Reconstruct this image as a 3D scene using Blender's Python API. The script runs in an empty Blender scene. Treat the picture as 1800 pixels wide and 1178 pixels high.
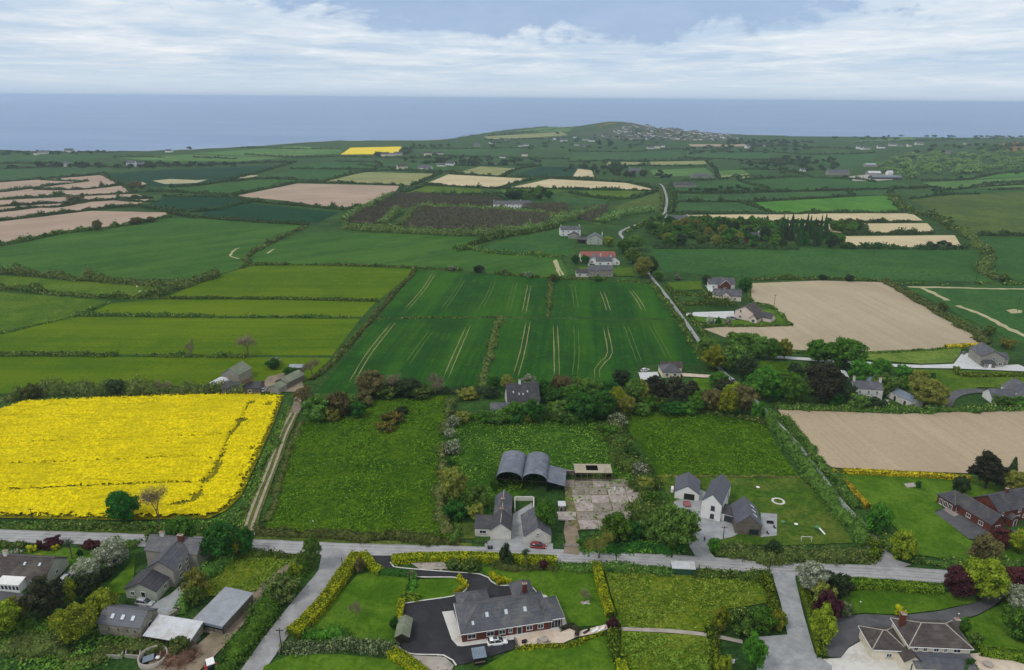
import bpy, bmesh, math, random
import numpy as np
from mathutils import Vector, Matrix, geometry

# ------------------------------------------------------------------ camera, world, sun, exposure
scene = bpy.context.scene
COL = scene.collection
PW, PH, FPX = 1800.0, 1178.0, 1250.0          # photo size and focal length in photo pixels
CAM_H = 115.0
PITCH, ROLL = math.radians(18.42), math.radians(0.46)
Fv = Vector((0, math.cos(PITCH), -math.sin(PITCH)))
Rv = Vector((1, 0, 0))
Uv = Rv.cross(Fv)
EU = Rv * math.cos(ROLL) + Uv * math.sin(ROLL)
EV = -Rv * math.sin(ROLL) + Uv * math.cos(ROLL)
CAMP = Vector((0, 0, CAM_H))
cd = bpy.data.cameras.new("drone_camera")
cam = bpy.data.objects.new("drone_camera", cd)
COL.objects.link(cam)
cam.matrix_world = Matrix(((EU.x, EV.x, -Fv.x, 0), (EU.y, EV.y, -Fv.y, 0), (EU.z, EV.z, -Fv.z, CAM_H), (0, 0, 0, 1)))
cd.sensor_width = 36.0
cd.lens = FPX / PW * 36.0
cd.clip_start, cd.clip_end = 1.0, 200000.0
scene.camera = cam

SUN_EL, SUN_AZ = math.radians(52), math.radians(-125)      # azimuth from +Y (view direction) towards +X
world = bpy.data.worlds.new("World")
scene.world = world
world.use_nodes = True


def build_world():
 nt = world.node_tree
 nt.nodes.clear()
 N, L = nt.nodes.new, nt.links.new
 out = N("ShaderNodeOutputWorld")
 sky = N("ShaderNodeTexSky")
 sky.sky_type = 'NISHITA'
 sky.sun_disc = False
 sky.sun_elevation = SUN_EL
 sky.sun_rotation = SUN_AZ
 sky.air_density, sky.dust_density, sky.ozone_density = 1.0, 1.5, 1.2
 bg_sky = N("ShaderNodeBackground")
 bg_sky.inputs[1].default_value = 0.11
 L(sky.outputs[0], bg_sky.inputs[0])
 tc = N("ShaderNodeTexCoord")
 sep = N("ShaderNodeSeparateXYZ")
 L(tc.outputs['Generated'], sep.inputs[0])

 def math_(op, a, b=None, clamp=False):
  n = N("ShaderNodeMath")
  n.operation = op
  n.use_clamp = clamp
  for i, x in enumerate((a, b)):
   if x is None:
    continue
   if isinstance(x, (int, float)):
    n.inputs[i].default_value = x
   else:
    L(x, n.inputs[i])
  return n.outputs[0]

 def noise_(vec, scale, detail, rough=0.55, dist=0.0):
  n = N("ShaderNodeTexNoise")
  n.inputs['Scale'].default_value = scale
  n.inputs['Detail'].default_value = detail
  n.inputs['Roughness'].default_value = rough
  n.inputs['Distortion'].default_value = dist
  L(vec, n.inputs['Vector'])
  return n.outputs[0]

 def ramp_(fac, stops):
  n = N("ShaderNodeValToRGB")
  el = n.color_ramp.elements
  el[0].position, el[0].color = stops[0][0], (*stops[0][1], 1)
  el[1].position, el[1].color = stops[-1][0], (*stops[-1][1], 1)
  for p, c in stops[1:-1]:
   e = el.new(p)
   e.color = (*c, 1)
  L(fac, n.inputs[0])
  return n.outputs[0]

 def mix_(fac, a, b):
  n = N("ShaderNodeMix")
  n.data_type = 'RGBA'
  if isinstance(fac, (int, float)):
   n.inputs[0].default_value = fac
  else:
   L(fac, n.inputs[0])
  for i, x in ((6, a), (7, b)):
   if isinstance(x, tuple):
    n.inputs[i].default_value = (*x, 1)
   else:
    L(x, n.inputs[i])
  return n.outputs[2]

 # cloud deck: the view direction projected onto a layer (curved a little so that it does not run to infinity)
 z = math_('MAXIMUM', sep.outputs[2], 0.0)
 zz = math_('ADD', z, 0.055)
 comb = N("ShaderNodeCombineXYZ")
 L(math_('DIVIDE', sep.outputs[0], zz), comb.inputs[0])
 L(math_('DIVIDE', sep.outputs[1], zz), comb.inputs[1])
 deck = comb.outputs[0]
 n1 = noise_(deck, 0.42, 9, 0.60, 0.5)
 n2 = noise_(deck, 1.5, 9, 0.66, 0.6)
 # layered veil: pale white bands with thin blue-grey gaps
 veil = ramp_(n1, [(0.38, (0.36, 0.50, 0.68)), (0.47, (0.47, 0.58, 0.72)), (0.55, (0.62, 0.69, 0.77)), (0.64, (0.80, 0.82, 0.85))])
 fine = ramp_(n2, [(0.36, (0.42, 0.54, 0.70)), (0.52, (0.58, 0.66, 0.76)), (0.66, (0.84, 0.85, 0.87))])
 col = mix_(0.40, veil, fine)
 # scattered heavier grey-blue cloud bases
 n3 = noise_(deck, 0.30, 8, 0.58, 0.3)
 hi = N("ShaderNodeMapRange")
 hi.inputs[1].default_value, hi.inputs[2].default_value = 0.06, 0.12
 L(z, hi.inputs[0])
 # the one long cloud base ahead of the drone, flat below and ragged above
 vd = N("ShaderNodeVectorMath")
 vd.operation = 'SUBTRACT'
 vd.inputs[1].default_value = (0.045, 0.99, 0.128)
 L(tc.outputs['Generated'], vd.inputs[0])
 vs = N("ShaderNodeVectorMath")
 vs.operation = 'MULTIPLY'
 vs.inputs[1].default_value = (2.7, 1.0, 20.0)
 L(vd.outputs[0], vs.inputs[0])
 ln = N("ShaderNodeVectorMath")
 ln.operation = 'LENGTH'
 L(vs.outputs[0], ln.inputs[0])
 mp = N("ShaderNodeMapping")
 mp.inputs['Scale'].default_value = (1.0, 1.0, 2.6)
 L(tc.outputs['Generated'], mp.inputs[0])
 nz = noise_(mp.outputs[0], 7.0, 9, 0.62, 0.3)
 big = math_('ADD', math_('SUBTRACT', 1.14, ln.outputs['Value']), math_('MULTIPLY', math_('SUBTRACT', nz, 0.5), 2.6))
 bigm = N("ShaderNodeMapRange")
 bigm.inputs[1].default_value, bigm.inputs[2].default_value = 0.0, 0.22
 L(big, bigm.inputs[0])
 c3 = N("ShaderNodeMapRange")
 c3.inputs[1].default_value, c3.inputs[2].default_value = 0.56, 0.64
 L(n3, c3.inputs[0])
 dark = math_('MAXIMUM', math_('MULTIPLY', math_('MULTIPLY', c3.outputs[0], hi.outputs[0]), 0.6), bigm.outputs[0])
 base = mix_(noise_(mp.outputs[0], 12, 7, 0.6), (0.24, 0.36, 0.56), (0.38, 0.50, 0.68))
 col = mix_(math_('MULTIPLY', dark, 0.92), col, base)
 # milky band of distant air low over the sea
 low = N("ShaderNodeMapRange")
 low.inputs[1].default_value, low.inputs[2].default_value = 0.055, 0.0
 L(sep.outputs[2], low.inputs[0])
 col = mix_(math_('MULTIPLY', low.outputs[0], 0.85), col, (0.56, 0.66, 0.76))
 lw = N("ShaderNodeMapRange")
 lw.inputs[1].default_value, lw.inputs[2].default_value = 0.016, -0.002
 L(sep.outputs[2], lw.inputs[0])
 col = mix_(math_('MULTIPLY', lw.outputs[0], 0.8), col, (0.40, 0.51, 0.67))
 # an overcast sky is brighter overhead than at the horizon
 up = N("ShaderNodeMapRange")
 up.inputs[1].default_value, up.inputs[2].default_value = 0.12, 1.0
 up.inputs[3].default_value, up.inputs[4].default_value = 1.0, ZENITH
 L(z, up.inputs[0])
 nb = N("ShaderNodeMapRange")
 nb.inputs[1].default_value, nb.inputs[2].default_value = 0.14, 0.40
 L(z, nb.inputs[0])
 col = mix_(math_('MULTIPLY', nb.outputs[0], 0.75), col, (0.68, 0.67, 0.65))
 vm = N("ShaderNodeVectorMath")
 vm.operation = 'SCALE'
 L(col, vm.inputs[0])
 L(up.outputs[0], vm.inputs['Scale'])
 col = vm.outputs[0]
 bg_c = N("ShaderNodeBackground")
 bg_c.inputs[1].default_value = CLOUD_GAIN
 L(col, bg_c.inputs[0])
 ms = N("ShaderNodeMixShader")
 ms.inputs[0].default_value = 0.90
 L(bg_sky.outputs[0], ms.inputs[1])
 L(bg_c.outputs[0], ms.inputs[2])
 L(ms.outputs[0], out.inputs[0])


CLOUD_GAIN = 1.10
ZENITH = 1.0
build_world()
sd = bpy.data.lights.new("sun", 'SUN')
sd.energy, sd.angle, sd.color = 1.15, math.radians(12), (1.0, 0.96, 0.90)
sun = bpy.data.objects.new("sun", sd)
COL.objects.link(sun)
sdir = Vector((math.sin(SUN_AZ) * math.cos(SUN_EL), math.cos(SUN_AZ) * math.cos(SUN_EL), math.sin(SUN_EL)))
sun.rotation_euler = sdir.to_track_quat('Z', 'Y').to_euler()
scene.view_settings.view_transform = 'Standard'
scene.view_settings.look = 'None'
scene.view_settings.exposure = 0.1
scene.view_settings.gamma = 1.0
scene.view_settings.use_curve_mapping = False
scene.render.engine = 'CYCLES'
cy = scene.cycles
cy.use_denoising = True
cy.max_bounces, cy.diffuse_bounces, cy.glossy_bounces = 5, 2, 2
cy.transmission_bounces, cy.transparent_max_bounces, cy.volume_bounces = 2, 4, 1
cy.caustics_reflective = cy.caustics_refractive = False
random.seed(7)
RNG = np.random.default_rng(7)


# ------------------------------------------------------------------ terrain and pixel -> place
def sstep(t):
 t = np.clip(t, 0, 1)
 return t * t * (3 - 2 * t)


SEA_Z = -38.0


def h0(x, y):
 z = -36.0 * sstep((y - 350.0) / 1950.0)
 hx, hy = 500.0, 3560.0
 z = z + 36.0 * np.exp(-(((x - hx) / 170.0) ** 2 + ((y - hy) / 330.0) ** 2))
 z = z + 14.0 * np.exp(-(((x - 380.0) / 420.0) ** 2 + ((y - 3500.0) / 420.0) ** 2))
 z = z + 16.0 * np.exp(-(((x - 1500.0) / 420.0) ** 2 + ((y - 2150.0) / 500.0) ** 2))
 return z


def ray(u, v):
 return (Fv * FPX + EU * (u - PW / 2) - EV * (v - PH / 2)).normalized()


def hit(u, v, hf, zoff=0.0):
 d = ray(u, v)
 t0, t = 60.0, 60.0
 while t < 60000:
  p = CAMP + d * t
  if p.z <= hf(p.x, p.y) + zoff:
   break
  t0, t = t, t * 1.02 + 1
 for _ in range(40):
  m = (t0 + t) / 2
  p = CAMP + d * m
  if p.z <= hf(p.x, p.y) + zoff:
   t = m
  else:
   t0 = m
 return CAMP + d * t


COAST = [(-900, 268), (-300, 265), (0, 264), (110, 266), (240, 266), (330, 263), (430, 258), (530, 251), (600, 247), (700, 247), (770, 246),
         (800, 243), (812, 239), (850, 234), (900, 227), (960, 221)]
_cp = [hit(u, v, h0) for u, v in COAST]
_ct = [p.x / p.y for p in _cp] + [0.10, 0.13, 0.17, 0.22, 0.30, 0.40, 0.55, 0.70, 1.2]
_cy = [p.y for p in _cp] + [3750, 3900, 3950, 3650, 3420, 3300, 3300, 3350, 3500]


def coast_y(x, y):
 return np.interp(x / np.maximum(y, 1.0), _ct, _cy)


def h(x, y):
 c = coast_y(x, y)
 return h0(x, y) - 30.0 * sstep((y - c) / 120.0)


def at(u, v):
 p = hit(u, v, h0)
 return Vector((p.x, p.y, float(h0(p.x, p.y))))


def depth_of(p):
 return (Vector(p) - CAMP).dot(Fv)


def ppm(p):                                   # photo pixels per metre at a place
 return FPX / depth_of(p)


def proj(p):
 d = Vector(p) - CAMP
 k = FPX / d.dot(Fv)
 return PW / 2 + d.dot(EU) * k, PH / 2 - d.dot(EV) * k


def height_for(p, vtop):                      # height above p that reaches image row vtop
 lo, hi = 0.0, 90.0
 for _ in range(30):
  m = (lo + hi) / 2
  if proj((p[0], p[1], p[2] + m))[1] > vtop:
   lo = m
  else:
   hi = m
 return lo


# ------------------------------------------------------------------ materials
KLIN = 0.95


def C(r, g, b, k=None):
 def f(c):
  c /= 255.0
  return (c / 12.92 if c <= 0.04045 else ((c + 0.055) / 1.055) ** 2.4) / (k or KLIN)
 return (f(r), f(g), f(b))


MATS = {}


class NT:
 def __init__(s, name):
  s.m = bpy.data.materials.new(name)
  s.m.use_nodes = True
  s.t = s.m.node_tree
  s.t.nodes.clear()
  s.out = s.t.nodes.new("ShaderNodeOutputMaterial")
  s.co = s.t.nodes.new("ShaderNodeTexCoord").outputs['Object']

 def n(s, t):
  return s.t.nodes.new(t)

 def l(s, a, b):
  s.t.links.new(a, b)

 def map(s, scale=(1, 1, 1), rot=0.0, vec=None):
  m = s.n("ShaderNodeMapping")
  m.inputs['Rotation'].default_value = (0, 0, rot)
  s.l(vec or s.co, m.inputs[0])
  m2 = s.n("ShaderNodeMapping")
  m2.inputs['Scale'].default_value = scale
  s.l(m.outputs[0], m2.inputs[0])
  return m2.outputs[0]

 def noise(s, scale, detail=3, rough=0.6, vec=None, dist=0.0):
  n = s.n("ShaderNodeTexNoise")
  n.inputs['Scale'].default_value = scale
  n.inputs['Detail'].default_value = detail
  n.inputs['Roughness'].default_value = rough
  n.inputs['Distortion'].default_value = dist
  s.l(vec or s.co, n.inputs['Vector'])
  return n.outputs[0]

 def rng(s, fac, a, b, lo=0.0, hi=1.0):
  n = s.n("ShaderNodeMapRange")
  n.inputs[1].default_value, n.inputs[2].default_value = a, b
  n.inputs[3].default_value, n.inputs[4].default_value = lo, hi
  s.l(fac, n.inputs[0])
  return n.outputs[0]

 def mix(s, fac, a, b, mode='MIX'):
  n = s.n("ShaderNodeMix")
  n.data_type = 'RGBA'
  n.blend_type = mode
  if isinstance(fac, (int, float)):
   n.inputs[0].default_value = fac
  else:
   s.l(fac, n.inputs[0])
  for i, x in ((6, a), (7, b)):
   if isinstance(x, (tuple, list)):
    n.inputs[i].default_value = (x[0], x[1], x[2], 1)
   else:
    s.l(x, n.inputs[i])
  return n.outputs[2]

 def bump(s, hgt, strength, dist):
  n = s.n("ShaderNodeBump")
  n.inputs['Strength'].default_value = strength
  n.inputs['Distance'].default_value = dist
  s.l(hgt, n.inputs['Height'])
  return n.outputs[0]

 def bsdf(s, col, rough=0.9, spec=0.15, normal=None, metal=0.0):
  b = s.n("ShaderNodeBsdfPrincipled")
  if isinstance(col, (tuple, list)):
   b.inputs['Base Color'].default_value = (col[0], col[1], col[2], 1)
  else:
   s.l(col, b.inputs['Base Color'])
  b.inputs['Roughness'].default_value = rough
  b.inputs['Specular IOR Level'].default_value = spec
  b.inputs['Metallic'].default_value = metal
  if normal is not None:
   s.l(normal, b.inputs['Normal'])
  s.l(b.outputs[0], s.out.inputs[0])
  return b


def shade(c, k):
 return (c[0] * k, c[1] * k, c[2] * k)


def mat_grass(name, a, b=None, c=None, patch=0.02, tuft=0.9, rows=None, bump=0.6, mott=0.8):
 """growing field: base colour a, lighter patches b, dark tufts c; rows = (angle, spacing) gives drill rows"""
 if name in MATS:
  return MATS[name]
 a = (a[0] * 1.12, a[1] * 0.98, a[2])
 b = b or (a[0] * 1.5, a[1] * 1.22, a[2] * 1.1)
 c = c or shade(a, 0.62)
 t = NT(name)
 col = t.mix(t.rng(t.noise(patch, 4, 0.6, dist=0.4), 0.42, 0.66), a, b)
 f = t.noise(tuft, 4, 0.7)
 col = t.mix(t.rng(f, 0.45, 0.60, 0, mott), col, c)
 f2 = t.noise(tuft * 0.16, 5, 0.7, dist=0.6)
 col = t.mix(t.rng(f2, 0.48, 0.62, 0, 0.65), col, shade(b, 0.95))
 col = t.mix(t.rng(t.noise(patch * 3.1, 6, 0.65, dist=0.5), 0.47, 0.62, 0, 0.6), col, c)
 col = t.mix(t.rng(t.noise(tuft * 2.2, 3, 0.7), 0.48, 0.62, 0, mott * 0.7), col, shade(c, 0.62))
 if rows:
  ang, sp = rows
  vec = t.map((1.0 / sp, 0.012, 1), -ang)
  r = t.noise(1.0, 2, 0.5, vec=vec)
  col = t.mix(t.rng(r, 0.42, 0.62, 0, 0.55), col, shade(c, 0.95))
  vec = t.map((0.12 / sp, 0.004, 1), -ang)
  r = t.noise(1.0, 3, 0.5, vec=vec)
  col = t.mix(t.rng(r, 0.48, 0.66, 0, 0.5), col, b)
 nb = t.bump(t.noise(tuft * 1.6, 3, 0.7), bump, 0.6)
 t.bsdf(col, 0.95, 0.08, nb)
 MATS[name] = t.m
 return t.m


def mat_soil(name, a, b, ang=0.0, sp=1.2):
 if name in MATS:
  return MATS[name]
 t = NT(name)
 col = t.mix(t.rng(t.noise(0.012, 4, 0.55, dist=0.5), 0.40, 0.62), a, b)
 vec = t.map((1.0 / sp, 0.015, 1), -ang)
 col = t.mix(t.rng(t.noise(1.0, 3, 0.6, vec=vec), 0.45, 0.65, 0, 0.26), col, shade(a, 0.76))
 vec = t.map((0.16 / sp, 0.006, 1), -ang)
 col = t.mix(t.rng(t.noise(1.0, 3, 0.6, vec=vec), 0.50, 0.66, 0, 0.45), col, shade(b, 1.10))
 col = t.mix(t.rng(t.noise(0.8, 5, 0.7), 0.45, 0.7, 0, 0.35), col, shade(a, 0.7))
 t.bsdf(col, 0.97, 0.05, t.bump(t.noise(1.3, 4, 0.7), 0.5, 0.2))
 MATS[name] = t.m
 return t.m


def mat_plain(name, a, var=0.25, scale=1.5, rough=0.85, spec=0.2, bump=0.25, metal=0.0, fine=8.0, stain=None):
 if name in MATS:
  return MATS[name]
 t = NT(name)
 col = t.mix(t.rng(t.noise(scale, 4, 0.65), 0.35, 0.68), shade(a, 1 - var), shade(a, 1 + var * 0.6))
 col = t.mix(t.rng(t.noise(scale * fine, 3, 0.7), 0.4, 0.7, 0, 0.5), col, shade(a, 1 - var))
 if stain:
  col = t.mix(t.rng(t.noise(scale * 0.45, 6, 0.7, dist=0.8), 0.50, 0.66, 0, 0.8), col, stain)
 t.bsdf(col, rough, spec, t.bump(t.noise(scale * fine, 3, 0.6), bump, 0.05), metal)
 MATS[name] = t.m
 return t.m


def mat_rows(name, a, b, wave, axis='X', rough=0.7, spec=0.3, bump=0.5, dist=0.05, grime=None, metal=0.0, along='Z'):
 """slates, bricks, corrugation: bands of spacing wave (m)"""
 if name in MATS:
  return MATS[name]
 t = NT(name)
 w = t.n("ShaderNodeTexWave")
 w.bands_direction = axis
 w.inputs['Scale'].default_value = 1.0 / wave / 2.0 * 0.64
 w.inputs['Distortion'].default_value = 0.6
 w.inputs['Detail'].default_value = 2
 t.l(t.co, w.inputs[0])
 col = t.mix(t.rng(t.noise(0.5, 5, 0.65), 0.38, 0.66), a, b)
 col = t.mix(t.rng(t.noise(3.2, 3, 0.8), 0.42, 0.7, 0, 0.7), col, shade(a, 0.72))
 col = t.mix(t.rng(w.outputs[1], 0.55, 1.0, 0, 0.35), col, shade(a, 0.6))
 if grime:
  col = t.mix(t.rng(t.noise(0.35, 6, 0.72, dist=0.7), 0.48, 0.68, 0, 0.75), col, grime)
 t.bsdf(col, rough, spec, t.bump(w.outputs[1], bump, dist), metal)
 MATS[name] = t.m
 return t.m


def mat_flat(name, a, rough=0.5, spec=0.4, metal=0.0, coat=0.0):
 if name in MATS:
  return MATS[name]
 t = NT(name)
 col = t.mix(t.rng(t.noise(2.5, 3, 0.6), 0.35, 0.7), shade(a, 0.88), shade(a, 1.06))
 b = t.bsdf(col, rough, spec, None, metal)
 b.inputs['Coat Weight'].default_value = coat
 MATS[name] = t.m
 return t.m


def mat_leaf(name, dark, light, odd=None, oddf=0.0, rnd=0.25, trans=0.22):
 """foliage: every leaf its own tone, light and dark clumps, each plant slightly different"""
 if name in MATS:
  return MATS[name]
 t = NT(name)
 g = t.n("ShaderNodeNewGeometry")
 oi = t.n("ShaderNodeObjectInfo")
 cl = t.noise(0.62, 3, 0.6)
 av = t.n("ShaderNodeMath")
 av.operation = 'MULTIPLY_ADD'
 av.inputs[1].default_value = 0.45
 t.l(g.outputs['Random Per Island'], av.inputs[0])
 t.l(t.rng(cl, 0.34, 0.66, -0.1, 0.65), av.inputs[2])
 av.use_clamp = True
 col = t.mix(av.outputs[0], shade(dark, 0.85), shade(light, 1.08))
 if odd:
  wn = t.n("ShaderNodeTexWhiteNoise")
  wn.noise_dimensions = '1D'
  t.l(g.outputs['Random Per Island'], wn.inputs['W'])
  st = t.n("ShaderNodeMath")
  st.operation = 'LESS_THAN'
  st.inputs[1].default_value = oddf
  t.l(wn.outputs[0], st.inputs[0])
  col = t.mix(st.outputs[0], col, odd)
 hv = t.n("ShaderNodeHueSaturation")
 t.l(t.rng(oi.outputs['Random'], 0, 1, 0.485, 0.515), hv.inputs['Hue'])
 t.l(t.rng(oi.outputs['Random'], 0, 1, 1 - rnd, 1 + rnd), hv.inputs['Value'])
 t.l(col, hv.inputs['Color'])
 col = hv.outputs[0]
 b = t.bsdf(col, 0.75, 0.12)
 tr = t.n("ShaderNodeBsdfTranslucent")
 t.l(col, tr.inputs[0])
 ms = t.n("ShaderNodeMixShader")
 ms.inputs[0].default_value = trans
 t.l(b.outputs[0], ms.inputs[1])
 t.l(tr.outputs[0], ms.inputs[2])
 t.l(ms.outputs[0], t.out.inputs[0])
 MATS[name] = t.m
 return t.m


# ------------------------------------------------------------------ object helpers
def tag(o, label=None, cat=None, group=None, kind=None):
 if label:
  o["label"] = label
 if cat:
  o["category"] = cat
 if group:
  o["group"] = group
 if kind:
  o["kind"] = kind
 return o


def mesh_np(name, verts, quads=None, tris=None):
 me = bpy.data.meshes.new(name)
 verts = np.asarray(verts, dtype=np.float32).reshape(-1, 3)
 nq = 0 if quads is None else len(quads)
 nt_ = 0 if tris is None else len(tris)
 me.vertices.add(len(verts))
 me.vertices.foreach_set("co", verts.ravel())
 li = []
 if nq:
  li.append(np.asarray(quads, dtype=np.int32).ravel())
 if nt_:
  li.append(np.asarray(tris, dtype=np.int32).ravel())
 li = np.concatenate(li)
 me.loops.add(len(li))
 me.loops.foreach_set("vertex_index", li)
 me.polygons.add(nq + nt_)
 st = np.concatenate([np.arange(nq) * 4, nq * 4 + np.arange(nt_) * 3]).astype(np.int32)
 me.polygons.foreach_set("loop_start", st)
 me.update(calc_edges=True)
 return me


def link(name, me, m=None, parent=None, loc=None):
 o = bpy.data.objects.new(name, me)
 COL.objects.link(o)
 if m is not None and me is not None and not me.materials:
  me.materials.append(m)
 if parent is not None:
  o.parent = parent
 if loc is not None:
  o.location = loc
 return o


def empty(name, loc=(0, 0, 0), rz=0.0):
 o = bpy.data.objects.new(name, None)
 COL.objects.link(o)
 o.location = loc
 o.rotation_euler = (0, 0, rz)
 o.empty_display_size = 0.5
 return o


def smooth(me):
 me.polygons.foreach_set("use_smooth", np.ones(len(me.polygons), dtype=bool))
 return me


LAYER = [0]


def poly_mesh(name, pts, grid, zfun):
 """triangulated sheet over a ground polygon (list of xy), subdivided by a grid and draped with zfun"""
 xs, ys = [p[0] for p in pts], [p[1] for p in pts]
 vs, n = [Vector((p[0], p[1])) for p in pts], len(pts)
 # resample long edges
 rv = []
 for i in range(n):
  a, b = vs[i], vs[(i + 1) % n]
  k = max(1, int((b - a).length / grid))
  rv += [a.lerp(b, j / k) for j in range(k)]
 m = len(rv)
 edges = [(i, (i + 1) % m) for i in range(m)]
 gx = np.arange(min(xs) + grid / 2, max(xs), grid)
 gy = np.arange(min(ys) + grid / 2, max(ys), grid)
 P = np.array([(v.x, v.y) for v in rv])
 GX, GY = np.meshgrid(gx, gy)
 q = np.stack([GX.ravel(), GY.ravel()], 1)
 if len(q):
  inside = np.zeros(len(q), bool)
  j = m - 1
  for i in range(m):
   c = ((P[i, 1] > q[:, 1]) != (P[j, 1] > q[:, 1])) & (q[:, 0] < (P[j, 0] - P[i, 0]) * (q[:, 1] - P[i, 1]) / (P[j, 1] - P[i, 1] + 1e-12) + P[i, 0])
   inside ^= c
   j = i
  q = q[inside]
 allv = rv + [Vector((a, b)) for a, b in q]
 out = geometry.delaunay_2d_cdt(allv, edges, [list(range(m))], 1, 1e-4)
 V = np.array([(v.x, v.y) for v in out[0]])
 Z = zfun(V[:, 0], V[:, 1])
 T = []
 for f in out[2]:
  for k in range(1, len(f) - 1):
   T.append((f[0], f[k], f[k + 1]))
 T = np.array(T)
 a, b, c = V[T[:, 0]], V[T[:, 1]], V[T[:, 2]]
 cr = (b[:, 0] - a[:, 0]) * (c[:, 1] - a[:, 1]) - (b[:, 1] - a[:, 1]) * (c[:, 0] - a[:, 0])
 T[cr < 0] = T[cr < 0][:, ::-1]
 me = mesh_np(name, np.column_stack([V, Z]), None, T)
 return smooth(me)


def lift(y, k):
 return (0.02 + 0.004 * k) * (1.0 + np.maximum(y - 150.0, 0) / 700.0)


def sheet(name, px, m, label=None, cat=None, grid=None, parent=None, world_pts=None):
 pts = world_pts or [tuple(at(u, v)[:2]) for u, v in px]
 ys = [p[1] for p in pts]
 xs = [p[0] for p in pts]
 g = grid or max(6.0, max(max(xs) - min(xs), max(ys) - min(ys)) / 16)
 LAYER[0] += 1
 k = LAYER[0] * 0.4
 me = poly_mesh(name, pts, g, lambda x, y: h(x, y) + lift(y, k))
 o = link(name, me, m, parent)
 if parent is None:
  tag(o, label, cat, None, "structure")
 return o


def spline(P, step):
 """Catmull-Rom through xy points, resampled roughly every step metres"""
 P = [Vector((p[0], p[1])) for p in P]
 if len(P) == 2:
  k = max(1, int((P[1] - P[0]).length / step))
  return [P[0].lerp(P[1], i / k) for i in range(k + 1)]
 out = []
 for i in range(len(P) - 1):
  a, b = P[i], P[i + 1]
  p0 = P[i - 1] if i else a * 2 - b
  p3 = P[i + 2] if i + 2 < len(P) else b * 2 - a
  k = max(1, int((b - a).length / step))
  for j in range(k):
   t = j / k
   out.append(0.5 * ((2 * a) + (b - p0) * t + (2 * p0 - 5 * a + 4 * b - p3) * t * t + (3 * a - p0 - 3 * b + p3) * t ** 3))
 out.append(P[-1])
 return out


def ribbon(name, px, width, m, label=None, cat=None, parent=None, step=4.0, wob=0.0, world_pts=None, extra=0, curved=True):
 P = world_pts or [at(u, v)[:2] for u, v in px]
 L = spline(P, step) if curved else [Vector((p[0], p[1])) for p in P]
 LAYER[0] += 1
 k = LAYER[0] * 0.4 + extra
 V, Q = [], []
 n = len(L)
 for i, p in enumerate(L):
  d = (L[min(i + 1, n - 1)] - L[max(i - 1, 0)]).normalized()
  s = Vector((-d.y, d.x))
  w = (width(i / max(n - 1, 1)) if callable(width) else width) * 0.5
  for sgn in (-1, 0, 1):
   ww = w + (random.uniform(-wob, wob) if sgn else 0)
   q = p + s * ww * sgn
   V.append((q.x, q.y, float(h(q.x, q.y)) + float(lift(q.y, k))))
  if i:
   b = (i - 1) * 3
   Q += [(b + 1, b, b + 3, b + 4), (b + 2, b + 1, b + 4, b + 5)]
 o = link(name, smooth(mesh_np(name, V, Q)), m, parent)
 if parent is None:
  tag(o, label, cat, None, "structure")
 return o


# ------------------------------------------------------------------ ground, sea, coast
G = dict(
 base=mat_grass("rough_ground", C(50, 84, 34), C(72, 104, 44), C(32, 58, 26), 0.012, 0.5),
 verge=mat_grass("verge_grass", C(84, 104, 40), C(112, 122, 58), C(50, 74, 28), 0.05, 1.0),
 lawn=mat_grass("lawn_grass", C(68, 106, 18), C(96, 126, 36), C(50, 86, 12), 0.05, 0.8, bump=0.25, mott=0.55),
 rape=mat_grass("rape_stalks", C(120, 118, 20), C(160, 150, 20), C(70, 84, 20), 0.05, 1.0),
)


def build_ground():
 ys = np.concatenate([np.linspace(10, 120, 8), np.geomspace(130, 4600, 170)])
 ts = np.linspace(-1, 1, 141)
 X = np.array([[t * (0.98 * y + 160) for t in ts] for y in ys])
 Y = np.repeat(ys[:, None], len(ts), 1)
 Z = h(X, Y)
 nr, nc = X.shape
 idx = np.arange(nr * nc).reshape(nr, nc)
 q = np.stack([idx[:-1, :-1], idx[:-1, 1:], idx[1:, 1:], idx[1:, :-1]], -1).reshape(-1, 4)
 me = mesh_np("ground", np.stack([X, Y, Z], -1).reshape(-1, 3), q)
 tag(link("ground", smooth(me), G["base"]), "rough green farmland running from the gardens to the coast", "ground", None, "structure")


build_ground()


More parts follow.
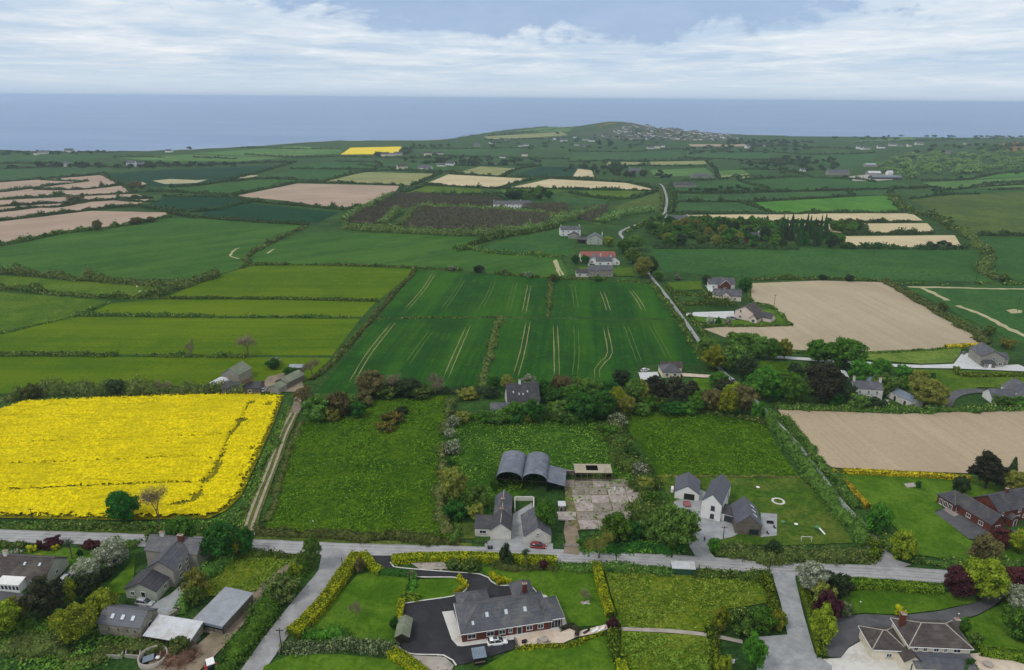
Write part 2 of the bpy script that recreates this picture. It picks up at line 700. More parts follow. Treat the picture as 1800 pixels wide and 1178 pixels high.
def build_sea():
 t = NT("sea_water")
 col = t.mix(t.rng(t.noise(0.0009, 4, 0.6, vec=t.map((1, 3.0, 1), 0.2)), 0.38, 0.64), (0.15, 0.255, 0.46), (0.21, 0.325, 0.53))
 bp = t.bump(t.noise(0.05, 5, 0.6, vec=t.map((1, 2.2, 1), 0.3)), 0.35, 1.5)
 t.bsdf(col, 0.42, 0.28, bp)
 ys = np.concatenate([[1500, 2000], np.geomspace(2300, 46000, 24)])
 V, Q = [], []
 for i, y in enumerate(ys):
  for s in np.linspace(-1, 1, 9):
   V.append((s * (1.1 * y + 800), y, SEA_Z))
 for i in range(len(ys) - 1):
  for j in range(8):
   a = i * 9 + j
   Q.append((a, a + 1, a + 10, a + 9))
 tag(link("sea", mesh_np("sea", V, Q), t.m), "calm blue grey sea stretching to the horizon", "sea", None, "structure")
 surf = mat_plain("surf_foam", (0.72, 0.76, 0.80), 0.2, 0.05)
 sand = mat_plain("beach_sand", C(150, 140, 122), 0.2, 0.05)
 tl = np.linspace(_ct[0], -0.02, 90)
 for nm, off, w, m, lab in (("beach", -8, 26, sand, "narrow pale beach along the left shore"), ("surf", 34, 12, surf, "thin white line of surf along the left shore")):
  V, Q = [], []
  for i, tt in enumerate(tl):
   yc = float(np.interp(tt, _ct, _cy)) + off + 9 * math.sin(i * 1.7) + 5 * math.sin(i * 0.6)
   ww = w * (0.4 + 0.6 * abs(math.sin(i * 0.9 + 1)))
   for yy in (yc, yc + ww):
    z = SEA_Z + 0.25 if nm == "surf" else float(h(tt * yy, yy)) + 0.9
    V.append((tt * yy, yy, max(z, SEA_Z + 0.2)))
   if i:
    b = 2 * i - 2
    Q.append((b, b + 2, b + 3, b + 1))
  tag(link(nm, mesh_np(nm, V, Q), m), lab, nm, None, "structure")


build_sea()
# ------------------------------------------------------------------ fields
def ang_of(a, b):                              # direction of a row given by two pixels, as rotation for the row textures
 p, q = at(*a), at(*b)
 d = (q - p)
 return math.atan2(d.y, d.x) - math.pi / 2


def row_dir(a, b):
 return ang_of(a, b)


A7 = row_dir((870, 680), (930, 500))
M = dict(
 crop=mat_grass("wheat_crop", C(34, 84, 24), C(58, 102, 18), C(22, 64, 20), 0.012, 0.7, (A7, 2.2), 0.3),
 crop2=mat_grass("barley_crop", C(60, 102, 38), C(78, 112, 40), C(42, 82, 28), 0.008, 0.6, (row_dir((60, 470), (480, 415)), 3.0), 0.3),
 crop3=mat_grass("far_crop", C(50, 94, 38), C(66, 104, 44), C(36, 76, 32), 0.006, 0.3, None, 0.3),
 dark=mat_grass("dark_crop", C(16, 62, 36), C(26, 76, 42), C(10, 48, 28), 0.006, 0.3, None, 0.3),
 pasture=mat_grass("bright_pasture", C(80, 110, 4), C(100, 120, 6), C(62, 94, 4), 0.010, 0.5, (row_dir((0, 600), (560, 600)), 4.0), 0.3),
 past2=mat_grass("grazed_pasture", C(76, 108, 22), C(100, 122, 36), C(54, 86, 16), 0.015, 0.45),
 far=mat_grass("far_pasture", C(52, 92, 42), C(72, 108, 54), C(36, 70, 36), 0.006, 0.2),
 farlight=mat_grass("far_light_pasture", C(84, 124, 58), C(104, 138, 72), C(64, 102, 46), 0.006, 0.2),
 bright=mat_grass("far_bright_pasture", C(70, 126, 38), C(92, 138, 46), C(54, 104, 34), 0.006, 0.2),
 olive=mat_grass("olive_pasture", C(74, 96, 38), C(92, 112, 42), C(58, 78, 34), 0.006, 0.2),
 meadow=mat_grass("lush_meadow", C(60, 96, 8), C(86, 114, 16), C(36, 68, 6), 0.035, 0.55, None, 0.9),
 rough=mat_grass("rank_meadow", C(52, 92, 16), C(78, 114, 32), C(32, 66, 12), 0.05, 0.45, None, 1.0),
 paddock=mat_grass("paddock_grass", C(98, 120, 22), C(124, 134, 46), C(62, 92, 12), 0.06, 0.6, None, 0.9),
 soil=mat_soil("tilled_soil", C(162, 146, 122), C(175, 158, 133), row_dir((1500, 800), (1420, 730)), 1.6),
 soil2=mat_soil("drilled_soil", C(162, 149, 126), C(176, 162, 138), row_dir((1650, 605), (1440, 500)), 1.8),
 pink=mat_soil("reddish_soil", C(160, 140, 124), C(174, 153, 136), row_dir((0, 400), (300, 378)), 2.5),
 tan=mat_soil("pale_soil", C(186, 172, 136), C(198, 184, 150), 0.3, 3.0),
 palegreen=mat_grass("emerging_crop", C(142, 146, 98), C(162, 160, 112), C(112, 128, 78), 0.006, 0.2),
 farrape=mat_plain("distant_rape_flowers", C(232, 205, 20), 0.12, 0.02),
 stems=mat_plain("plantation_floor", C(92, 84, 70), 0.3, 0.2),
 tram=mat_plain("tramline_soil", C(130, 130, 82), 0.3, 0.3),
 tramf=mat_plain("faint_tramline", C(74, 106, 34), 0.25, 0.3),
 bare=mat_plain("bare_patch", C(172, 164, 128), 0.2, 0.1),
 gorse=mat_grass("gorse_heath", C(120, 96, 40), C(160, 120, 40), C(70, 78, 38), 0.02, 0.1),
 town=mat_grass("village_gardens", C(74, 88, 62), C(96, 104, 80), C(50, 64, 46), 0.01, 0.1),
)


def field(px, m, label):
 return sheet("field", px, M[m], label, "field")


# bright pastures on the left
field([(290, 523), (393, 482), (440, 468), (560, 467), (731, 473), (700, 500), (666, 527), (480, 524)], "pasture", "bright green pasture left of the dark tramlined crop, topmost of the strips")
field([(282, 527), (480, 527), (661, 531), (636, 557), (400, 556), (150, 554), (196, 533)], "pasture", "bright green pasture strip second from the top on the left")
field([(134, 557), (400, 560), (633, 561), (584, 625), (300, 624), (-160, 622), (-160, 598), (0, 585)], "pasture", "wide bright green pasture strip behind two lone trees")
field([(-160, 627), (300, 628), (582, 629), (548, 662), (505, 690), (300, 688), (-160, 694)], "pasture", "bright green pasture strip directly behind the yellow rape field")
field([(-160, 516), (0, 514), (100, 521), (190, 530), (130, 556), (0, 583), (-160, 596)], "past2", "pale grazed pasture at the left edge below a thick hedge")
field([(-160, 487), (0, 484), (130, 494), (285, 503), (300, 512), (275, 524), (200, 521), (100, 514), (-160, 500)], "past2", "narrow grazed strip with white sheep between two hedges")
field([(-160, 452), (0, 436), (110, 412), (220, 399), (312, 384), (420, 388), (530, 396), (500, 414), (448, 440), (432, 455), (437, 467), (392, 480), (330, 491), (200, 490), (100, 481), (-160, 478)], "crop2", "large green cereal field with faint drill rows on the left")
field([(536, 408), (600, 409), (720, 412), (842, 418), (805, 437), (870, 446), (985, 453), (1003, 491), (860, 480), (740, 470), (600, 465), (445, 464), (443, 450), (480, 430)], "crop2", "green cereal field above the four tramlined blocks")
field([(840, 438), (880, 424), (985, 404), (1000, 408), (1012, 446), (990, 450), (880, 443)], "crop3", "small wedge of green crop left of the white roadside house")
# four tramlined blocks in the middle
FB = [field([(733, 475), (968, 490), (964, 556), (668, 558)], "crop", "dark green tramlined crop block, upper left of the four"),
      field([(973, 491), (1128, 499), (1145, 503), (1190, 560), (970, 557)], "crop", "dark green tramlined crop block, upper right of the four"),
      field([(664, 562), (876, 560), (842, 690), (556, 691)], "crop", "dark green tramlined crop block, lower left of the four"),
      field([(882, 560), (1192, 563), (1236, 640), (1120, 641), (1108, 676), (850, 690)], "crop", "dark green tramlined crop block, lower right of the four")]


def tramline(fi, px, gap=2.2, w=0.5, strong=True):
 P = [Vector(at(u, v)[:2]) for u, v in px]
 L = spline(P, 6.0)
 for sg in (-1, 1):
  Q = []
  for i, p in enumerate(L):
   d = (L[min(i + 1, len(L) - 1)] - L[max(i - 1, 0)]).normalized()
   Q.append(p + Vector((-d.y, d.x)) * gap * 0.5 * sg)
  ribbon("tramline", None, lambda t: w * min(1, t * 7 + .12, (1 - t) * 7 + .12), M["tram" if strong else "tramf"], parent=FB[fi], world_pts=Q, wob=0.12, extra=8, curved=False)


for fi, px in ((0, [(713, 545), (742, 512), (764, 480)]), (0, [(845, 543), (858, 520), (868, 494)]), (0, [(921, 551), (926, 525), (931, 499)]),
               (1, [(1014, 545), (1010, 520), (1007, 500)]), (1, [(1070, 547), (1063, 525), (1058, 512)]), (1, [(1133, 548), (1120, 525), (1106, 508)]),
               (2, [(618, 672), (650, 620), (692, 567)]), (2, [(782, 668), (805, 615), (824, 571)]),
               (3, [(905, 665), (918, 620), (929, 564)]), (3, [(979, 662), (978, 615), (976, 572)]), (3, [(1050, 664), (1049, 650), (1060, 636), (1072, 620), (1064, 575)]),
               (3, [(1176, 630), (1160, 600), (1144, 572)]), (2, [(716, 640), (738, 608), (760, 580)]), (0, [(778, 545), (800, 515), (816, 488)]), (0, [(893, 548), (900, 520), (906, 496)]), (3, [(1010, 664), (1014, 620), (1012, 572)]), (3, [(1125, 640), (1112, 605), (1100, 572)])):
 tramline(fi, px, strong=px[0][0] in (713, 921, 782, 905, 979, 1070, 1133, 1050, 618))
for px in ([(420, 455), (405, 450), (412, 440), (420, 436)], [(470, 446), (475, 442), (481, 438)], [(985, 485), (978, 470), (974, 458)], [(990, 484), (982, 470), (977, 457)]):
 ribbon("field_track", px, 1.6, M["bare"], "pale wheel track curving across a green crop", "track", wob=0.4)
# pinkish ploughland and greens beyond it on the left
field([(-260, 402), (0, 390), (160, 371), (300, 374), (290, 384), (200, 397), (110, 408), (0, 428), (-260, 462)], "pink", "pinkish ploughed field at the left edge, nearest of its group")
field([(-260, 344), (0, 321), (182, 308), (215, 325), (231, 340), (266, 348), (245, 359), (165, 367), (0, 386), (-260, 398)], "pink", "pinkish ploughed land cut by thin hedges at the left edge")
field([(415, 345), (522, 323), (706, 327), (690, 350), (655, 364), (604, 368), (500, 353)], "pink", "pinkish ploughed field left of the brown plantation")
field([(252, 364), (288, 347), (400, 348), (432, 354), (357, 370), (300, 368)], "dark", "dark blue green crop above the pinkish field")
field([(362, 372), (440, 358), (596, 374), (558, 392), (440, 387), (352, 381)], "dark", "dark blue green crop wedge behind the large cereal field")
field([(188, 306), (260, 300), (500, 291), (400, 321), (275, 329), (220, 320)], "dark", "dark crop with pale bare patches in the left distance")
field([(300, 336), (430, 320), (515, 306), (525, 318), (410, 343)], "crop3", "green strip above the pinkish ploughed field")
field([(430, 318), (520, 300), (640, 300), (562, 319), (525, 321)], "crop3", "far green field left of the pale stubble strips")
for px in ([(268, 318), (300, 315), (345, 317), (365, 316), (345, 322), (290, 324)], [(235, 323), (250, 320), (258, 324), (242, 328)], [(405, 312), (430, 309), (455, 308), (448, 311), (415, 315)]):
 sheet("bare_patch", px, M["bare"], "pale bare patch in the distant dark crop", "field")
field([(-300, 318), (0, 296), (140, 296), (225, 300), (180, 306), (0, 319), (-300, 338)], "far", "far green field at the left edge")
field([(-300, 292), (0, 272), (120, 273), (210, 275), (140, 282), (0, 285)], "far", "coastal green field at the far left")
field([(200, 278), (330, 272), (500, 278), (420, 284), (300, 284)], "farlight", "pale coastal green field with a thin hedge")
field([(330, 270), (520, 257), (600, 262), (600, 270), (480, 276)], "farlight", "pale green coastal field left of the distant yellow field")
field([(510, 292), (590, 285), (660, 286), (655, 297), (560, 299)], "crop3", "far green field below the distant yellow field")
field([(670, 287), (790, 288), (785, 300), (665, 297)], "crop3", "far green field with a pale shed at its edge")
field([(720, 262), (900, 258), (930, 266), (900, 277), (760, 272)], "far", "far green field behind scattered coastal houses")
field([(598, 272), (616, 260), (706, 258), (698, 271)], "farrape", "small bright yellow rape field near the coast")
field([(568, 319), (640, 303), (766, 306), (722, 326)], "palegreen", "pale emerging crop left of the tan stubble")
field([(747, 324), (788, 307), (934, 315), (878, 331)], "tan", "tan bare field, left of the long tan strip")
field([(800, 305), (844, 293), (913, 297), (884, 309)], "palegreen", "pale far field behind the tan field")
field([(897, 330), (967, 315), (1100, 322), (1153, 334), (1020, 333)], "tan", "long tan strip below the far dark green field")
field([(900, 309), (950, 293), (1024, 294), (1005, 312)], "dark", "dark green far field right of the pale one")
field([(1006, 312), (1016, 297), (1040, 300), (1045, 314)], "tan", "small tan corner beside a far farmstead")
field([(705, 343), (745, 327), (850, 333), (838, 343)], "past2", "green strip above the brown plantation")
field([(880, 332), (1000, 334), (975, 341), (885, 341)], "past2", "narrow green strip below the tan field")
field([(1015, 336), (1130, 336), (1100, 349), (1040, 345)], "past2", "green strip right of the dark copse")
field([(960, 345), (1070, 352), (1060, 360), (980, 357)], "far", "rough green strip behind the plantation")
field([(1075, 365), (1160, 338), (1163, 372), (1110, 375)], "olive", "olive green wedge beside the white lane")
# right half, far to near
field([(1175, 379), (1400, 376), (1602, 375), (1622, 388), (1480, 391), (1185, 385)], "tan", "long tan strip right of the white lane, topmost of three")
field([(1370, 394), (1630, 393), (1644, 408), (1480, 410), (1390, 400)], "tan", "tan strip right of the wood, middle of three")
field([(1475, 416), (1678, 414), (1690, 434), (1600, 437), (1480, 436)], "tan", "tan strip right of the conifers, lowest of three")
field([(1142, 438), (1500, 438), (1722, 441), (1718, 470), (1745, 497), (1550, 492), (1330, 490), (1165, 478)], "crop3", "wide green crop behind the large tilled field")
field([(1325, 356), (1560, 344), (1592, 373), (1362, 375)], "bright", "bright light green pasture in the right distance")
field([(1190, 356), (1300, 357), (1352, 374), (1188, 373)], "far", "green field beside the white lane, below a hedge")
field([(1190, 342), (1320, 341), (1320, 354), (1190, 354)], "far", "green strip above the pasture by the white lane")
field([(1325, 341), (1490, 336), (1495, 345), (1330, 353)], "far", "green strip above the bright light pasture")
field([(1498, 336), (1590, 333), (1565, 343), (1500, 344)], "far", "short green strip left of the winding hedge")
field([(1320, 318), (1410, 312), (1590, 321), (1600, 330), (1480, 334), (1370, 334)], "crop3", "long green field below the far farmyard")
field([(1200, 325), (1290, 318), (1345, 332), (1200, 338)], "crop3", "green field below a far grey bungalow")
field([(1600, 352), (1700, 341), (1960, 330), (1960, 414), (1790, 414), (1700, 412), (1655, 382)], "olive", "large olive green pasture at the right edge")
field([(1712, 418), (1960, 418), (1960, 500), (1748, 492), (1738, 462)], "crop3", "green field at the right edge behind a winding hedge")
field([(1620, 322), (1700, 318), (1960, 300), (1960, 325), (1660, 333)], "farlight", "light pasture below the far wood at the right")
field([(1640, 336), (1960, 326), (1960, 333), (1700, 340), (1600, 349)], "crop3", "green strip below the light pasture at the right")
field([(1640, 318), (1780, 302), (1960, 292), (1960, 299), (1700, 316)], "bright", "narrow bright strip under the far wood")
field([(1255, 301), (1305, 299), (1322, 308), (1264, 312)], "farlight", "pale square of grass in the right distance")
field([(1262, 310), (1312, 306), (1322, 308), (1312, 314), (1262, 314)], "palegreen", "pale straw coloured patch among far fields")
field([(1305, 291), (1360, 288), (1372, 300), (1322, 307)], "far", "far green square right of the pale patch")
field([(1143, 299), (1240, 296), (1255, 308), (1150, 312)], "farlight", "far light green field left of the pale patch")
field([(1143, 285), (1240, 283), (1242, 289), (1143, 291)], "palegreen", "pale strip of emerging crop in the middle distance")
field([(1070, 285), (1140, 286), (1130, 291), (1065, 291)], "palegreen", "pale far strip left of a hedge")
field([(1430, 274), (1540, 271), (1535, 290), (1490, 296), (1440, 287)], "crop3", "far green field left of the wood")
field([(1010, 268), (1190, 262), (1200, 276), (1100, 282), (1000, 285)], "far", "far green field below the village")
field([(1200, 264), (1360, 268), (1350, 280), (1210, 278)], "far", "far green field right of centre")
field([(1490, 250), (1600, 241), (1610, 246), (1530, 252)], "farlight", "light hilltop field near the right coast")
field([(1210, 254), (1310, 254), (1310, 258), (1215, 258)], "pink", "thin pinkish strip below the village")
field([(850, 240), (985, 232), (1000, 238), (860, 246)], "palegreen", "pale headland field left of the hill")
field([(905, 232), (980, 224), (1040, 216), (1000, 232)], "farlight", "light green slope of the headland hill")
field([(1020, 217), (1060, 209), (1110, 213), (1120, 222), (1050, 224)], "gorse", "brown gorse covered top of the headland hill")
field([(1000, 236), (1060, 228), (1180, 226), (1310, 242), (1290, 250), (1080, 246)], "town", "grey green village gardens on the headland")
field([(1760, 252), (1960, 238), (1960, 272), (1770, 266)], "gorse", "orange gorse slope at the right edge")
field([(1590, 505), (1700, 503), (1960, 506), (1960, 660), (1800, 607), (1700, 562)], "crop3", "green field with pale tracks at the right edge")
for px in ([(1596, 505), (1660, 506), (1730, 508), (1830, 509)], [(1620, 507), (1645, 518), (1664, 529)], [(1682, 538), (1730, 556), (1770, 577), (1830, 602)]):
 ribbon("field_track", px, 3.4, M["bare"], "pale bare track across the green field at the right edge", "track", wob=0.8)
sheet("bare_patch", [(1768, 546), (1782, 544), (1797, 547), (1795, 551), (1778, 552)], M["bare"], "small pale bare patch round a pole in the right field", "field")
field([(1318, 499), (1440, 494), (1552, 497), (1640, 545), (1735, 605), (1690, 612), (1510, 619), (1400, 616), (1290, 600), (1236, 579), (1262, 576), (1392, 573), (1352, 535), (1322, 531)], "soil2", "large pale tilled field beside the pink house")
field([(1367, 721), (1480, 725), (1600, 728), (1960, 716), (1960, 834), (1700, 833), (1480, 824), (1460, 822), (1438, 806), (1400, 763)], "soil", "pale tilled field above the golden hedge on the right")
# near meadows
field([(528, 748), (560, 726), (619, 707), (700, 701), (788, 695), (783, 760), (774, 860), (776, 912), (800, 946), (620, 940), (465, 934), (496, 840)], "meadow", "lush tussocky meadow between the farm track and the barns")
field([(782, 742), (960, 736), (1070, 740), (1110, 800), (1160, 880), (1150, 900), (1000, 830), (960, 840), (880, 900), (800, 900), (776, 860)], "rough", "rank green meadow behind the round roofed barns")
field([(1088, 724), (1180, 721), (1262, 730), (1345, 748), (1372, 795), (1404, 838), (1156, 837), (1116, 775)], "meadow", "rounded green paddock behind the white house")
sheet("lawn", [(1160, 838), (1404, 839), (1450, 880), (1500, 955), (1380, 960), (1262, 958), (1215, 905), (1180, 885)], mat_grass("worn_lawn", C(72, 104, 26), C(104, 112, 48), C(48, 82, 20), 0.06, 0.5), "worn lawn round the white house with the grey garage", "lawn")
field([(1062, 1002), (1200, 1006), (1336, 1010), (1352, 1060), (1275, 1072), (1252, 1112), (1095, 1107), (1075, 1050)], "paddock", "yellowish rough paddock right of the brick bungalow, upper half")
field([(1092, 1110), (1250, 1119), (1262, 1200), (1262, 1290), (1090, 1290)], "paddock", "yellowish rough paddock below the thin path")
field([(440, 972), (540, 982), (500, 998), (452, 1042), (400, 1047), (350, 1050), (318, 1082), (340, 1030), (395, 985)], "paddock", "small worn paddock beside the stone farmhouse")
# plantation floor and far-left scrub land are the ground itself
PLANT = [[(657, 364), (687, 343), (767, 343), (884, 353), (880, 360), (750, 363), (727, 367)],
         [(710, 399), (735, 367), (850, 372), (967, 380), (963, 391), (920, 403), (867, 404)],
         [(600, 391), (625, 368), (694, 370), (670, 394)],
         [(920, 364), (993, 360), (1001, 373), (983, 376)],
         [(1008, 382), (1030, 367), (1072, 364), (1047, 391)]]
for i, px in enumerate(PLANT):
 field(px, "stems", "bare brown floor of the young plantation, block " + ["behind", "in front", "at the left", "by the white house", "at the right"][i])

# ------------------------------------------------------------------ roads, lanes, drives, yards, lawns
RO = dict(
 road=mat_plain("worn_asphalt", C(156, 156, 158), 0.2, 0.3, 0.9, 0.15, 0.2, fine=9, stain=C(122, 121, 120)),
 tar=mat_plain("black_tarmac", C(48, 48, 52), 0.18, 0.4, 0.85, 0.25, 0.15, stain=C(60, 60, 64)),
 oldtar=mat_plain("old_tarmac", C(92, 92, 95), 0.2, 0.4, stain=C(70, 70, 72)),
 gravel=mat_plain("pale_gravel", C(158, 160, 162), 0.2, 0.5, fine=14, stain=C(128, 130, 132)),
 white=mat_plain("white_gravel", C(196, 198, 198), 0.12, 0.5, fine=14, stain=C(170, 172, 172)),
 conc=mat_plain("weathered_concrete", C(166, 158, 150), 0.16, 0.4, fine=9, stain=C(128, 120, 110)),
 dirt=mat_plain("farm_dirt", C(142, 128, 110), 0.25, 0.3, fine=9, stain=C(104, 98, 76)),
 rut=mat_plain("wheel_rut_soil", C(160, 150, 130), 0.2, 0.5, fine=9, stain=C(124, 118, 92)),
 pave=mat_plain("pale_paving", C(206, 190, 172), 0.14, 0.8, fine=6, stain=C(184, 160, 140)),
 whitec=mat_plain("pale_concrete", C(206, 204, 198), 0.1, 0.6, fine=9, stain=C(178, 172, 164)),
 patch=mat_plain("yard_slab", C(172, 162, 156), 0.14, 0.5, fine=9, stain=C(142, 130, 120)),
)
ribbon("verge", [(-200, 933), (0, 934), (200, 941), (442, 950), (600, 959), (830, 965)], 4.6, G["verge"], "mown grass verge along the far side of the road", "verge", wob=0.4)
ribbon("verge", [(965, 975), (1100, 981), (1200, 985)], 4.4, G["verge"], "grass verge before the overgrown yard", "verge", wob=0.4)
ribbon("verge", [(1262, 990), (1380, 996), (1500, 1000), (1530, 1000)], 3.4, G["verge"], "grass verge before the garden hedge of the white house", "verge", wob=0.4)
MAINR = [(-300, 936), (-100, 939), (0, 943), (220, 950), (440, 960), (560, 965), (700, 970), (830, 973), (1000, 979), (1240, 991), (1400, 1001), (1550, 1007), (1660, 1015), (1800, 1024), (2000, 1036)]
ro = ribbon("road", MAINR, 5.6, RO["road"], "light grey country road crossing the whole view", "road", step=3, wob=0.16)
RL = spline([Vector(at(u, v)[:2]) for u, v in MAINR], 3)
RW = mat_plain("polished_wheel_track", C(166, 166, 166), 0.12, 0.3, stain=C(146, 145, 143))
for off in (-1.9, -.55, .55, 1.9):
 Q = []
 for i, p in enumerate(RL):
  d = (RL[min(i + 1, len(RL) - 1)] - RL[max(i - 1, 0)]).normalized()
  Q.append(p + Vector((-d.y, d.x)) * off)
 ribbon("wheel_track", None, .6, RW, parent=ro, world_pts=Q, wob=.14, extra=1, curved=False)
ribbon("side_road", [(602, 968), (590, 982), (577, 1005), (556, 1032), (520, 1075), (482, 1125), (446, 1178), (400, 1250)], lambda t: 5.0 + 7.5 * max(0, 1 - t * 9), RO["road"], "light grey side road running down from the junction", "road", step=3, wob=0.12)
ribbon("lane", [(1575, 1003), (1548, 985), (1541, 960), (1528, 935), (1490, 898), (1452, 850), (1420, 807), (1385, 765), (1344, 722), (1312, 690), (1286, 668), (1262, 646), (1243, 622), (1226, 597), (1200, 560), (1172, 522), (1150, 494), (1138, 478)], lambda t: 2.2 + 8.8 * max(0, 1 - t * 28), RO["road"], "narrow lane climbing from the right junction past the tilled field", "lane", step=4, wob=0.1)
ribbon("lane", [(1138, 478), (1125, 462), (1112, 440), (1096, 420), (1090, 411), (1098, 404), (1130, 391), (1165, 377), (1170, 368), (1172, 350), (1166, 330), (1160, 324)], 2.9, RO["road"], "far pale lane winding between the roadside houses", "lane", step=6)
sheet("drive", [(1357, 1006), (1398, 1008), (1398, 1020), (1412, 1080), (1432, 1150), (1462, 1172), (1470, 1300), (1330, 1300), (1330, 1180), (1334, 1121), (1384, 1117), (1372, 1060), (1360, 1020)], RO["gravel"], "pale gravel drive and yard at the bottom right", "drive")
sheet("drive", [(1467, 1086), (1520, 1081), (1580, 1084), (1650, 1076), (1719, 1060), (1748, 1038), (1760, 1022), (1790, 1030), (1772, 1045), (1750, 1064), (1719, 1082), (1690, 1090), (1640, 1130), (1545, 1130), (1513, 1126), (1490, 1140), (1478, 1157), (1450, 1156), (1452, 1120)], RO["oldtar"], "curving dark drive of the cream house", "drive")
sheet("concrete_yard", [(1446, 1160), (1478, 1158), (1491, 1141), (1515, 1127), (1545, 1128), (1600, 1170), (1600, 1290), (1470, 1290), (1462, 1172)], RO["whitec"], "pale concrete yard beside the cream house", "yard")
sheet("lawn", [(1467, 1042), (1560, 1037), (1650, 1040), (1714, 1050), (1716, 1060), (1648, 1074), (1580, 1082), (1520, 1079), (1470, 1084)], G["lawn"], "trimmed lawn above the drive of the cream house", "lawn")
sheet("lawn", [(1684, 1095), (1719, 1084), (1755, 1066), (1780, 1050), (1960, 1080), (1960, 1220), (1720, 1150)], G["lawn"], "trimmed lawn right of the cream house", "lawn")
sheet("lawn", [(1478, 832), (1560, 838), (1700, 843), (1960, 850), (1960, 900), (1690, 880), (1642, 900), (1702, 950), (1760, 965), (1960, 975), (1960, 1000), (1700, 988), (1600, 975), (1575, 930), (1528, 890)], G["lawn"], "large smooth lawn of the red brick house", "lawn")
sheet("patio", [(1641, 901), (1684, 892), (1741, 933), (1960, 935), (1960, 960), (1750, 955), (1702, 948)], RO["oldtar"], "dark paved apron beside the red brick house", "drive")
# bungalow plot
sheet("lawn", [(628, 1012), (655, 1008), (720, 1013), (716, 1032), (702, 1062), (696, 1100), (694, 1134), (600, 1122), (540, 1112), (570, 1075)], G["lawn"], "striped lawn inside the tall golden hedge", "lawn")
sheet("lawn", [(728, 1021), (800, 1017), (818, 1024), (822, 1034), (815, 1042), (795, 1050), (740, 1057), (724, 1048)], G["lawn"], "oval lawn island in the black drive", "lawn")
sheet("lawn", [(845, 1000), (900, 992), (1046, 998), (1062, 1060), (1074, 1100), (1000, 1104), (985, 1080), (960, 1052), (945, 1040), (927, 1029), (875, 1030), (860, 1017)], G["lawn"], "lawn behind the brick bungalow", "lawn")
sheet("lawn", [(840, 1178), (905, 1143), (990, 1138), (1060, 1118), (1080, 1125), (1090, 1290), (760, 1290)], G["lawn"], "lawn in front of the brick bungalow patio", "lawn")
sheet("lawn", [(465, 1172), (520, 1150), (600, 1152), (690, 1162), (740, 1182), (760, 1290), (420, 1290)], G["lawn"], "grass strip below the grey green hedge", "lawn")
sheet("drive", [(646, 978), (664, 1001), (700, 1009), (737, 1016), (800, 1017), (818, 1024), (823, 1034), (815, 1042), (795, 1050), (740, 1058), (709, 1063), (704, 1090), (695, 1135), (720, 1151), (780, 1154), (802, 1171), (825, 1167), (905, 1142), (945, 1120), (985, 1090), (975, 1062), (945, 1045), (927, 1030), (875, 1031), (858, 1017), (843, 1011), (750, 1004), (692, 998), (686, 990), (692, 978)], RO["tar"], "smooth black tarmac drive round the brick bungalow", "drive")
for px in ([(664, 1001), (700, 1009), (737, 1016), (800, 1017), (818, 1024), (823, 1034), (815, 1042), (795, 1050), (740, 1058), (709, 1063)], [(686, 990), (692, 998), (750, 1004), (843, 1011), (858, 1017), (875, 1031), (927, 1030), (945, 1045)], [(695, 1135), (720, 1151), (780, 1154), (796, 1163), (802, 1172)]):
 o = ribbon("kerb", px, 0.35, RO["whitec"], "pale kerb edging the black drive", "kerb", step=1.5)
 o.location.z = 0.1
sheet("footpath", [(777, 1077), (797, 1075), (814, 1128), (900, 1117), (985, 1103), (990, 1107), (902, 1126), (812, 1138), (804, 1137), (794, 1126)], RO["whitec"], "white concrete path round the brick bungalow", "path")
sheet("footpath", [(945, 1045), (960, 1048), (975, 1062), (992, 1085), (998, 1104), (985, 1104), (970, 1070)], RO["whitec"], "pale path behind the bungalow's right end", "path")
sheet("patio", [(906, 1124), (935, 1113), (1000, 1106), (1014, 1112), (1070, 1098), (1072, 1106), (1050, 1114), (1012, 1122), (990, 1132), (960, 1133), (912, 1141)], RO["pave"], "pale stone patio in front of the bungalow", "patio")
ribbon("footpath", [(1072, 1103), (1095, 1107), (1180, 1111), (1240, 1117), (1268, 1122), (1305, 1130)], 1.2, RO["conc"], "thin pale path dividing the yellowish paddocks", "path", step=3)
sheet("lawn", [(188, 1032), (222, 1000), (238, 976), (234, 1046), (196, 1044)], G["lawn"], "lawn left of the grey farmhouse", "lawn")
sheet("lawn", [(30, 974), (110, 964), (178, 968), (172, 986), (120, 1002), (90, 985)], G["lawn"], "lawn behind the left bungalow", "lawn")
sheet("lawn", [(345, 972), (392, 978), (372, 992), (335, 986)], G["lawn"], "small lawn behind the grey farmhouse", "lawn")
sheet("lawn", [(0, 1122), (60, 1098), (150, 1092), (172, 1112), (120, 1130), (40, 1134)], M["past2"], "sloping rough lawn below the dark evergreen", "lawn")
# white house
sheet("drive", [(1184, 884), (1232, 862), (1250, 872), (1270, 905), (1300, 938), (1288, 945), (1252, 953), (1248, 972), (1262, 988), (1226, 986), (1212, 962), (1200, 930), (1178, 900)], RO["gravel"], "grey gravel drive of the white house", "drive")
sheet("patio", [(1337, 903), (1366, 905), (1365, 943), (1337, 946)], RO["gravel"], "grey gravel patio beside the stone extension", "patio")
# cottage yard and farmyard track
sheet("concrete_yard", [(852, 958), (862, 950), (898, 951), (902, 905), (935, 885), (940, 910), (921, 957), (972, 957), (972, 968), (900, 970), (852, 968)], RO["gravel"], "grey yard between the cottage and its outbuilding", "yard")
ribbon("track", [(1002, 975), (1008, 955), (1004, 935), (1010, 915), (1020, 900)], 4.2, RO["dirt"], "dirt track from the road into the slab yard", "track", wob=0.5)
sheet("lawn", [(806, 922), (834, 921), (836, 948), (806, 949)], G["verge"], "small square lawn beside the cottage", "lawn")
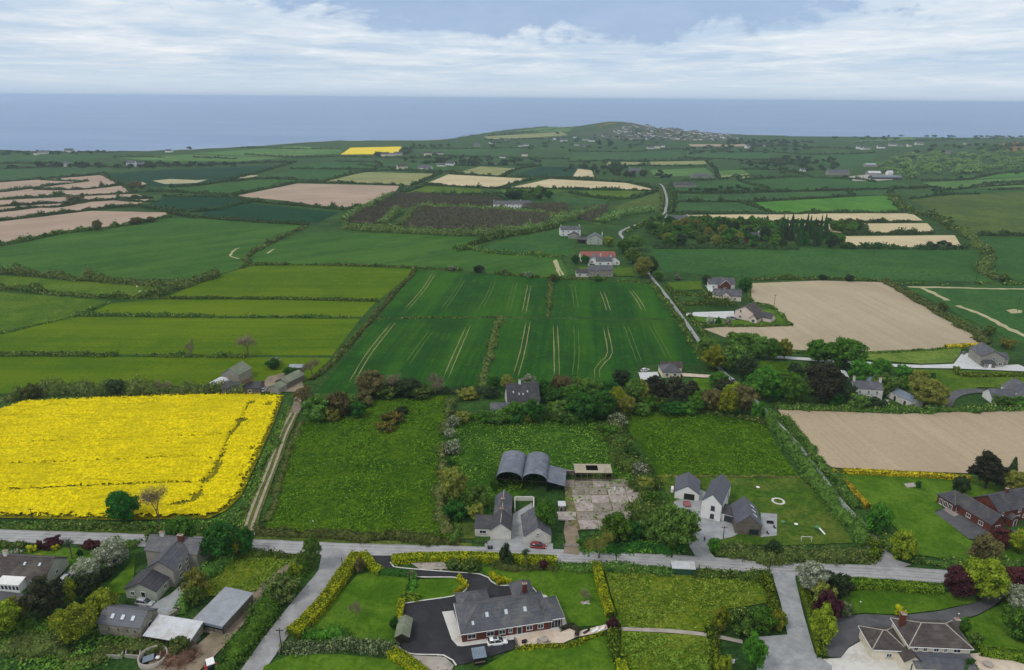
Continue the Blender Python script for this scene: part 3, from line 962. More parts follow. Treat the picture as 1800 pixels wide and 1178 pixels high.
# tracks
T1 = [(516, 727), (500, 760), (487, 795), (472, 835), (452, 885), (438, 925), (432, 944)]
ribbon("track", [(519, 668), (524, 680), (530, 694), (524, 712), (516, 727)], 4.0, RO["dirt"], "dirt track leading up to the far farmyard", "track", wob=0.4)
ribbon("track", T1, 4.4, mat_grass("track_grass", C(92, 100, 50), C(120, 120, 70), C(60, 78, 34), 0.2, 1.2), "grassy farm track with two ruts beside the yellow field", "track", wob=0.3)
L1 = spline([Vector(at(u, v)[:2]) for u, v in T1], 4)
for sg in (-1, 1):
 Q = []
 for i, p in enumerate(L1):
  d = (L1[min(i + 1, len(L1) - 1)] - L1[max(i - 1, 0)]).normalized()
  Q.append(p + Vector((-d.y, d.x)) * 0.95 * sg)
 ribbon("wheel_rut", None, 0.8, RO["rut"], "pale wheel rut of the farm track, " + ("left" if sg > 0 else "right") + " one", "track", world_pts=Q, wob=0.1, extra=6, curved=False)
ribbon("track", [(540, 983), (512, 998), (478, 1025), (455, 1048), (438, 1062), (415, 1090), (390, 1120), (360, 1150), (330, 1178), (290, 1230)], lambda t: 3.0 + 3.5 * t, RO["dirt"], "brown dirt track past the grey metal shed", "track", wob=0.5)
sheet("farmyard", [(240, 1068), (275, 1060), (300, 1046), (326, 1024), (330, 1030), (322, 1058), (300, 1082), (275, 1100), (250, 1090)], RO["gravel"], "grey yard beside the stone farmhouse", "yard")
sheet("farmyard", [(330, 1098), (380, 1050), (440, 1052), (432, 1080), (396, 1118), (350, 1112)], RO["dirt"], "dirt floor around the grey metal shed", "yard")
sheet("farmyard", [(262, 1160), (340, 1136), (380, 1125), (365, 1160), (330, 1200), (260, 1200)], RO["dirt"], "trampled dirt by the rubble heap", "yard")
sheet("farmyard", [(455, 690), (470, 664), (505, 655), (530, 655), (528, 690)], RO["dirt"], "dirt farmyard among the far sheds", "yard")
sheet("farmyard", [(0, 1040), (60, 1048), (80, 1030), (60, 1060), (-60, 1070), (-60, 1040)], RO["oldtar"], "dark apron before the left bungalow", "yard")
# georgian farm and grey stone house on the right
sheet("drive", [(1361, 627), (1418, 630), (1510, 636), (1565, 641), (1620, 643), (1676, 641), (1690, 623), (1722, 620), (1724, 645), (1790, 642), (1820, 655), (1680, 649), (1600, 648), (1510, 642), (1418, 635), (1361, 631)], RO["white"], "white gravel drive to the grey stone house", "drive")
sheet("lawn", [(1512, 620), (1690, 613), (1688, 624), (1674, 639), (1620, 641), (1512, 633)], mat_grass("pale_lawn", C(96, 122, 44), C(118, 136, 60), C(76, 104, 36), 0.04, 0.5), "pale lawn above the white gravel drive", "lawn")
field([(1600, 650), (1680, 652), (1960, 660), (1960, 690), (1720, 682), (1660, 700), (1652, 712), (1630, 700)], "past2", "pasture below the white gravel drive")
ribbon("drive", [(1662, 716), (1668, 702), (1685, 692), (1717, 688), (1750, 692), (1790, 700)], 4.6, RO["oldtar"], "curved dark drive to the white house at the right edge", "drive", step=2)
field([(1335, 636), (1410, 638), (1430, 660), (1340, 660)], "meadow", "shaded paddock behind the roadside trees")
# roadside house plots in the middle distance
sheet("drive", [(1206, 552), (1222, 550), (1290, 548), (1292, 563), (1262, 560), (1206, 556)], RO["white"], "pale gravel drive of the pink house", "drive")
sheet("lawn", [(1216, 556), (1262, 562), (1325, 566), (1340, 546), (1362, 545), (1386, 571), (1260, 573), (1226, 565)], G["lawn"], "lawn round the pink house", "lawn")
sheet("lawn", [(1172, 498), (1232, 495), (1236, 510), (1185, 512)], M["past2"], "lawn before the brick gabled house", "lawn")
sheet("drive", [(1242, 506), (1262, 500), (1262, 514), (1246, 514)], RO["white"], "pale drive of the brick gabled house", "drive")
sheet("lawn", [(1018, 470), (1020, 484), (1115, 487), (1110, 472)], M["past2"], "lawn round the far grey house by the lane", "lawn")
sheet("patio", [(1122, 656), (1156, 655), (1160, 668), (1126, 669)], RO["white"], "pale terrace beside the bungalow behind the trees", "patio")
sheet("footpath", [(1196, 657), (1255, 661), (1258, 666), (1200, 663)], RO["pave"], "pale path to the bungalow behind the trees", "path")
sheet("lawn", [(1218, 666), (1245, 667), (1252, 690), (1222, 690)], G["lawn"], "small lawn by the lane behind the trees", "lawn")
# far farmyard on the right
sheet("farmyard", [(1492, 311), (1530, 307), (1560, 308), (1570, 317), (1540, 319), (1500, 319)], RO["conc"], "pale concrete yard of the far farm", "yard")
# ------------------------------------------------------------------ foliage building blocks
def leaf_quads(P, Nn, size, rng, aspect=0.7):
 """one quad per point, facing roughly along Nn"""
 n = len(P)
 a = rng.normal(size=(n, 3))
 t = np.cross(Nn, a)
 t /= np.linalg.norm(t, axis=1, keepdims=True) + 1e-9
 b = np.cross(Nn, t)
 s = (np.asarray(size) * rng.uniform(0.6, 1.35, n))[:, None] * 0.5
 V = np.stack([P - t * s - b * s * aspect, P + t * s - b * s * aspect, P + t * s + b * s * aspect, P - t * s + b * s * aspect], 1).reshape(-1, 3)
 return V, np.arange(n * 4).reshape(-1, 4)


def ico(sub=1):
 bm = bmesh.new()
 bmesh.ops.create_icosphere(bm, subdivisions=sub, radius=1.0)
 V = np.array([v.co[:] for v in bm.verts])
 T = np.array([[v.index for v in f.verts] for f in bm.faces])
 bm.free()
 return V, T


ICO1 = ico(1)
ICO2 = ico(2)


def join(parts):
 """parts: list of (verts, quads or None, tris or None)"""
 VV, QQ, TT, o = [], [], [], 0
 for v, q, t in parts:
  VV.append(v)
  if q is not None and len(q):
   QQ.append(np.asarray(q) + o)
  if t is not None and len(t):
   TT.append(np.asarray(t) + o)
  o += len(v)
 return np.concatenate(VV), (np.concatenate(QQ) if QQ else None), (np.concatenate(TT) if TT else None)


def unit(n, rng):
 d = rng.normal(size=(n, 3))
 return d / np.linalg.norm(d, axis=1, keepdims=True)


def crown_mesh(name, seed, H=10.0, R=4.0, base=0.22, nclump=34, nleaf=5200, leaf=0.42, prof=None, core=0.70, low=0.6):
 """broad crown: uneven clumps of leaves; H total height, crown from base*H to H"""
 rng = np.random.default_rng(seed)
 cz, hz = H * (1 + base) / 2, H * (1 - base) / 2
 C_, rad = [], []
 tries = 0
 while len(C_) < nclump and tries < 6000:
  tries += 1
  d = unit(1, rng)[0]
  k = rng.uniform(0.30, 0.90)
  p = d * k
  zz = p[2]
  f = prof((zz + 1) / 2) if prof else 1.0
  q = np.array([p[0] * R * f, p[1] * R * f, cz + zz * hz])
  r = rng.uniform(0.13, 0.31) * R * (0.75 + 0.25 * f)
  if all(np.linalg.norm(q - c) > 0.50 * (r + s) for c, s in zip(C_, rad)):
   C_.append(q)
   rad.append(r)
 C_, rad = np.array(C_), np.array(rad)
 w = rad ** 2
 cnt = np.maximum(8, (nleaf * w / w.sum()).astype(int))
 parts, LP, LN = [], [], []
 for c, r, n in zip(C_, rad, cnt):
  d = unit(n, rng)
  d[:, 2] = np.where(d[:, 2] < -low, -d[:, 2], d[:, 2])
  rr = r * np.where(rng.random(n) < 0.12, rng.uniform(1.1, 1.5, n), rng.uniform(0.72, 1.12, n))
  p = c + d * rr[:, None] * np.array([1, 1, 0.85])
  keep = np.ones(n, bool)
  for c2, r2 in zip(C_, rad):
   if c2 is c:
    continue
   keep &= np.linalg.norm(p - c2, axis=1) > 0.70 * r2
  LP.append(p[keep])
  LN.append(d[keep] + rng.normal(size=(keep.sum(), 3)) * 0.55)
  if core:
   V, T = ICO1
   parts.append((c + V * r * core * np.array([1, 1, 0.85]) * rng.uniform(0.85, 1.1, (len(V), 1)), None, T))
 P, Nn = np.concatenate(LP), np.concatenate(LN)
 Nn /= np.linalg.norm(Nn, axis=1, keepdims=True)
 v, q = leaf_quads(P, Nn, leaf, rng)
 parts.append((v, q, None))
 V, Q, T = join(parts)
 return mesh_np(name, V, Q, T), (C_, rad)


def tube(pts, rads, n=6):
 V, Q = [], []
 for i, (p, r) in enumerate(zip(pts, rads)):
  p = np.asarray(p, float)
  d = np.asarray(pts[min(i + 1, len(pts) - 1)], float) - np.asarray(pts[max(i - 1, 0)], float)
  d /= np.linalg.norm(d) + 1e-9
  a = np.cross(d, [0.31, 0.95, 0.05] if abs(d[1]) < 0.9 else [1, 0, 0])
  a /= np.linalg.norm(a)
  b = np.cross(d, a)
  for k in range(n):
   th = 2 * math.pi * k / n
   V.append(p + (a * math.cos(th) + b * math.sin(th)) * r)
  if i:
   for k in range(n):
    Q.append(((i - 1) * n + k, (i - 1) * n + (k + 1) % n, i * n + (k + 1) % n, i * n + k))
 return np.array(V), np.array(Q), None


def trunk_mesh(name, seed, H, R, clumps, base=0.22, r0=0.26):
 rng = np.random.default_rng(seed + 99)
 top = np.array([rng.uniform(-.3, .3), rng.uniform(-.3, .3), H * 0.72])
 parts = [tube([(0, 0, -0.3), (0.04, 0.02, H * 0.12), (top[0] * .4, top[1] * .4, H * 0.35), top], [r0 * 1.35, r0, r0 * 0.75, r0 * 0.2], 7)]
 C_, _ = clumps
 for c in C_[rng.permutation(len(C_))[:9]]:
  s = np.array([top[0] * .4, top[1] * .4, H * rng.uniform(base * 0.8, 0.42)])
  m = (s + c) / 2 + np.array([0, 0, -0.3])
  parts.append(tube([s, m, c], [r0 * 0.42, r0 * 0.28, r0 * 0.09], 5))
 V, Q, T = join(parts)
 return smooth(mesh_np(name, V, Q, T))


def bare_mesh(name, seed, H=10.0, R=4.0, buds=3000, bud=0.40):
 """leafless tree: branching limbs, returns limbs mesh and a twig/bud crown mesh"""
 rng = np.random.default_rng(seed)
 limbs, twigs = [], []

 def grow(p, d, ln, r, lev):
  q = p + d * ln
  m = (p + q) / 2 + rng.normal(size=3) * ln * 0.06
  limbs.append(tube([p, m, q], [r, r * 0.8, r * 0.6], 5 if lev < 2 else 3))
  if lev >= 2:
   twigs.extend([m, q])
  if lev >= 4:
   twigs.append(q)
   twigs.append(m)
   return
  for _ in range(3 if lev < 3 else 3):
   nd = d + rng.normal(size=3) * 0.55
   nd[2] = nd[2] * 0.75 + 0.22
   nd /= np.linalg.norm(nd)
   grow(q if rng.random() < .7 else m, nd, ln * rng.uniform(0.62, 0.84), r * 0.55, lev + 1)

 grow(np.array([0, 0, -0.2]), np.array([0.02, 0.0, 1.0]), H * 0.27, 0.30, 0)
 V, Q, T = join(limbs)
 zmax, rmax = V[:, 2].max(), np.abs(V[:, :2]).max()
 sc = np.array([R / rmax, R / rmax, H / zmax])
 V = V * sc
 tw = np.array(twigs) * sc
 P = tw[rng.integers(0, len(tw), buds)] + rng.normal(size=(buds, 3)) * 0.62
 v, q = leaf_quads(P, unit(buds, rng), bud, rng, 0.14)
 return smooth(mesh_np(name + "_limbs", V, Q, T)), mesh_np(name + "_twigs", v, q)


def conifer_mesh(name, seed, H=12.0, R=3.0, nleaf=3600, leaf=0.55, spire=1.0):
 rng = np.random.default_rng(seed)
 z = rng.random(nleaf) ** 1.35
 tier = (z * 11) % 1.0
 rad = R * (1 - z) ** spire * (0.62 + 0.42 * (1 - tier)) + 0.12
 th = rng.uniform(0, 2 * math.pi, nleaf)
 lob = 1 + 0.16 * np.sin(th * 3 + z * 9) + 0.10 * np.sin(th * 7 + z * 25)
 rr = rad * lob * rng.uniform(0.62, 1.06, nleaf)
 P = np.stack([rr * np.cos(th), rr * np.sin(th), 0.06 * H + z * 0.94 * H - 0.25 * rr / R], 1)
 Nn = np.stack([np.cos(th) * 0.6, np.sin(th) * 0.6, np.full(nleaf, 0.8)], 1) + rng.normal(size=(nleaf, 3)) * 0.35
 Nn /= np.linalg.norm(Nn, axis=1, keepdims=True)
 v, q = leaf_quads(P, Nn, leaf, rng, 0.5)
 cs = []
 for i in range(10):
  a = 2 * math.pi * i / 10
  cs.append((math.cos(a) * R * 0.55, math.sin(a) * R * 0.55, 0.10 * H))
 cv = np.array(cs + [(0, 0, H * 0.93)])
 ct = np.array([(i, (i + 1) % 10, 10) for i in range(10)])
 V, Q, T = join([(v, q, None), (cv, None, ct)])
 return mesh_np(name, V, Q, T)


# prototypes: (crown mesh, trunk mesh, H, R)
PROTO = {}


def add_proto(key, seeds, **kw):
 tb = kw.pop("trunk_r", 0.26)
 for s in seeds:
  H, R = kw.get("H", 10.0), kw.get("R", 4.0)
  cm, cl = crown_mesh(key + "_crown", s, **kw)
  tm = trunk_mesh(key + "_trunk", s, H, R, cl, kw.get("base", 0.22), tb)
  PROTO.setdefault(key, []).append((cm, tm, H, R))


add_proto("round", (1, 2, 3, 4), H=10, R=4.6, base=0.10, nclump=80, nleaf=9500, leaf=0.36)
add_proto("tall", (11, 12, 13), H=12, R=3.4, base=0.10, nclump=66, nleaf=7600, leaf=0.36, prof=lambda z: 0.75 + 0.35 * math.sin(math.pi * min(z * 1.1, 1)))
add_proto("bush", (21, 22, 23, 24), H=4.0, R=2.6, base=0.0, nclump=46, nleaf=4800, leaf=0.25, trunk_r=0.12, low=0.95)
add_proto("airy", (31, 32, 33), H=10, R=4.4, base=0.12, nclump=40, nleaf=4200, leaf=0.34, core=0.0)
add_proto("pine", (41, 42), H=12, R=4.0, base=0.12, nclump=44, nleaf=6400, leaf=0.42, prof=lambda z: 1.25 - 0.85 * z)
add_proto("globe", (51,), H=1.6, R=0.85, base=0.0, nclump=30, nleaf=900, leaf=0.14, trunk_r=0.05, low=0.95)
add_proto("far", (61, 62, 63), H=8, R=4.2, base=0.0, nclump=16, nleaf=420, leaf=1.15, low=0.95)
for s in (71, 72):
 PROTO.setdefault("conifer", []).append((conifer_mesh("conifer_crown", s), trunk_mesh("conifer_trunk", s, 12, 3, (np.zeros((0, 3)), np.zeros(0))), 12.0, 3.0))
for s in (81, 82, 83):
 l, t = bare_mesh("bare", s)
 PROTO.setdefault("bare", []).append((t, l, 10.0, 4.0))

def mat_rape():
 t = NT("rape_flower")
 col = t.mix(t.rng(t.noise(1.3, 4, 0.7), 0.42, 0.58), C(190, 174, 6), C(240, 220, 8))
 col = t.mix(t.rng(t.noise(0.05, 5, 0.6, dist=0.6), 0.48, 0.62, 0, 0.5), col, C(186, 174, 10))
 col = t.mix(t.rng(t.noise(0.5, 4, 0.7, vec=t.map((0.25, 1.6, 1), 0.0)), 0.5, 0.64, 0, 0.5), col, C(150, 140, 10))
 g = t.n("ShaderNodeNewGeometry")
 col = t.mix(t.rng(g.outputs['Random Per Island'], 0.86, 0.9, 0, 0.35), col, C(150, 150, 16))
 t.bsdf(col, 0.9, 0.08)
 return t.m


LEAF = dict(
 green=mat_leaf("leaf_green", C(45, 77, 25), C(98, 147, 45)),
 mid=mat_leaf("leaf_mid", C(54, 83, 35), C(116, 151, 62)),
 deep=mat_leaf("leaf_deep", C(29, 66, 27), C(66, 120, 39)),
 bright=mat_leaf("leaf_bright", C(75, 98, 21), C(160, 171, 46)),
 yellow=mat_leaf("leaf_yellow", C(132, 137, 20), C(215, 207, 37)),
 dark=mat_leaf("leaf_dark", C(35, 50, 33), C(72, 93, 54)),
 black=mat_leaf("leaf_black", C(39, 42, 33), C(75, 77, 54)),
 olive=mat_leaf("leaf_olive", C(83, 93, 39), C(155, 157, 68)),
 brown=mat_leaf("leaf_brown", C(74, 72, 42), C(134, 126, 78)),
 copper=mat_leaf("leaf_copper", C(52, 27, 33), C(106, 58, 64)),
 blossom=mat_leaf("leaf_blossom", C(66, 84, 48), C(124, 138, 92), C(206, 206, 190), 0.26),
 silver=mat_leaf("leaf_silver", C(104, 122, 88), C(168, 180, 148), C(205, 208, 190), 0.25),
 hedge=mat_leaf("hedge_leaf", C(39, 62, 27), C(98, 128, 50), C(147, 155, 77), 0.12),
 hedgeb=mat_leaf("hedge_brownish", C(54, 68, 34), C(112, 129, 61), C(137, 137, 80), 0.10),
 hedgef=mat_leaf("far_hedge_leaf", C(39, 60, 33), C(80, 104, 54), None, 0, 0.2),
 privet=mat_leaf("privet_leaf", C(102, 120, 10), C(183, 185, 27), C(73, 93, 15), 0.25),
 privetg=mat_leaf("clipped_green_leaf", C(71, 100, 17), C(132, 154, 37), C(49, 73, 17), 0.25),
 golden=mat_leaf("golden_conifer_leaf", C(146, 132, 17), C(232, 205, 44), C(112, 110, 22), 0.25),
 greyg=mat_leaf("grey_green_leaf", C(81, 98, 61), C(146, 163, 112), C(59, 76, 44), 0.25),
 gorse=mat_leaf("gorse_leaf", C(54, 62, 30), C(98, 102, 46), C(190, 140, 40), 0.10),
 twig=mat_leaf("bare_twigs", C(85, 76, 61), C(149, 134, 112), None, 0, 0.15, 0.0),
 stem=mat_leaf("plantation_stems", C(88, 84, 70), C(142, 134, 116), C(118, 138, 84), 0.16, 0.1, 0.0),
 willow=mat_leaf("plantation_edge_leaf", C(72, 98, 50), C(136, 164, 88)),
 wood=mat_leaf("far_wood_leaf", C(84, 112, 58), C(150, 172, 96)),
 rape=mat_rape(),
)
BARK = mat_plain("bark", C(82, 72, 58), 0.3, 2.0)
BARKG = mat_plain("grey_bark", C(110, 100, 86), 0.3, 2.0)
TCOUNT = [0]


def tree(shape, leaf, u, vb, vt, wpx, label, group=None, name=None, cat="tree"):
 """plant standing at ground pixel (u, vb), reaching up to row vt, wpx wide"""
 p = at(u, vb)
 H = height_for(p, vt)
 k = ppm(p)
 W = wpx / k
 TCOUNT[0] += 1
 protos = PROTO[shape]
 cm, tm, h_, r_ = protos[TCOUNT[0] % len(protos)]
 root = empty(name or ("shrub" if cat == "shrub" else "tree"), p, (TCOUNT[0] * 2.399) % 6.283)
 root.scale = (W / (2 * r_), W / (2 * r_), max(H, 0.5) / h_)
 for nm, me, m in (("crown", cm, LEAF[leaf]), ("trunk", tm, BARKG if shape == "bare" else BARK)):
  o = bpy.data.objects.new(nm, me)
  COL.objects.link(o)
  o.parent = root
  if not me.materials:
   me.materials.append(m)
  o.material_slots[0].link = 'OBJECT'
  o.material_slots[0].material = m
 tag(root, label, cat, group)
 return root


def far_tree(leaf, u, v, hm, wm, label, group, shape="far"):
 p = at(u, v)
 TCOUNT[0] += 1
 protos = PROTO[shape]
 me, _, h_, r_ = protos[TCOUNT[0] % len(protos)]
 o = bpy.data.objects.new("tree", me)
 COL.objects.link(o)
 o.location = p
 o.rotation_euler = (0, 0, TCOUNT[0] * 2.399 % 6.283)
 o.scale = (wm / (2 * r_), wm / (2 * r_), hm / h_)
 if not me.materials:
  me.materials.append(LEAF[leaf])
 o.material_slots[0].link = 'OBJECT'
 o.material_slots[0].material = LEAF[leaf]
 tag(o, label, "tree", group)
 return o


def sm_noise(n, rng, k):
 """smooth random row of n values about 0 with correlation length k"""
 m = max(2, int(n / k) + 3)
 a = rng.normal(size=m)
 x = np.linspace(0, m - 1.001, n)
 i = x.astype(int)
 t = x - i
 t = t * t * (3 - 2 * t)
 return a[i] * (1 - t) + a[np.minimum(i + 1, m - 1)] * t


def hedge(px, width, height, leaf, label, group=None, trim=False, gaps=0.0, name="hedge", cat="hedge", lumpy=0.55, dense=1.0, closed=False, pts=None, big=0.0):
 """hedge along ground pixels: bumpy solid core under a skin of leaves; trimmed hedges keep straight faces"""
 W = pts or [at(u, v) for u, v in px]
 L = spline([w[:2] for w in W], 1.0 if trim else 1.6)
 rng = np.random.default_rng(int(abs(W[0][0] * 31 + W[0][1] * 17)) % 99991 + len(W))
 P2 = np.array([(p.x, p.y) for p in L])
 D = float(np.mean(P2[:, 1])) / math.cos(PITCH)
 leaf_s = max(0.24 if trim else 0.34, 1.25 * D / 711.0)
 n = len(P2)
 d = np.gradient(P2, axis=0)
 ln = np.linalg.norm(d, axis=1, keepdims=True)
 d = d / (ln + 1e-9)
 nrm = np.stack([-d[:, 1], d[:, 0]], 1)
 length = float(np.sum(np.linalg.norm(np.diff(P2, axis=0), axis=1)))
 if trim:
  hv = height * (1 + 0.03 * sm_noise(n, rng, 4))
  wv = width * (1 + 0.04 * sm_noise(n, rng, 4))
  off = np.zeros(n)
 else:
  kk = 3.0 if D < 400 else 5.0
  hv = height * np.clip(1 + lumpy * sm_noise(n, rng, kk) + 0.15 * sm_noise(n, rng, 1.2), 0.30, 2.1)
  if big:
   hv = hv + big * np.maximum(0, sm_noise(n, rng, 5) - 0.8)
  wv = width * np.clip(1 + lumpy * 0.8 * sm_noise(n, rng, kk * .8) + 0.12 * sm_noise(n, rng, 1.2), 0.40, 2.1)
  off = 0.18 * width * sm_noise(n, rng, 6)
 alive = np.ones(n, bool)
 if gaps:
  alive = sm_noise(n, rng, 6) > -1.6 + 2.4 * gaps
 ctr = P2 + nrm * off[:, None]
 gz = np.array([float(h(a, b)) for a, b in ctr])
 # cross-section profile (unit half-width, unit height)
 prof = np.array([(-1, 0), (-1.0, .45), (-.96, .93), (-.5, 1.0), (.5, 1.0), (.96, .93), (1.0, .45), (1, 0)]) if trim else np.array([(-.9, 0), (-1.0, .35), (-.78, .72), (-.30, .97), (.30, .97), (.78, .72), (1.0, .35), (.9, 0)])
 m = len(prof)
 core_k = 0.93 if trim else 0.80
 V = np.zeros((n, m, 3))
 jit = rng.uniform(0.9, 1.08, (n, m)) if not trim else np.ones((n, m))
 for j, (a, b) in enumerate(prof):
  V[:, j, :2] = ctr + nrm * (a * wv * 0.5 * core_k * jit[:, j])[:, None]
  V[:, j, 2] = gz + b * hv * core_k * jit[:, j] - (0.05 if b == 0 else 0)
 Q = []
 for i in range(n - 1):
  if not (alive[i] and alive[i + 1]):
   continue
  for j in range(m - 1):
   a = i * m + j
   Q.append((a, a + 1, a + m + 1, a + m))
 tris = []
 for i in (0, n - 1):
  for j in range(1, m - 1):
   tris.append((i * m, i * m + j, i * m + j + 1))
 per = width + 2 * height
 cnt = int(dense * 1.35 * length * per / (leaf_s ** 2 * 0.8))
 cnt = max(24, min(cnt, 30000))
 i = rng.integers(0, n, cnt)
 i = i[alive[i]]
 cnt = len(i)
 s = rng.uniform(0, m - 1, cnt)
 j = s.astype(int)
 t = s - j
 if not trim:                                   # weight by profile is near enough even
  pass
 pa, pb = prof[j], prof[np.minimum(j + 1, m - 1)]
 pr = pa * (1 - t)[:, None] + pb * t[:, None]
 rr = rng.uniform(0.94, 1.03, cnt) if trim else np.where(rng.random(cnt) < 0.15, rng.uniform(1.05, 1.35, cnt), rng.uniform(0.78, 1.10, cnt))
 LP = np.zeros((cnt, 3))
 along = rng.uniform(-0.5, 0.5, cnt) * (length / max(n - 1, 1))
 LP[:, :2] = ctr[i] + nrm[i] * (pr[:, 0] * wv[i] * 0.5 * rr)[:, None] + d[i] * along[:, None]
 LP[:, 2] = gz[i] + pr[:, 1] * hv[i] * rr
 LN = np.zeros((cnt, 3))
 LN[:, :2] = nrm[i] * (pr[:, 0] * np.where(pr[:, 1] > 0.9, 0.4, 1.0))[:, None]
 LN[:, 2] = 0.15 + pr[:, 1] ** 2 * 0.9
 LN += rng.normal(size=(cnt, 3)) * (0.30 if trim else 0.55)
 LN /= np.linalg.norm(LN, axis=1, keepdims=True)
 lv, lq = leaf_quads(LP, LN, leaf_s, rng, 0.75)
 VV, QQ, TT = join([(V.reshape(-1, 3), np.array(Q) if Q else None, np.array(tris)), (lv, lq, None)])
 org = np.array([ctr[0, 0], ctr[0, 1], gz[0]])
 o = link(name, mesh_np(name, VV - org, QQ, TT), LEAF[leaf], None, Vector(org))
 return tag(o, label, cat, group)


# ------------------------------------------------------------------ yellow rape crop
def inside_poly(q, P):
 P = np.asarray(P)
 ins = np.zeros(len(q), bool)
 j = len(P) - 1
 for i in range(len(P)):
  ins ^= ((P[i, 1] > q[:, 1]) != (P[j, 1] > q[:, 1])) & (q[:, 0] < (P[j, 0] - P[i, 0]) * (q[:, 1] - P[i, 1]) / (P[j, 1] - P[i, 1] + 1e-12) + P[i, 0])
  j = i
 return ins


def scatter_px(px, n, rng):
 P = np.array([tuple(at(u, v)[:2]) for u, v in px])
 lo, hi = P.min(0), P.max(0)
 out = []
 while len(out) < n:
  q = rng.uniform(lo, hi, (n * 2, 2))
  out += list(q[inside_poly(q, P)])
 return np.array(out[:n]), P


def seg_dist(q, L):
 best = np.full(len(q), 1e9)
 L = np.asarray(L)
 for a, b in zip(L[:-1], L[1:]):
  ab = b - a
  t = np.clip(((q - a) @ ab) / (ab @ ab + 1e-9), 0, 1)
  best = np.minimum(best, np.linalg.norm(q - (a + t[:, None] * ab), axis=1))
 return best


RAPE = [(-170, 738), (0, 722), (44, 707), (160, 702), (300, 697), (424, 694), (499, 697), (482, 744), (452, 812), (424, 874), (398, 899), (367, 913), (204, 916), (0, 912), (-170, 906)]


def build_rape():
 pts = [tuple(at(u, v)[:2]) for u, v in RAPE]
 sheet("field", None, G["rape"], "ground under the yellow rape crop", "field", world_pts=pts)
 rng = np.random.default_rng(5)
 P = np.array(pts)
 lo, hi = P.min(0), P.max(0)
 step = 0.5
 gx, gy = np.arange(lo[0], hi[0], step), np.arange(lo[1], hi[1], step)
 X, Y = np.meshgrid(gx, gy)
 q = np.stack([X.ravel(), Y.ravel()], 1)
 ins = inside_poly(q, P)
 # wheel tracks and headland curves: grooves without flowers
 lines = []

 def ln(px, w, depth=1.0):
  lines.append((np.array([tuple(v) for v in spline([Vector(at(u, v)[:2]) for u, v in px], 3)]), w, depth))
 ln([(-170, 742), (0, 738), (40, 728), (85, 717), (250, 710), (430, 704), (444, 707)], 0.5, .7)
 ln([(70, 745), (200, 740), (380, 734), (405, 738), (420, 745)], 0.5, .6)
 ln([(-170, 785), (0, 781), (200, 773), (395, 766), (412, 760), (424, 742)], 0.55, .8)
 ln([(-170, 822), (0, 818), (200, 811), (340, 804), (372, 808), (385, 815)], 0.6, .8)
 ln([(-170, 868), (0, 864), (150, 857), (300, 851), (350, 850), (372, 842), (386, 822)], 0.7, 1)
 ln([(300, 889), (325, 887), (340, 882), (352, 872)], 1.0, 1)
 ln([(0, 880), (70, 883), (180, 886), (300, 889)], 0.4, .5)
 ln([(440, 708), (422, 742), (404, 768), (388, 806), (380, 822), (360, 850), (346, 876)], 0.5, .9)
 ln([(446, 708), (428, 742), (409, 768), (393, 810), (382, 830), (366, 850), (352, 876)], 0.3, .7)
 ln([(478, 710), (460, 760), (446, 790), (425, 835), (405, 870)], 0.35, .45)
 groove = np.zeros(len(q))
 wob = 0.25 * np.sin(q[:, 0] * 1.9) + 0.25 * np.sin(q[:, 1] * 2.3)
 for L, w, dp in lines:
  dd = seg_dist(q, L) + wob * 0.6
  groove = np.maximum(groove, dp * np.clip(1.4 - dd / (w * 0.95) * 0.8, 0, 1))
 for u, v, r in ((443, 709, 1.5), (425, 741, 1.7), (384, 818, 1.6), (348, 874, 1.6), (443, 790, 1.2), (471, 712, 1.8), (424, 837, 1.0), (372, 848, 1.0), (336, 873, .9)):
  c = np.array(at(u, v)[:2])
  groove = np.maximum(groove, np.clip(1.6 - np.linalg.norm(q - c, axis=1) / r + wob, 0, 1))
 edge = seg_dist(q, np.vstack([P, P[:1]])) + rng.normal(size=len(q)) * .7 + wob
 ins &= edge > .5
 # canopy height with plant-scale lumps
 lump = 0.10 * np.sin(q[:, 0] * 0.9 + 2 * np.sin(q[:, 1] * 0.31)) * np.sin(q[:, 1] * 1.1) + rng.normal(size=len(q)) * 0.10
 Z = 1.15 + lump - 1.0 * groove
 idx = np.arange(len(q)).reshape(X.shape)
 ok = ins.reshape(X.shape)
 a, b, c, d = idx[:-1, :-1], idx[:-1, 1:], idx[1:, 1:], idx[1:, :-1]
 good = ok[:-1, :-1] & ok[:-1, 1:] & ok[1:, 1:] & ok[1:, :-1]
 Gq = groove.reshape(X.shape)
 good &= (Gq[:-1, :-1] + Gq[1:, 1:]) < 1.25
 Q = np.stack([a[good], b[good], c[good], d[good]], 1)
 V = np.stack([q[:, 0] + rng.normal(size=len(q)) * .1, q[:, 1] + rng.normal(size=len(q)) * .1, np.maximum(Z, 0.12)], 1)
 # flower heads standing above the canopy
 k = np.where(ins & (groove < 0.45))[0]
 k = k[rng.random(len(k)) < 0.7]
 FP = V[k] + np.stack([rng.uniform(-.3, .3, len(k)), rng.uniform(-.3, .3, len(k)), rng.uniform(.0, .24, len(k))], 1)
 Nn = np.stack([rng.normal(size=len(k)) * .4, rng.normal(size=len(k)) * .4 - 0.25, np.ones(len(k))], 1)
 Nn /= np.linalg.norm(Nn, axis=1, keepdims=True)
 fv, fq = leaf_quads(FP, Nn, 0.36, rng, 0.7)
 used = np.unique(Q)
 remap = np.full(len(V), -1)
 remap[used] = np.arange(len(used))
 VV, QQ, _ = join([(V[used], remap[Q], None), (fv, fq, None)])
 o = link("rape_crop", mesh_np("rape_crop", VV, QQ), LEAF["rape"])
 tag(o, "bright yellow flowering rape crop with dark wheel tracks", "crop", None, "stuff")


build_rape()


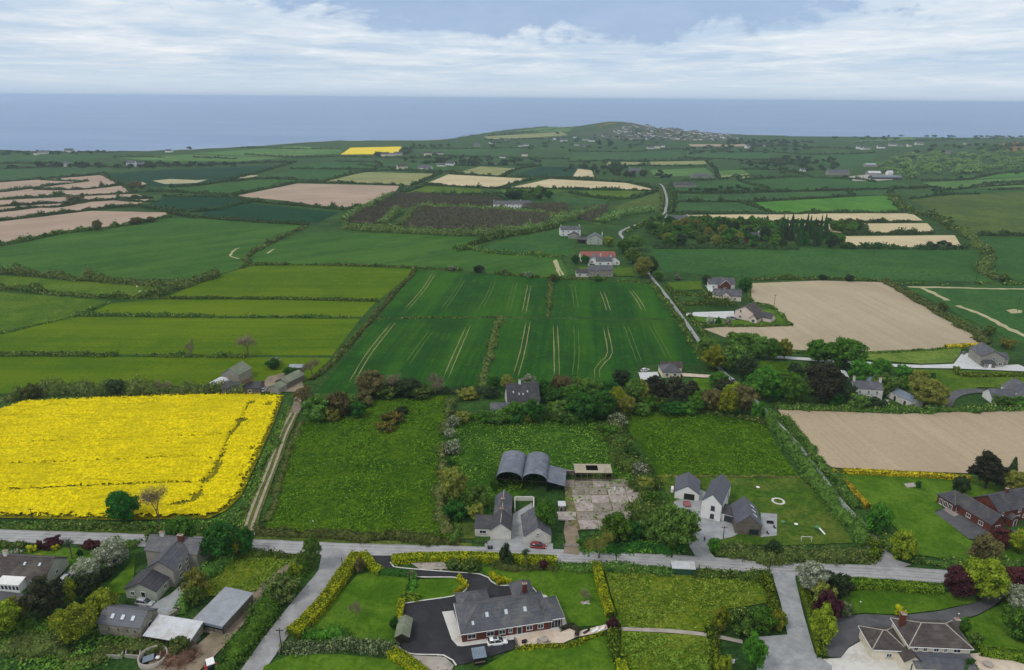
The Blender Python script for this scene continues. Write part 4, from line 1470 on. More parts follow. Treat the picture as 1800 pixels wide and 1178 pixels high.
def tufts(px, n, size, leaf, label, zmax=.28):
 rng = np.random.default_rng(n)
 q, _ = scatter_px(px, n, rng)
 k = np.sin(q[:, 0] * .23 + 2 * np.sin(q[:, 1] * .11)) * np.sin(q[:, 1] * .19 + 1.3) + rng.normal(size=n) * .5 > -.15
 q = q[k]
 n = len(q)
 V = np.stack([q[:, 0], q[:, 1], h(q[:, 0], q[:, 1]) + .3 + rng.uniform(0, zmax, n)], 1)
 N = np.stack([rng.normal(size=n) * .55, rng.normal(size=n) * .55, np.ones(n)], 1)
 N /= np.linalg.norm(N, axis=1, keepdims=True)
 v, f = leaf_quads(V, N, size, rng, .6)
 tag(link("grass_tufts", mesh_np("grass_tufts", v, f), LEAF[leaf]), label, "grass", None, "stuff")


LEAF["tuft"] = mat_leaf("tuft_blades", C(47, 87, 10), C(102, 147, 29), None, 0, 0.0, .1)
LEAF["tuftp"] = mat_leaf("dry_tuft_blades", C(70, 104, 14), C(133, 154, 54), None, 0, 0.0, .1)
LEAF["tuftl"] = mat_leaf("rank_tuft_blades", C(47, 87, 16), C(121, 163, 60), None, 0, 0.0, .1)
tufts([(530, 750), (560, 728), (620, 709), (786, 697), (780, 760), (772, 860), (774, 912), (796, 943), (620, 937), (470, 931), (498, 840)], 18000, .46, "tuft", "dark grass tussocks all over the lush meadow")
tufts([(790, 744), (1066, 742), (1104, 800), (1130, 860), (1000, 836), (960, 840), (870, 880), (800, 890), (782, 850)], 11000, .46, "tuftl", "rank grass and nettles behind the barns", .45)
tufts([(1105, 724), (1262, 732), (1343, 750), (1400, 836), (1162, 835), (1132, 775)], 9000, .46, "tuft", "grass tussocks in the rounded paddock")
tufts([(1064, 1006), (1334, 1013), (1348, 1058), (1275, 1070), (1250, 1108), (1097, 1104)], 6000, .42, "tuftp", "yellowish tussocks in the upper paddock")
tufts([(1095, 1114), (1248, 1121), (1260, 1200), (1092, 1200)], 4200, .42, "tuftp", "yellowish tussocks in the lower paddock")
tufts([(442, 976), (536, 984), (500, 998), (450, 1042), (352, 1052), (396, 988)], 2200, .5, "tuftp", "tufts in the worn paddock by the farmhouse")
tufts([(1150, 910), (1212, 968), (1200, 976), (1020, 974), (1010, 945), (1060, 928)], 2600, .6, "tuftl", "rank weeds below the slab yard", .5)
tufts([(0, 1060), (60, 1090), (180, 1100), (260, 1140), (180, 1178), (-40, 1190), (-40, 1100)], 4200, .5, "tuftl", "rough grass in the bottom left garden", .3)
tufts([(-170, 917), (200, 921), (370, 917), (420, 890), (503, 712), (511, 722), (484, 788), (428, 926), (200, 936), (-170, 928)], 5200, .5, "tuftl", "rough grass on the bank round the yellow field", .4)


# ------------------------------------------------------------------ young plantation, woods
def thicket(px, hgt, leaf, size, per_m2, label, name="plantation_stand", aspect=0.35, mound=0.0):
 rng = np.random.default_rng(int(px[0][0]))
 P = np.array([tuple(at(u, v)[:2]) for u, v in px])
 area = 0.5 * abs(np.dot(P[:, 0], np.roll(P[:, 1], 1)) - np.dot(P[:, 1], np.roll(P[:, 0], 1)))
 n = int(min(26000, area * per_m2))
 q, _ = scatter_px(px, n, rng)
 z = h(q[:, 0], q[:, 1])
 top = hgt * (0.85 + 0.25 * np.sin(q[:, 0] * 0.21) * np.sin(q[:, 1] * 0.17))
 f = 1 - rng.random(n) ** 2.2
 V = np.stack([q[:, 0], q[:, 1], z + top * f], 1)
 th = rng.uniform(0, math.pi, n)
 Nn = np.stack([np.cos(th), np.sin(th), rng.uniform(-.1, .9, n)], 1)
 Nn /= np.linalg.norm(Nn, axis=1, keepdims=True)
 v, qd = leaf_quads(V, Nn, size, rng, aspect)
 o = link(name, mesh_np(name, v, qd), LEAF[leaf])
 return tag(o, label, "woodland", None, "stuff")


for i, px in enumerate(PLANT):
 thicket(px, 4.5, "stem", 1.5, 1.4, "thicket of bare brown young trees, plantation block " + ["behind", "in front", "at the left", "by the white house", "at the right"][i])
# ------------------------------------------------------------------ hedges, near ones first
hedge([(-170, 923), (0, 924), (150, 929), (290, 932), (424, 941)], 2.2, 1.5, "hedge", "low dark hedge between the yellow field and the road")
hedge([(506, 716), (480, 785), (452, 845), (428, 900), (414, 922)], 2.4, 0.7, "hedge", "low scrubby bank between the yellow field and the farm track", lumpy=.7, name="scrub", cat="scrub")
hedge([(529, 744), (508, 795), (490, 850), (472, 915)], 2.2, 0.9, "hedgeb", "brownish scrub strip on the right of the farm track", lumpy=.6, name="scrub", cat="scrub")
hedge([(450, 936), (560, 944), (680, 949), (802, 952)], 2.6, 1.7, "hedgeb", "brownish hedge between the lush meadow and the road")
hedge([(790, 704), (784, 750), (778, 810), (775, 860), (775, 900), (786, 938)], 3.4, 1.9, "hedgeb", "overgrown hedge on the left side of the barn plot", gaps=.25, big=1.5)
hedge([(636, 695), (700, 693), (745, 692), (800, 690), (850, 690)], 3.6, 2.6, "dark", "dark scrubby hedge between the meadow and the tramlined crop", big=1.5)
hedge([(-170, 707), (0, 704), (60, 697), (150, 693), (260, 691), (360, 690), (430, 691)], 5.5, 3.6, "hedgeb", "thick tall hedge behind the yellow rape field", big=2.2, lumpy=.3)
hedge([(731, 474), (690, 521), (640, 577), (590, 632), (548, 668)], 2.4, 1.5, "hedgeb", "long diagonal hedge between bright pastures and the tramlined crop", lumpy=.25)
hedge([(282, 525), (480, 526), (662, 530)], 2.0, 1.6, "hedge", "straight low hedge below the topmost bright pasture", lumpy=.2)
hedge([(132, 554), (250, 556), (374, 558)], 2.2, 1.9, "hedge", "clipped dark hedge between bright pasture strips, left half", lumpy=.2)
hedge([(382, 558), (500, 558), (636, 559)], 2.0, 1.4, "hedge", "broken dark hedge between bright pasture strips, right half", gaps=.45)
hedge([(-170, 628), (0, 625), (100, 625), (205, 626)], 2.4, 1.8, "hedge", "dark hedge above the rape field's pasture, left part", lumpy=.25)
hedge([(240, 626), (330, 627), (430, 628)], 2.2, 1.6, "hedge", "broken dark hedge below two lone trees", gaps=.3)
hedge([(-170, 512), (0, 509), (100, 517), (200, 525), (285, 520)], 4.0, 3.0, "hedge", "thick hedge below the strip of grazing sheep", big=1.5)
hedge([(-170, 482), (0, 481), (100, 489), (180, 495), (285, 502), (345, 496), (385, 486)], 4.4, 3.2, "hedgeb", "thick hedge above the strip of grazing sheep", big=2.0)
hedge([(270, 524), (300, 512), (340, 500)], 5.0, 3.6, "hedgeb", "tall scrub corner at the end of the sheep strip", big=2.0)
hedge([(192, 533), (150, 549), (127, 558), (60, 573), (0, 587), (-100, 598)], 1.6, 0.9, "hedge", "low gappy hedge beside the pale grazed pasture", gaps=.5)
hedge([(-260, 466), (0, 432), (110, 411), (200, 400), (300, 382)], 3.6, 2.6, "hedge", "hedge between the pinkish ploughland and the large cereal field", big=2.0)
hedge([(296, 377), (350, 383), (440, 390), (540, 396)], 4.4, 3.0, "hedgef", "dark hedge behind the large cereal field", lumpy=.3)
hedge([(540, 399), (505, 413), (474, 428), (442, 446), (433, 456), (440, 466)], 3.4, 1.8, "hedgeb", "winding hedge between the two green cereal fields", big=1.5)
hedge([(425, 472), (450, 466), (600, 467), (735, 472)], 2.2, 1.5, "hedge", "low hedge above the topmost bright pasture", lumpy=.3)
hedge([(735, 472), (800, 475), (860, 481), (960, 489), (1010, 491)], 2.4, 1.4, "hedge", "gappy hedge above the tramlined blocks", gaps=.3, big=1.5)
hedge([(1015, 491), (1080, 494), (1142, 498)], 2.0, 1.2, "hedge", "hedge below the far grey house by the lane", gaps=.1)
hedge([(800, 441), (830, 438), (870, 446), (930, 449), (988, 453)], 3.6, 3.2, "hedge", "bushy hedge under the small wedge of crop", lumpy=.4)
hedge([(822, 433), (870, 421), (930, 410), (985, 400)], 4.0, 3.6, "hedge", "bushy hedge running up to the white roadside house", big=2, lumpy=.4)
hedge([(969, 489), (967, 520), (964, 556)], 2.2, 1.1, "hedgeb", "thin scrubby strip between the upper tramlined blocks")
hedge([(880, 557), (862, 612), (843, 690)], 3.4, 1.0, "hedgeb", "scrubby strip between the lower tramlined blocks", lumpy=.6)
hedge([(660, 560), (780, 559), (880, 558)], 1.5, 0.5, "hedge", "faint weedy line between the left tramlined blocks", gaps=.2)
hedge([(1148, 500), (1168, 528), (1196, 570), (1236, 634)], 3.0, 1.9, "hedge", "hedge on the left side of the lane beside the tramlined crop", lumpy=.3)
hedge([(1172, 505), (1190, 532), (1204, 552)], 2.4, 1.5, "hedge", "hedge on the right of the lane before the brick gabled house")
hedge([(1212, 558), (1226, 575), (1242, 600)], 2.6, 1.6, "hedge", "hedge on the right of the lane before the pink house")
hedge([(1216, 566), (1260, 575), (1390, 573)], 1.8, 1.2, "hedge", "clipped hedge below the lawn of the pink house", lumpy=.15)
hedge([(1390, 573), (1372, 556), (1355, 540), (1322, 531), (1316, 500)], 2.0, 1.4, "hedge", "hedge between the roadside gardens and the large tilled field", lumpy=.2)
hedge([(1204, 536), (1250, 536), (1292, 538)], 3.0, 2.6, "hedge", "dark hedge behind the drive of the pink house", big=1)
hedge([(1188, 518), (1225, 520), (1262, 520)], 3.4, 2.8, "hedge", "dark hedge between two roadside gardens", big=1)
hedge([(1312, 493), (1440, 491), (1560, 495)], 2.2, 1.4, "hedge", "hedge behind the large tilled field", big=2.5)
hedge([(1556, 497), (1600, 522), (1650, 552), (1740, 607)], 5.0, 2.2, "hedgeb", "broad hedge on the right side of the large tilled field", lumpy=.3, big=1)
hedge([(1566, 498), (1640, 501), (1745, 500), (1960, 503)], 2.0, 1.2, "hedge", "gappy hedge above the pale field tracks", gaps=.4, big=1)
hedge([(1290, 603), (1380, 618), (1510, 622), (1650, 615), (1740, 609)], 1.8, 1.0, "hedge", "low hedge along the lower edge of the large tilled field", lumpy=.2)
hedge([(1662, 613), (1700, 611), (1722, 611)], 2.2, 2.0, "golden", "short golden hedge behind two parked cars", trim=True)
hedge([(1680, 650), (1695, 662), (1800, 662), (1960, 664)], 2.6, 1.8, "privetg", "clipped hedge below the grey stone house", trim=True)
hedge([(1347, 738), (1388, 791), (1438, 852), (1474, 902), (1507, 937), (1527, 960)], 4.2, 2.7, "mid", "bushy hedge on the left side of the right hand lane", lumpy=.3, big=1)
hedge([(1376, 735), (1406, 770), (1444, 817), (1484, 860), (1512, 893)], 3.2, 1.6, "hedge", "dark hedge between the lane and the lower tilled field", lumpy=.25)
hedge([(1364, 716), (1480, 722), (1600, 725), (1680, 724), (1960, 713)], 3.6, 2.2, "hedge", "dark hedge along the top of the lower tilled field", lumpy=.25)
hedge([(1262, 974), (1330, 979), (1420, 983), (1530, 985)], 4.6, 2.6, "hedgeb", "broad hedge between the white house garden and the road", lumpy=.2)
hedge([(1532, 990), (1536, 975), (1528, 955)], 3.4, 2.8, "privetg", "rounded hedge corner at the right junction", lumpy=.15)
hedge([(1545, 935), (1560, 962), (1592, 985), (1660, 991), (1730, 1000), (1830, 1006)], 3.0, 2.0, "hedge", "dark hedge between the brick house lawn and the road")
hedge([(1076, 722), (1072, 748), (1088, 790), (1108, 822), (1124, 850), (1136, 882), (1152, 920)], 8.0, 2.8, "hedge", "overgrown hedge on the right side of the barn plot", lumpy=.5, big=1.2)
hedge([(790, 736), (870, 738), (960, 737), (1040, 740)], 4.6, 2.2, "green", "overgrown hedge along the back of the barn plot", lumpy=.5)
hedge([(1026, 962), (1080, 960), (1140, 960), (1200, 966)], 4.6, 1.3, "deep", "overgrown bank before the slab yard", lumpy=.5, name="scrub", cat="scrub")
hedge([(800, 905), (835, 908), (862, 912)], 4.5, 1.8, "deep", "rank scrub left of the cottage", lumpy=.5, name="scrub", cat="scrub")
hedge([(800, 958), (803, 935), (802, 915)], 2.4, 1.4, "hedge", "low hedge left of the small square lawn")
hedge([(1352, 746), (1262, 728), (1180, 719), (1105, 720)], 3.2, 1.5, "hedge", "shaded scrub along the top of the rounded paddock", lumpy=.5)
hedge([(1158, 838), (1280, 839), (1400, 840)], 0.7, 0.5, "verge" if False else "olive", "weedy line between the paddock and the worn lawn", lumpy=.5)
# brick bungalow garden
hedge([(628, 982), (606, 1012), (572, 1062), (540, 1098), (516, 1120)], 3.4, 2.3, "privet", "tall golden clipped hedge beside the side road", trim=True)
hedge([(640, 981), (655, 1000), (668, 1010)], 2.2, 1.9, "privet", "short golden clipped hedge beside the black drive entrance", trim=True)
hedge([(664, 1008), (695, 1011), (722, 1013)], 1.8, 1.5, "deep", "dark clipped hedge between the left lawn and the drive", trim=True)
hedge([(726, 1022), (722, 1040), (716, 1050)], 2.2, 1.5, "green", "dark green hedge left of the oval lawn")
hedge([(712, 1052), (735, 1056)], 1.8, 1.4, "privetg", "short clipped hedge at the corner of the oval lawn", trim=True)
hedge([(706, 1062), (702, 1085), (700, 1096)], 1.6, 1.5, "privet", "golden clipped hedge along the left of the black drive", trim=True)
hedge([(692, 988), (760, 985), (850, 985), (975, 991)], 2.6, 2.0, "privet", "long golden clipped hedge before the bungalow along the road", trim=True)
hedge([(1048, 999), (1056, 1032), (1072, 1086)], 2.2, 1.9, "privet", "golden clipped hedge right of the bungalow lawn", trim=True)
hedge([(1080, 1104), (1084, 1140), (1090, 1172)], 2.4, 2.0, "privetg", "green hedge below the golden one right of the patio", lumpy=.15)
hedge([(1092, 1172), (1098, 1215)], 2.2, 1.6, "privet", "golden hedge end at the bottom right of the bungalow lawn", trim=True)
hedge([(500, 1142), (560, 1138), (620, 1141), (692, 1149)], 3.0, 2.0, "greyg", "grey green clipped hedge below the left lawn", lumpy=.12)
hedge([(690, 1153), (715, 1168), (742, 1190)], 2.8, 1.8, "privet", "golden hedge beside the rock garden at the bottom", trim=True)
hedge([(540, 1118), (580, 1116), (610, 1120)], 3.4, 2.0, "green", "leafy shrubs at the foot of the golden hedge", lumpy=.5, name="shrubbery", cat="shrubs")
hedge([(914, 1141), (955, 1139), (992, 1137), (1026, 1128), (1056, 1119)], 1.1, 0.8, "privet", "low golden hedge along the edge of the patio", lumpy=.25)
hedge([(990, 1108), (1003, 1103), (1015, 1110), (1014, 1119)], 0.9, 1.1, "black", "dark low curved hedge at the corner of the patio", trim=True)
hedge([(985, 999), (1040, 1001), (1130, 1004), (1180, 1008)], 2.6, 1.6, "hedge", "dark hedge along the road above the yellowish paddock, left part", lumpy=.2)
hedge([(1222, 1010), (1280, 1013), (1350, 1016)], 2.8, 1.9, "hedge", "dark hedge along the road above the yellowish paddock, right part", lumpy=.15)
hedge([(1342, 1016), (1350, 1040), (1362, 1072), (1372, 1098)], 2.4, 2.0, "privetg", "yellow green hedge left of the gravel drive", lumpy=.15)
hedge([(1252, 1112), (1254, 1145), (1256, 1180)], 2.2, 2.2, "privetg", "hedge between the lower paddock and the garden path", lumpy=.25)
hedge([(870, 996), (920, 998), (975, 1000)], 3.0, 1.2, "hedgeb", "mixed flower border under the roadside hedge", lumpy=.7, name="flower_border", cat="shrubs")
# cream house
hedge([(1488, 1032), (1560, 1036), (1650, 1043)], 2.4, 2.4, "privetg", "bright clipped hedge above the cream house lawn", trim=True)
hedge([(1413, 1040), (1424, 1080), (1436, 1125), (1444, 1158)], 2.0, 1.6, "privetg", "bright clipped hedge along the gravel drive", trim=True)
hedge([(1722, 1150), (1800, 1160), (1900, 1172)], 2.4, 1.8, "privetg", "bright clipped hedge right of the cream house", trim=True)
hedge([(1484, 832), (1560, 836), (1640, 840), (1704, 846)], 1.8, 1.7, "golden", "long golden clipped hedge behind the brick house lawn", trim=True)
hedge([(1466, 834), (1490, 858), (1524, 893)], 1.8, 1.6, "golden", "golden clipped hedge between the lane and the big lawn", trim=True)
# left bottom
hedge([(538, 992), (505, 1030), (474, 1066), (444, 1108), (404, 1160), (376, 1200)], 5.0, 2.8, "green", "broad leafy hedge on the left side of the side road", lumpy=.3, big=1)
hedge([(424, 974), (480, 977), (530, 981)], 2.0, 1.4, "hedge", "low dark hedge below the road left of the junction")
hedge([(398, 984), (366, 1012), (338, 1046), (322, 1078)], 3.4, 2.2, "mid", "leafy hedge right of the stone farmhouse", lumpy=.5)
hedge([(-40, 1140), (40, 1134), (110, 1146), (180, 1160)], 5.0, 1.8, "hedgeb", "rough brownish scrub below the farmhouse garden", lumpy=.5, name="scrub", cat="scrub")
hedge([(180, 1150), (240, 1140), (285, 1144)], 4.0, 1.6, "hedgeb", "rough scrub behind the concrete pens", lumpy=.6, name="scrub", cat="scrub")
hedge([(-80, 958), (0, 960), (40, 963)], 2.0, 1.4, "hedge", "hedge at the road before the left bungalow")
hedge([(205, 958), (240, 961)], 1.8, 1.3, "hedge", "short hedge at the road behind the blossom tree")
hedge([(1100, 409), (1128, 397), (1162, 381)], 4.0, 2.6, "hedge", "hedge hiding the far lane above the wood", big=2)
hedge([(1178, 372), (1180, 350), (1172, 328)], 3.0, 2.0, "hedge", "hedge on the right of the far straight lane", big=2)
hedge([(1162, 372), (1164, 350), (1158, 330)], 3.4, 2.4, "hedgeb", "brownish hedge on the left of the far straight lane", big=2)
# plantation edges
for px, lab in (([(600, 402), (700, 409), (840, 414), (880, 408)], "front"), ([(880, 408), (930, 404), (985, 392), (1048, 372)], "right diagonal"), ([(600, 393), (640, 370), (690, 345)], "left"),
    ([(672, 397), (698, 373)], "narrow left"), ([(702, 401), (730, 371)], "narrow right"), ([(735, 366), (850, 371), (967, 380), (1000, 384)], "middle"), ([(1052, 394), (1090, 380), (1146, 371)], "lane side")):
 hedge(px, 7.5, 5.5, "willow", "fresh green belt of young trees, " + lab + " edge of the brown plantation", lumpy=.18, name="tree_belt", cat="trees")
hedge([(760, 346), (840, 349), (890, 354)], 8, 6, "hedgef", "dark tree belt behind the brown plantation", lumpy=.3, name="tree_belt", cat="trees")

# ------------------------------------------------------------------ far hedgerows
FH = {
 "thin far hedge across the pinkish ploughland": [[(-200, 350), (0, 338), (90, 327), (155, 319)], [(60, 334), (140, 334), (216, 326)], [(-200, 362), (0, 352), (120, 346), (232, 341)], [(-200, 372), (0, 364), (130, 356), (268, 349)],
  [(-200, 388), (0, 373), (60, 366), (110, 364), (165, 354), (250, 350)], [(-200, 400), (0, 388), (160, 370), (215, 364)], [(165, 369), (240, 364), (300, 373)], [(205, 352), (240, 355), (280, 355)], [(72, 317), (140, 320)]],
 "dark far hedgerow left of the pinkish ploughed field": [[(180, 308), (200, 318), (216, 326), (235, 340)], [(235, 338), (300, 338), (410, 344)], [(286, 346), (400, 347), (436, 354), (500, 360), (604, 369)], [(300, 368), (357, 372), (440, 356)],
  [(302, 374), (330, 378)], [(410, 343), (470, 332), (522, 321)], [(522, 321), (620, 323), (706, 327)], [(604, 368), (660, 362), (692, 349), (706, 328)], [(300, 330), (390, 320), (500, 291), (520, 285)], [(400, 320), (470, 315), (565, 319)]],
 "dark far hedgerow near the left coast": [[(-300, 305), (0, 298), (130, 292), (225, 296)], [(-300, 340), (0, 320), (120, 312), (188, 305)], [(-300, 290), (0, 288), (110, 287)], [(220, 292), (330, 292), (420, 288), (520, 285)], [(200, 277), (290, 277)], [(340, 277), (415, 280)],
  [(-200, 268), (0, 268), (100, 268), (210, 268)], [(425, 260), (500, 262), (600, 263)], [(430, 272), (520, 277), (600, 275)], [(510, 297), (590, 298), (660, 298)], [(590, 284), (665, 287), (660, 298)]],
 "dark far hedgerow round the pale stubble fields": [[(566, 320), (640, 303), (700, 300), (770, 304)], [(722, 327), (750, 316), (775, 304)], [(745, 325), (830, 330), (880, 332)], [(880, 330), (935, 316), (967, 314)], [(790, 306), (870, 310), (905, 311), (1005, 313), (1045, 315)],
  [(884, 309), (914, 297), (950, 292)], [(965, 314), (1100, 321), (1155, 333)], [(880, 333), (1000, 333), (1100, 335), (1150, 336)], [(700, 342), (750, 326)], [(1000, 340), (1060, 349), (1110, 349), (1155, 336)], [(840, 343), (890, 341), (970, 342)], [(800, 292), (850, 291), (950, 291)], [(630, 290), (720, 299), (800, 303)]],
 "dark far hedgerow in the middle distance right of the lane": [[(1180, 325), (1186, 350), (1180, 376)], [(1188, 355), (1300, 355), (1325, 355), (1500, 345)], [(1188, 340), (1290, 340), (1350, 338), (1480, 335), (1600, 331)], [(1300, 356), (1330, 365), (1358, 376)], [(1190, 376), (1360, 377), (1480, 375), (1600, 375)],
  [(1290, 310), (1310, 322), (1350, 332)], [(1310, 316), (1400, 312), (1500, 316), (1540, 321)], [(1258, 298), (1262, 312)], [(1200, 318), (1260, 316), (1320, 309)], [(1300, 298), (1370, 300), (1420, 309)], [(1180, 386), (1260, 388), (1350, 391)], [(1350, 391), (1480, 392), (1610, 390)],
  [(1480, 411), (1560, 412), (1640, 411)], [(1150, 437), (1250, 437), (1400, 439)], [(1480, 437), (1600, 438), (1700, 438)], [(1490, 336), (1500, 345)], [(1560, 344), (1570, 330)]],
 "dark hedgerow in the right distance": [[(1600, 350), (1660, 343), (1720, 342)], [(1640, 337), (1720, 330), (1800, 325), (1960, 318)], [(1710, 328), (1760, 322), (1830, 320)], [(1740, 335), (1800, 333), (1960, 326)], [(1700, 414), (1790, 415), (1960, 416)], [(1600, 332), (1640, 330), (1660, 335)], [(1620, 318), (1700, 316), (1780, 304), (1960, 296)]],
 "dark far hedgerow below the village": [[(1000, 285), (1070, 283), (1140, 284), (1250, 281)], [(1000, 266), (1100, 268), (1200, 262)], [(1070, 292), (1140, 292), (1240, 293)], [(1200, 264), (1290, 268), (1360, 268)], [(1200, 278), (1300, 281), (1380, 284), (1430, 287)], [(1240, 283), (1258, 298)], [(1300, 288), (1360, 287), (1400, 290), (1430, 300)],
  [(720, 262), (820, 262), (930, 260)], [(760, 273), (900, 278), (1000, 280)], [(600, 276), (720, 278), (800, 278)], [(850, 247), (920, 245), (1000, 243)], [(860, 240), (930, 232), (1000, 225)], [(1360, 268), (1430, 272), (1540, 269)], [(1320, 256), (1420, 259), (1500, 262)], [(1500, 252), (1600, 248), (1700, 246)]],
}
ORD = ["topmost of its group"] + [w + " from the top" for w in "second third fourth fifth sixth seventh eighth ninth tenth eleventh twelfth thirteenth fourteenth fifteenth sixteenth seventeenth".split()]
for lab, lines in FH.items():
 mv = [sum(p[1] for p in l) / len(l) for l in lines]
 rank = [sorted(mv).index(m) for m in mv]
 rank = [r + rank[:i].count(r) for i, r in enumerate(rank)]
 for px in lines:
  hedge(px, 4.6, 2.7, "hedgef", lab + ", " + ORD[rank[lines.index(px)]], lab.replace("hedge ", "hedges ").replace("hedgerow", "hedgerows"), lumpy=.4, big=3.0)
hedge([(1568, 345), (1590, 370), (1640, 384), (1690, 408)], 9.0, 4.0, "hedge", "thick winding hedge left of the olive pasture", big=3)
hedge([(1690, 408), (1725, 436), (1735, 460), (1728, 478), (1750, 492)], 7.0, 3.6, "hedgeb", "thick winding hedge between two green fields at the right", big=3)

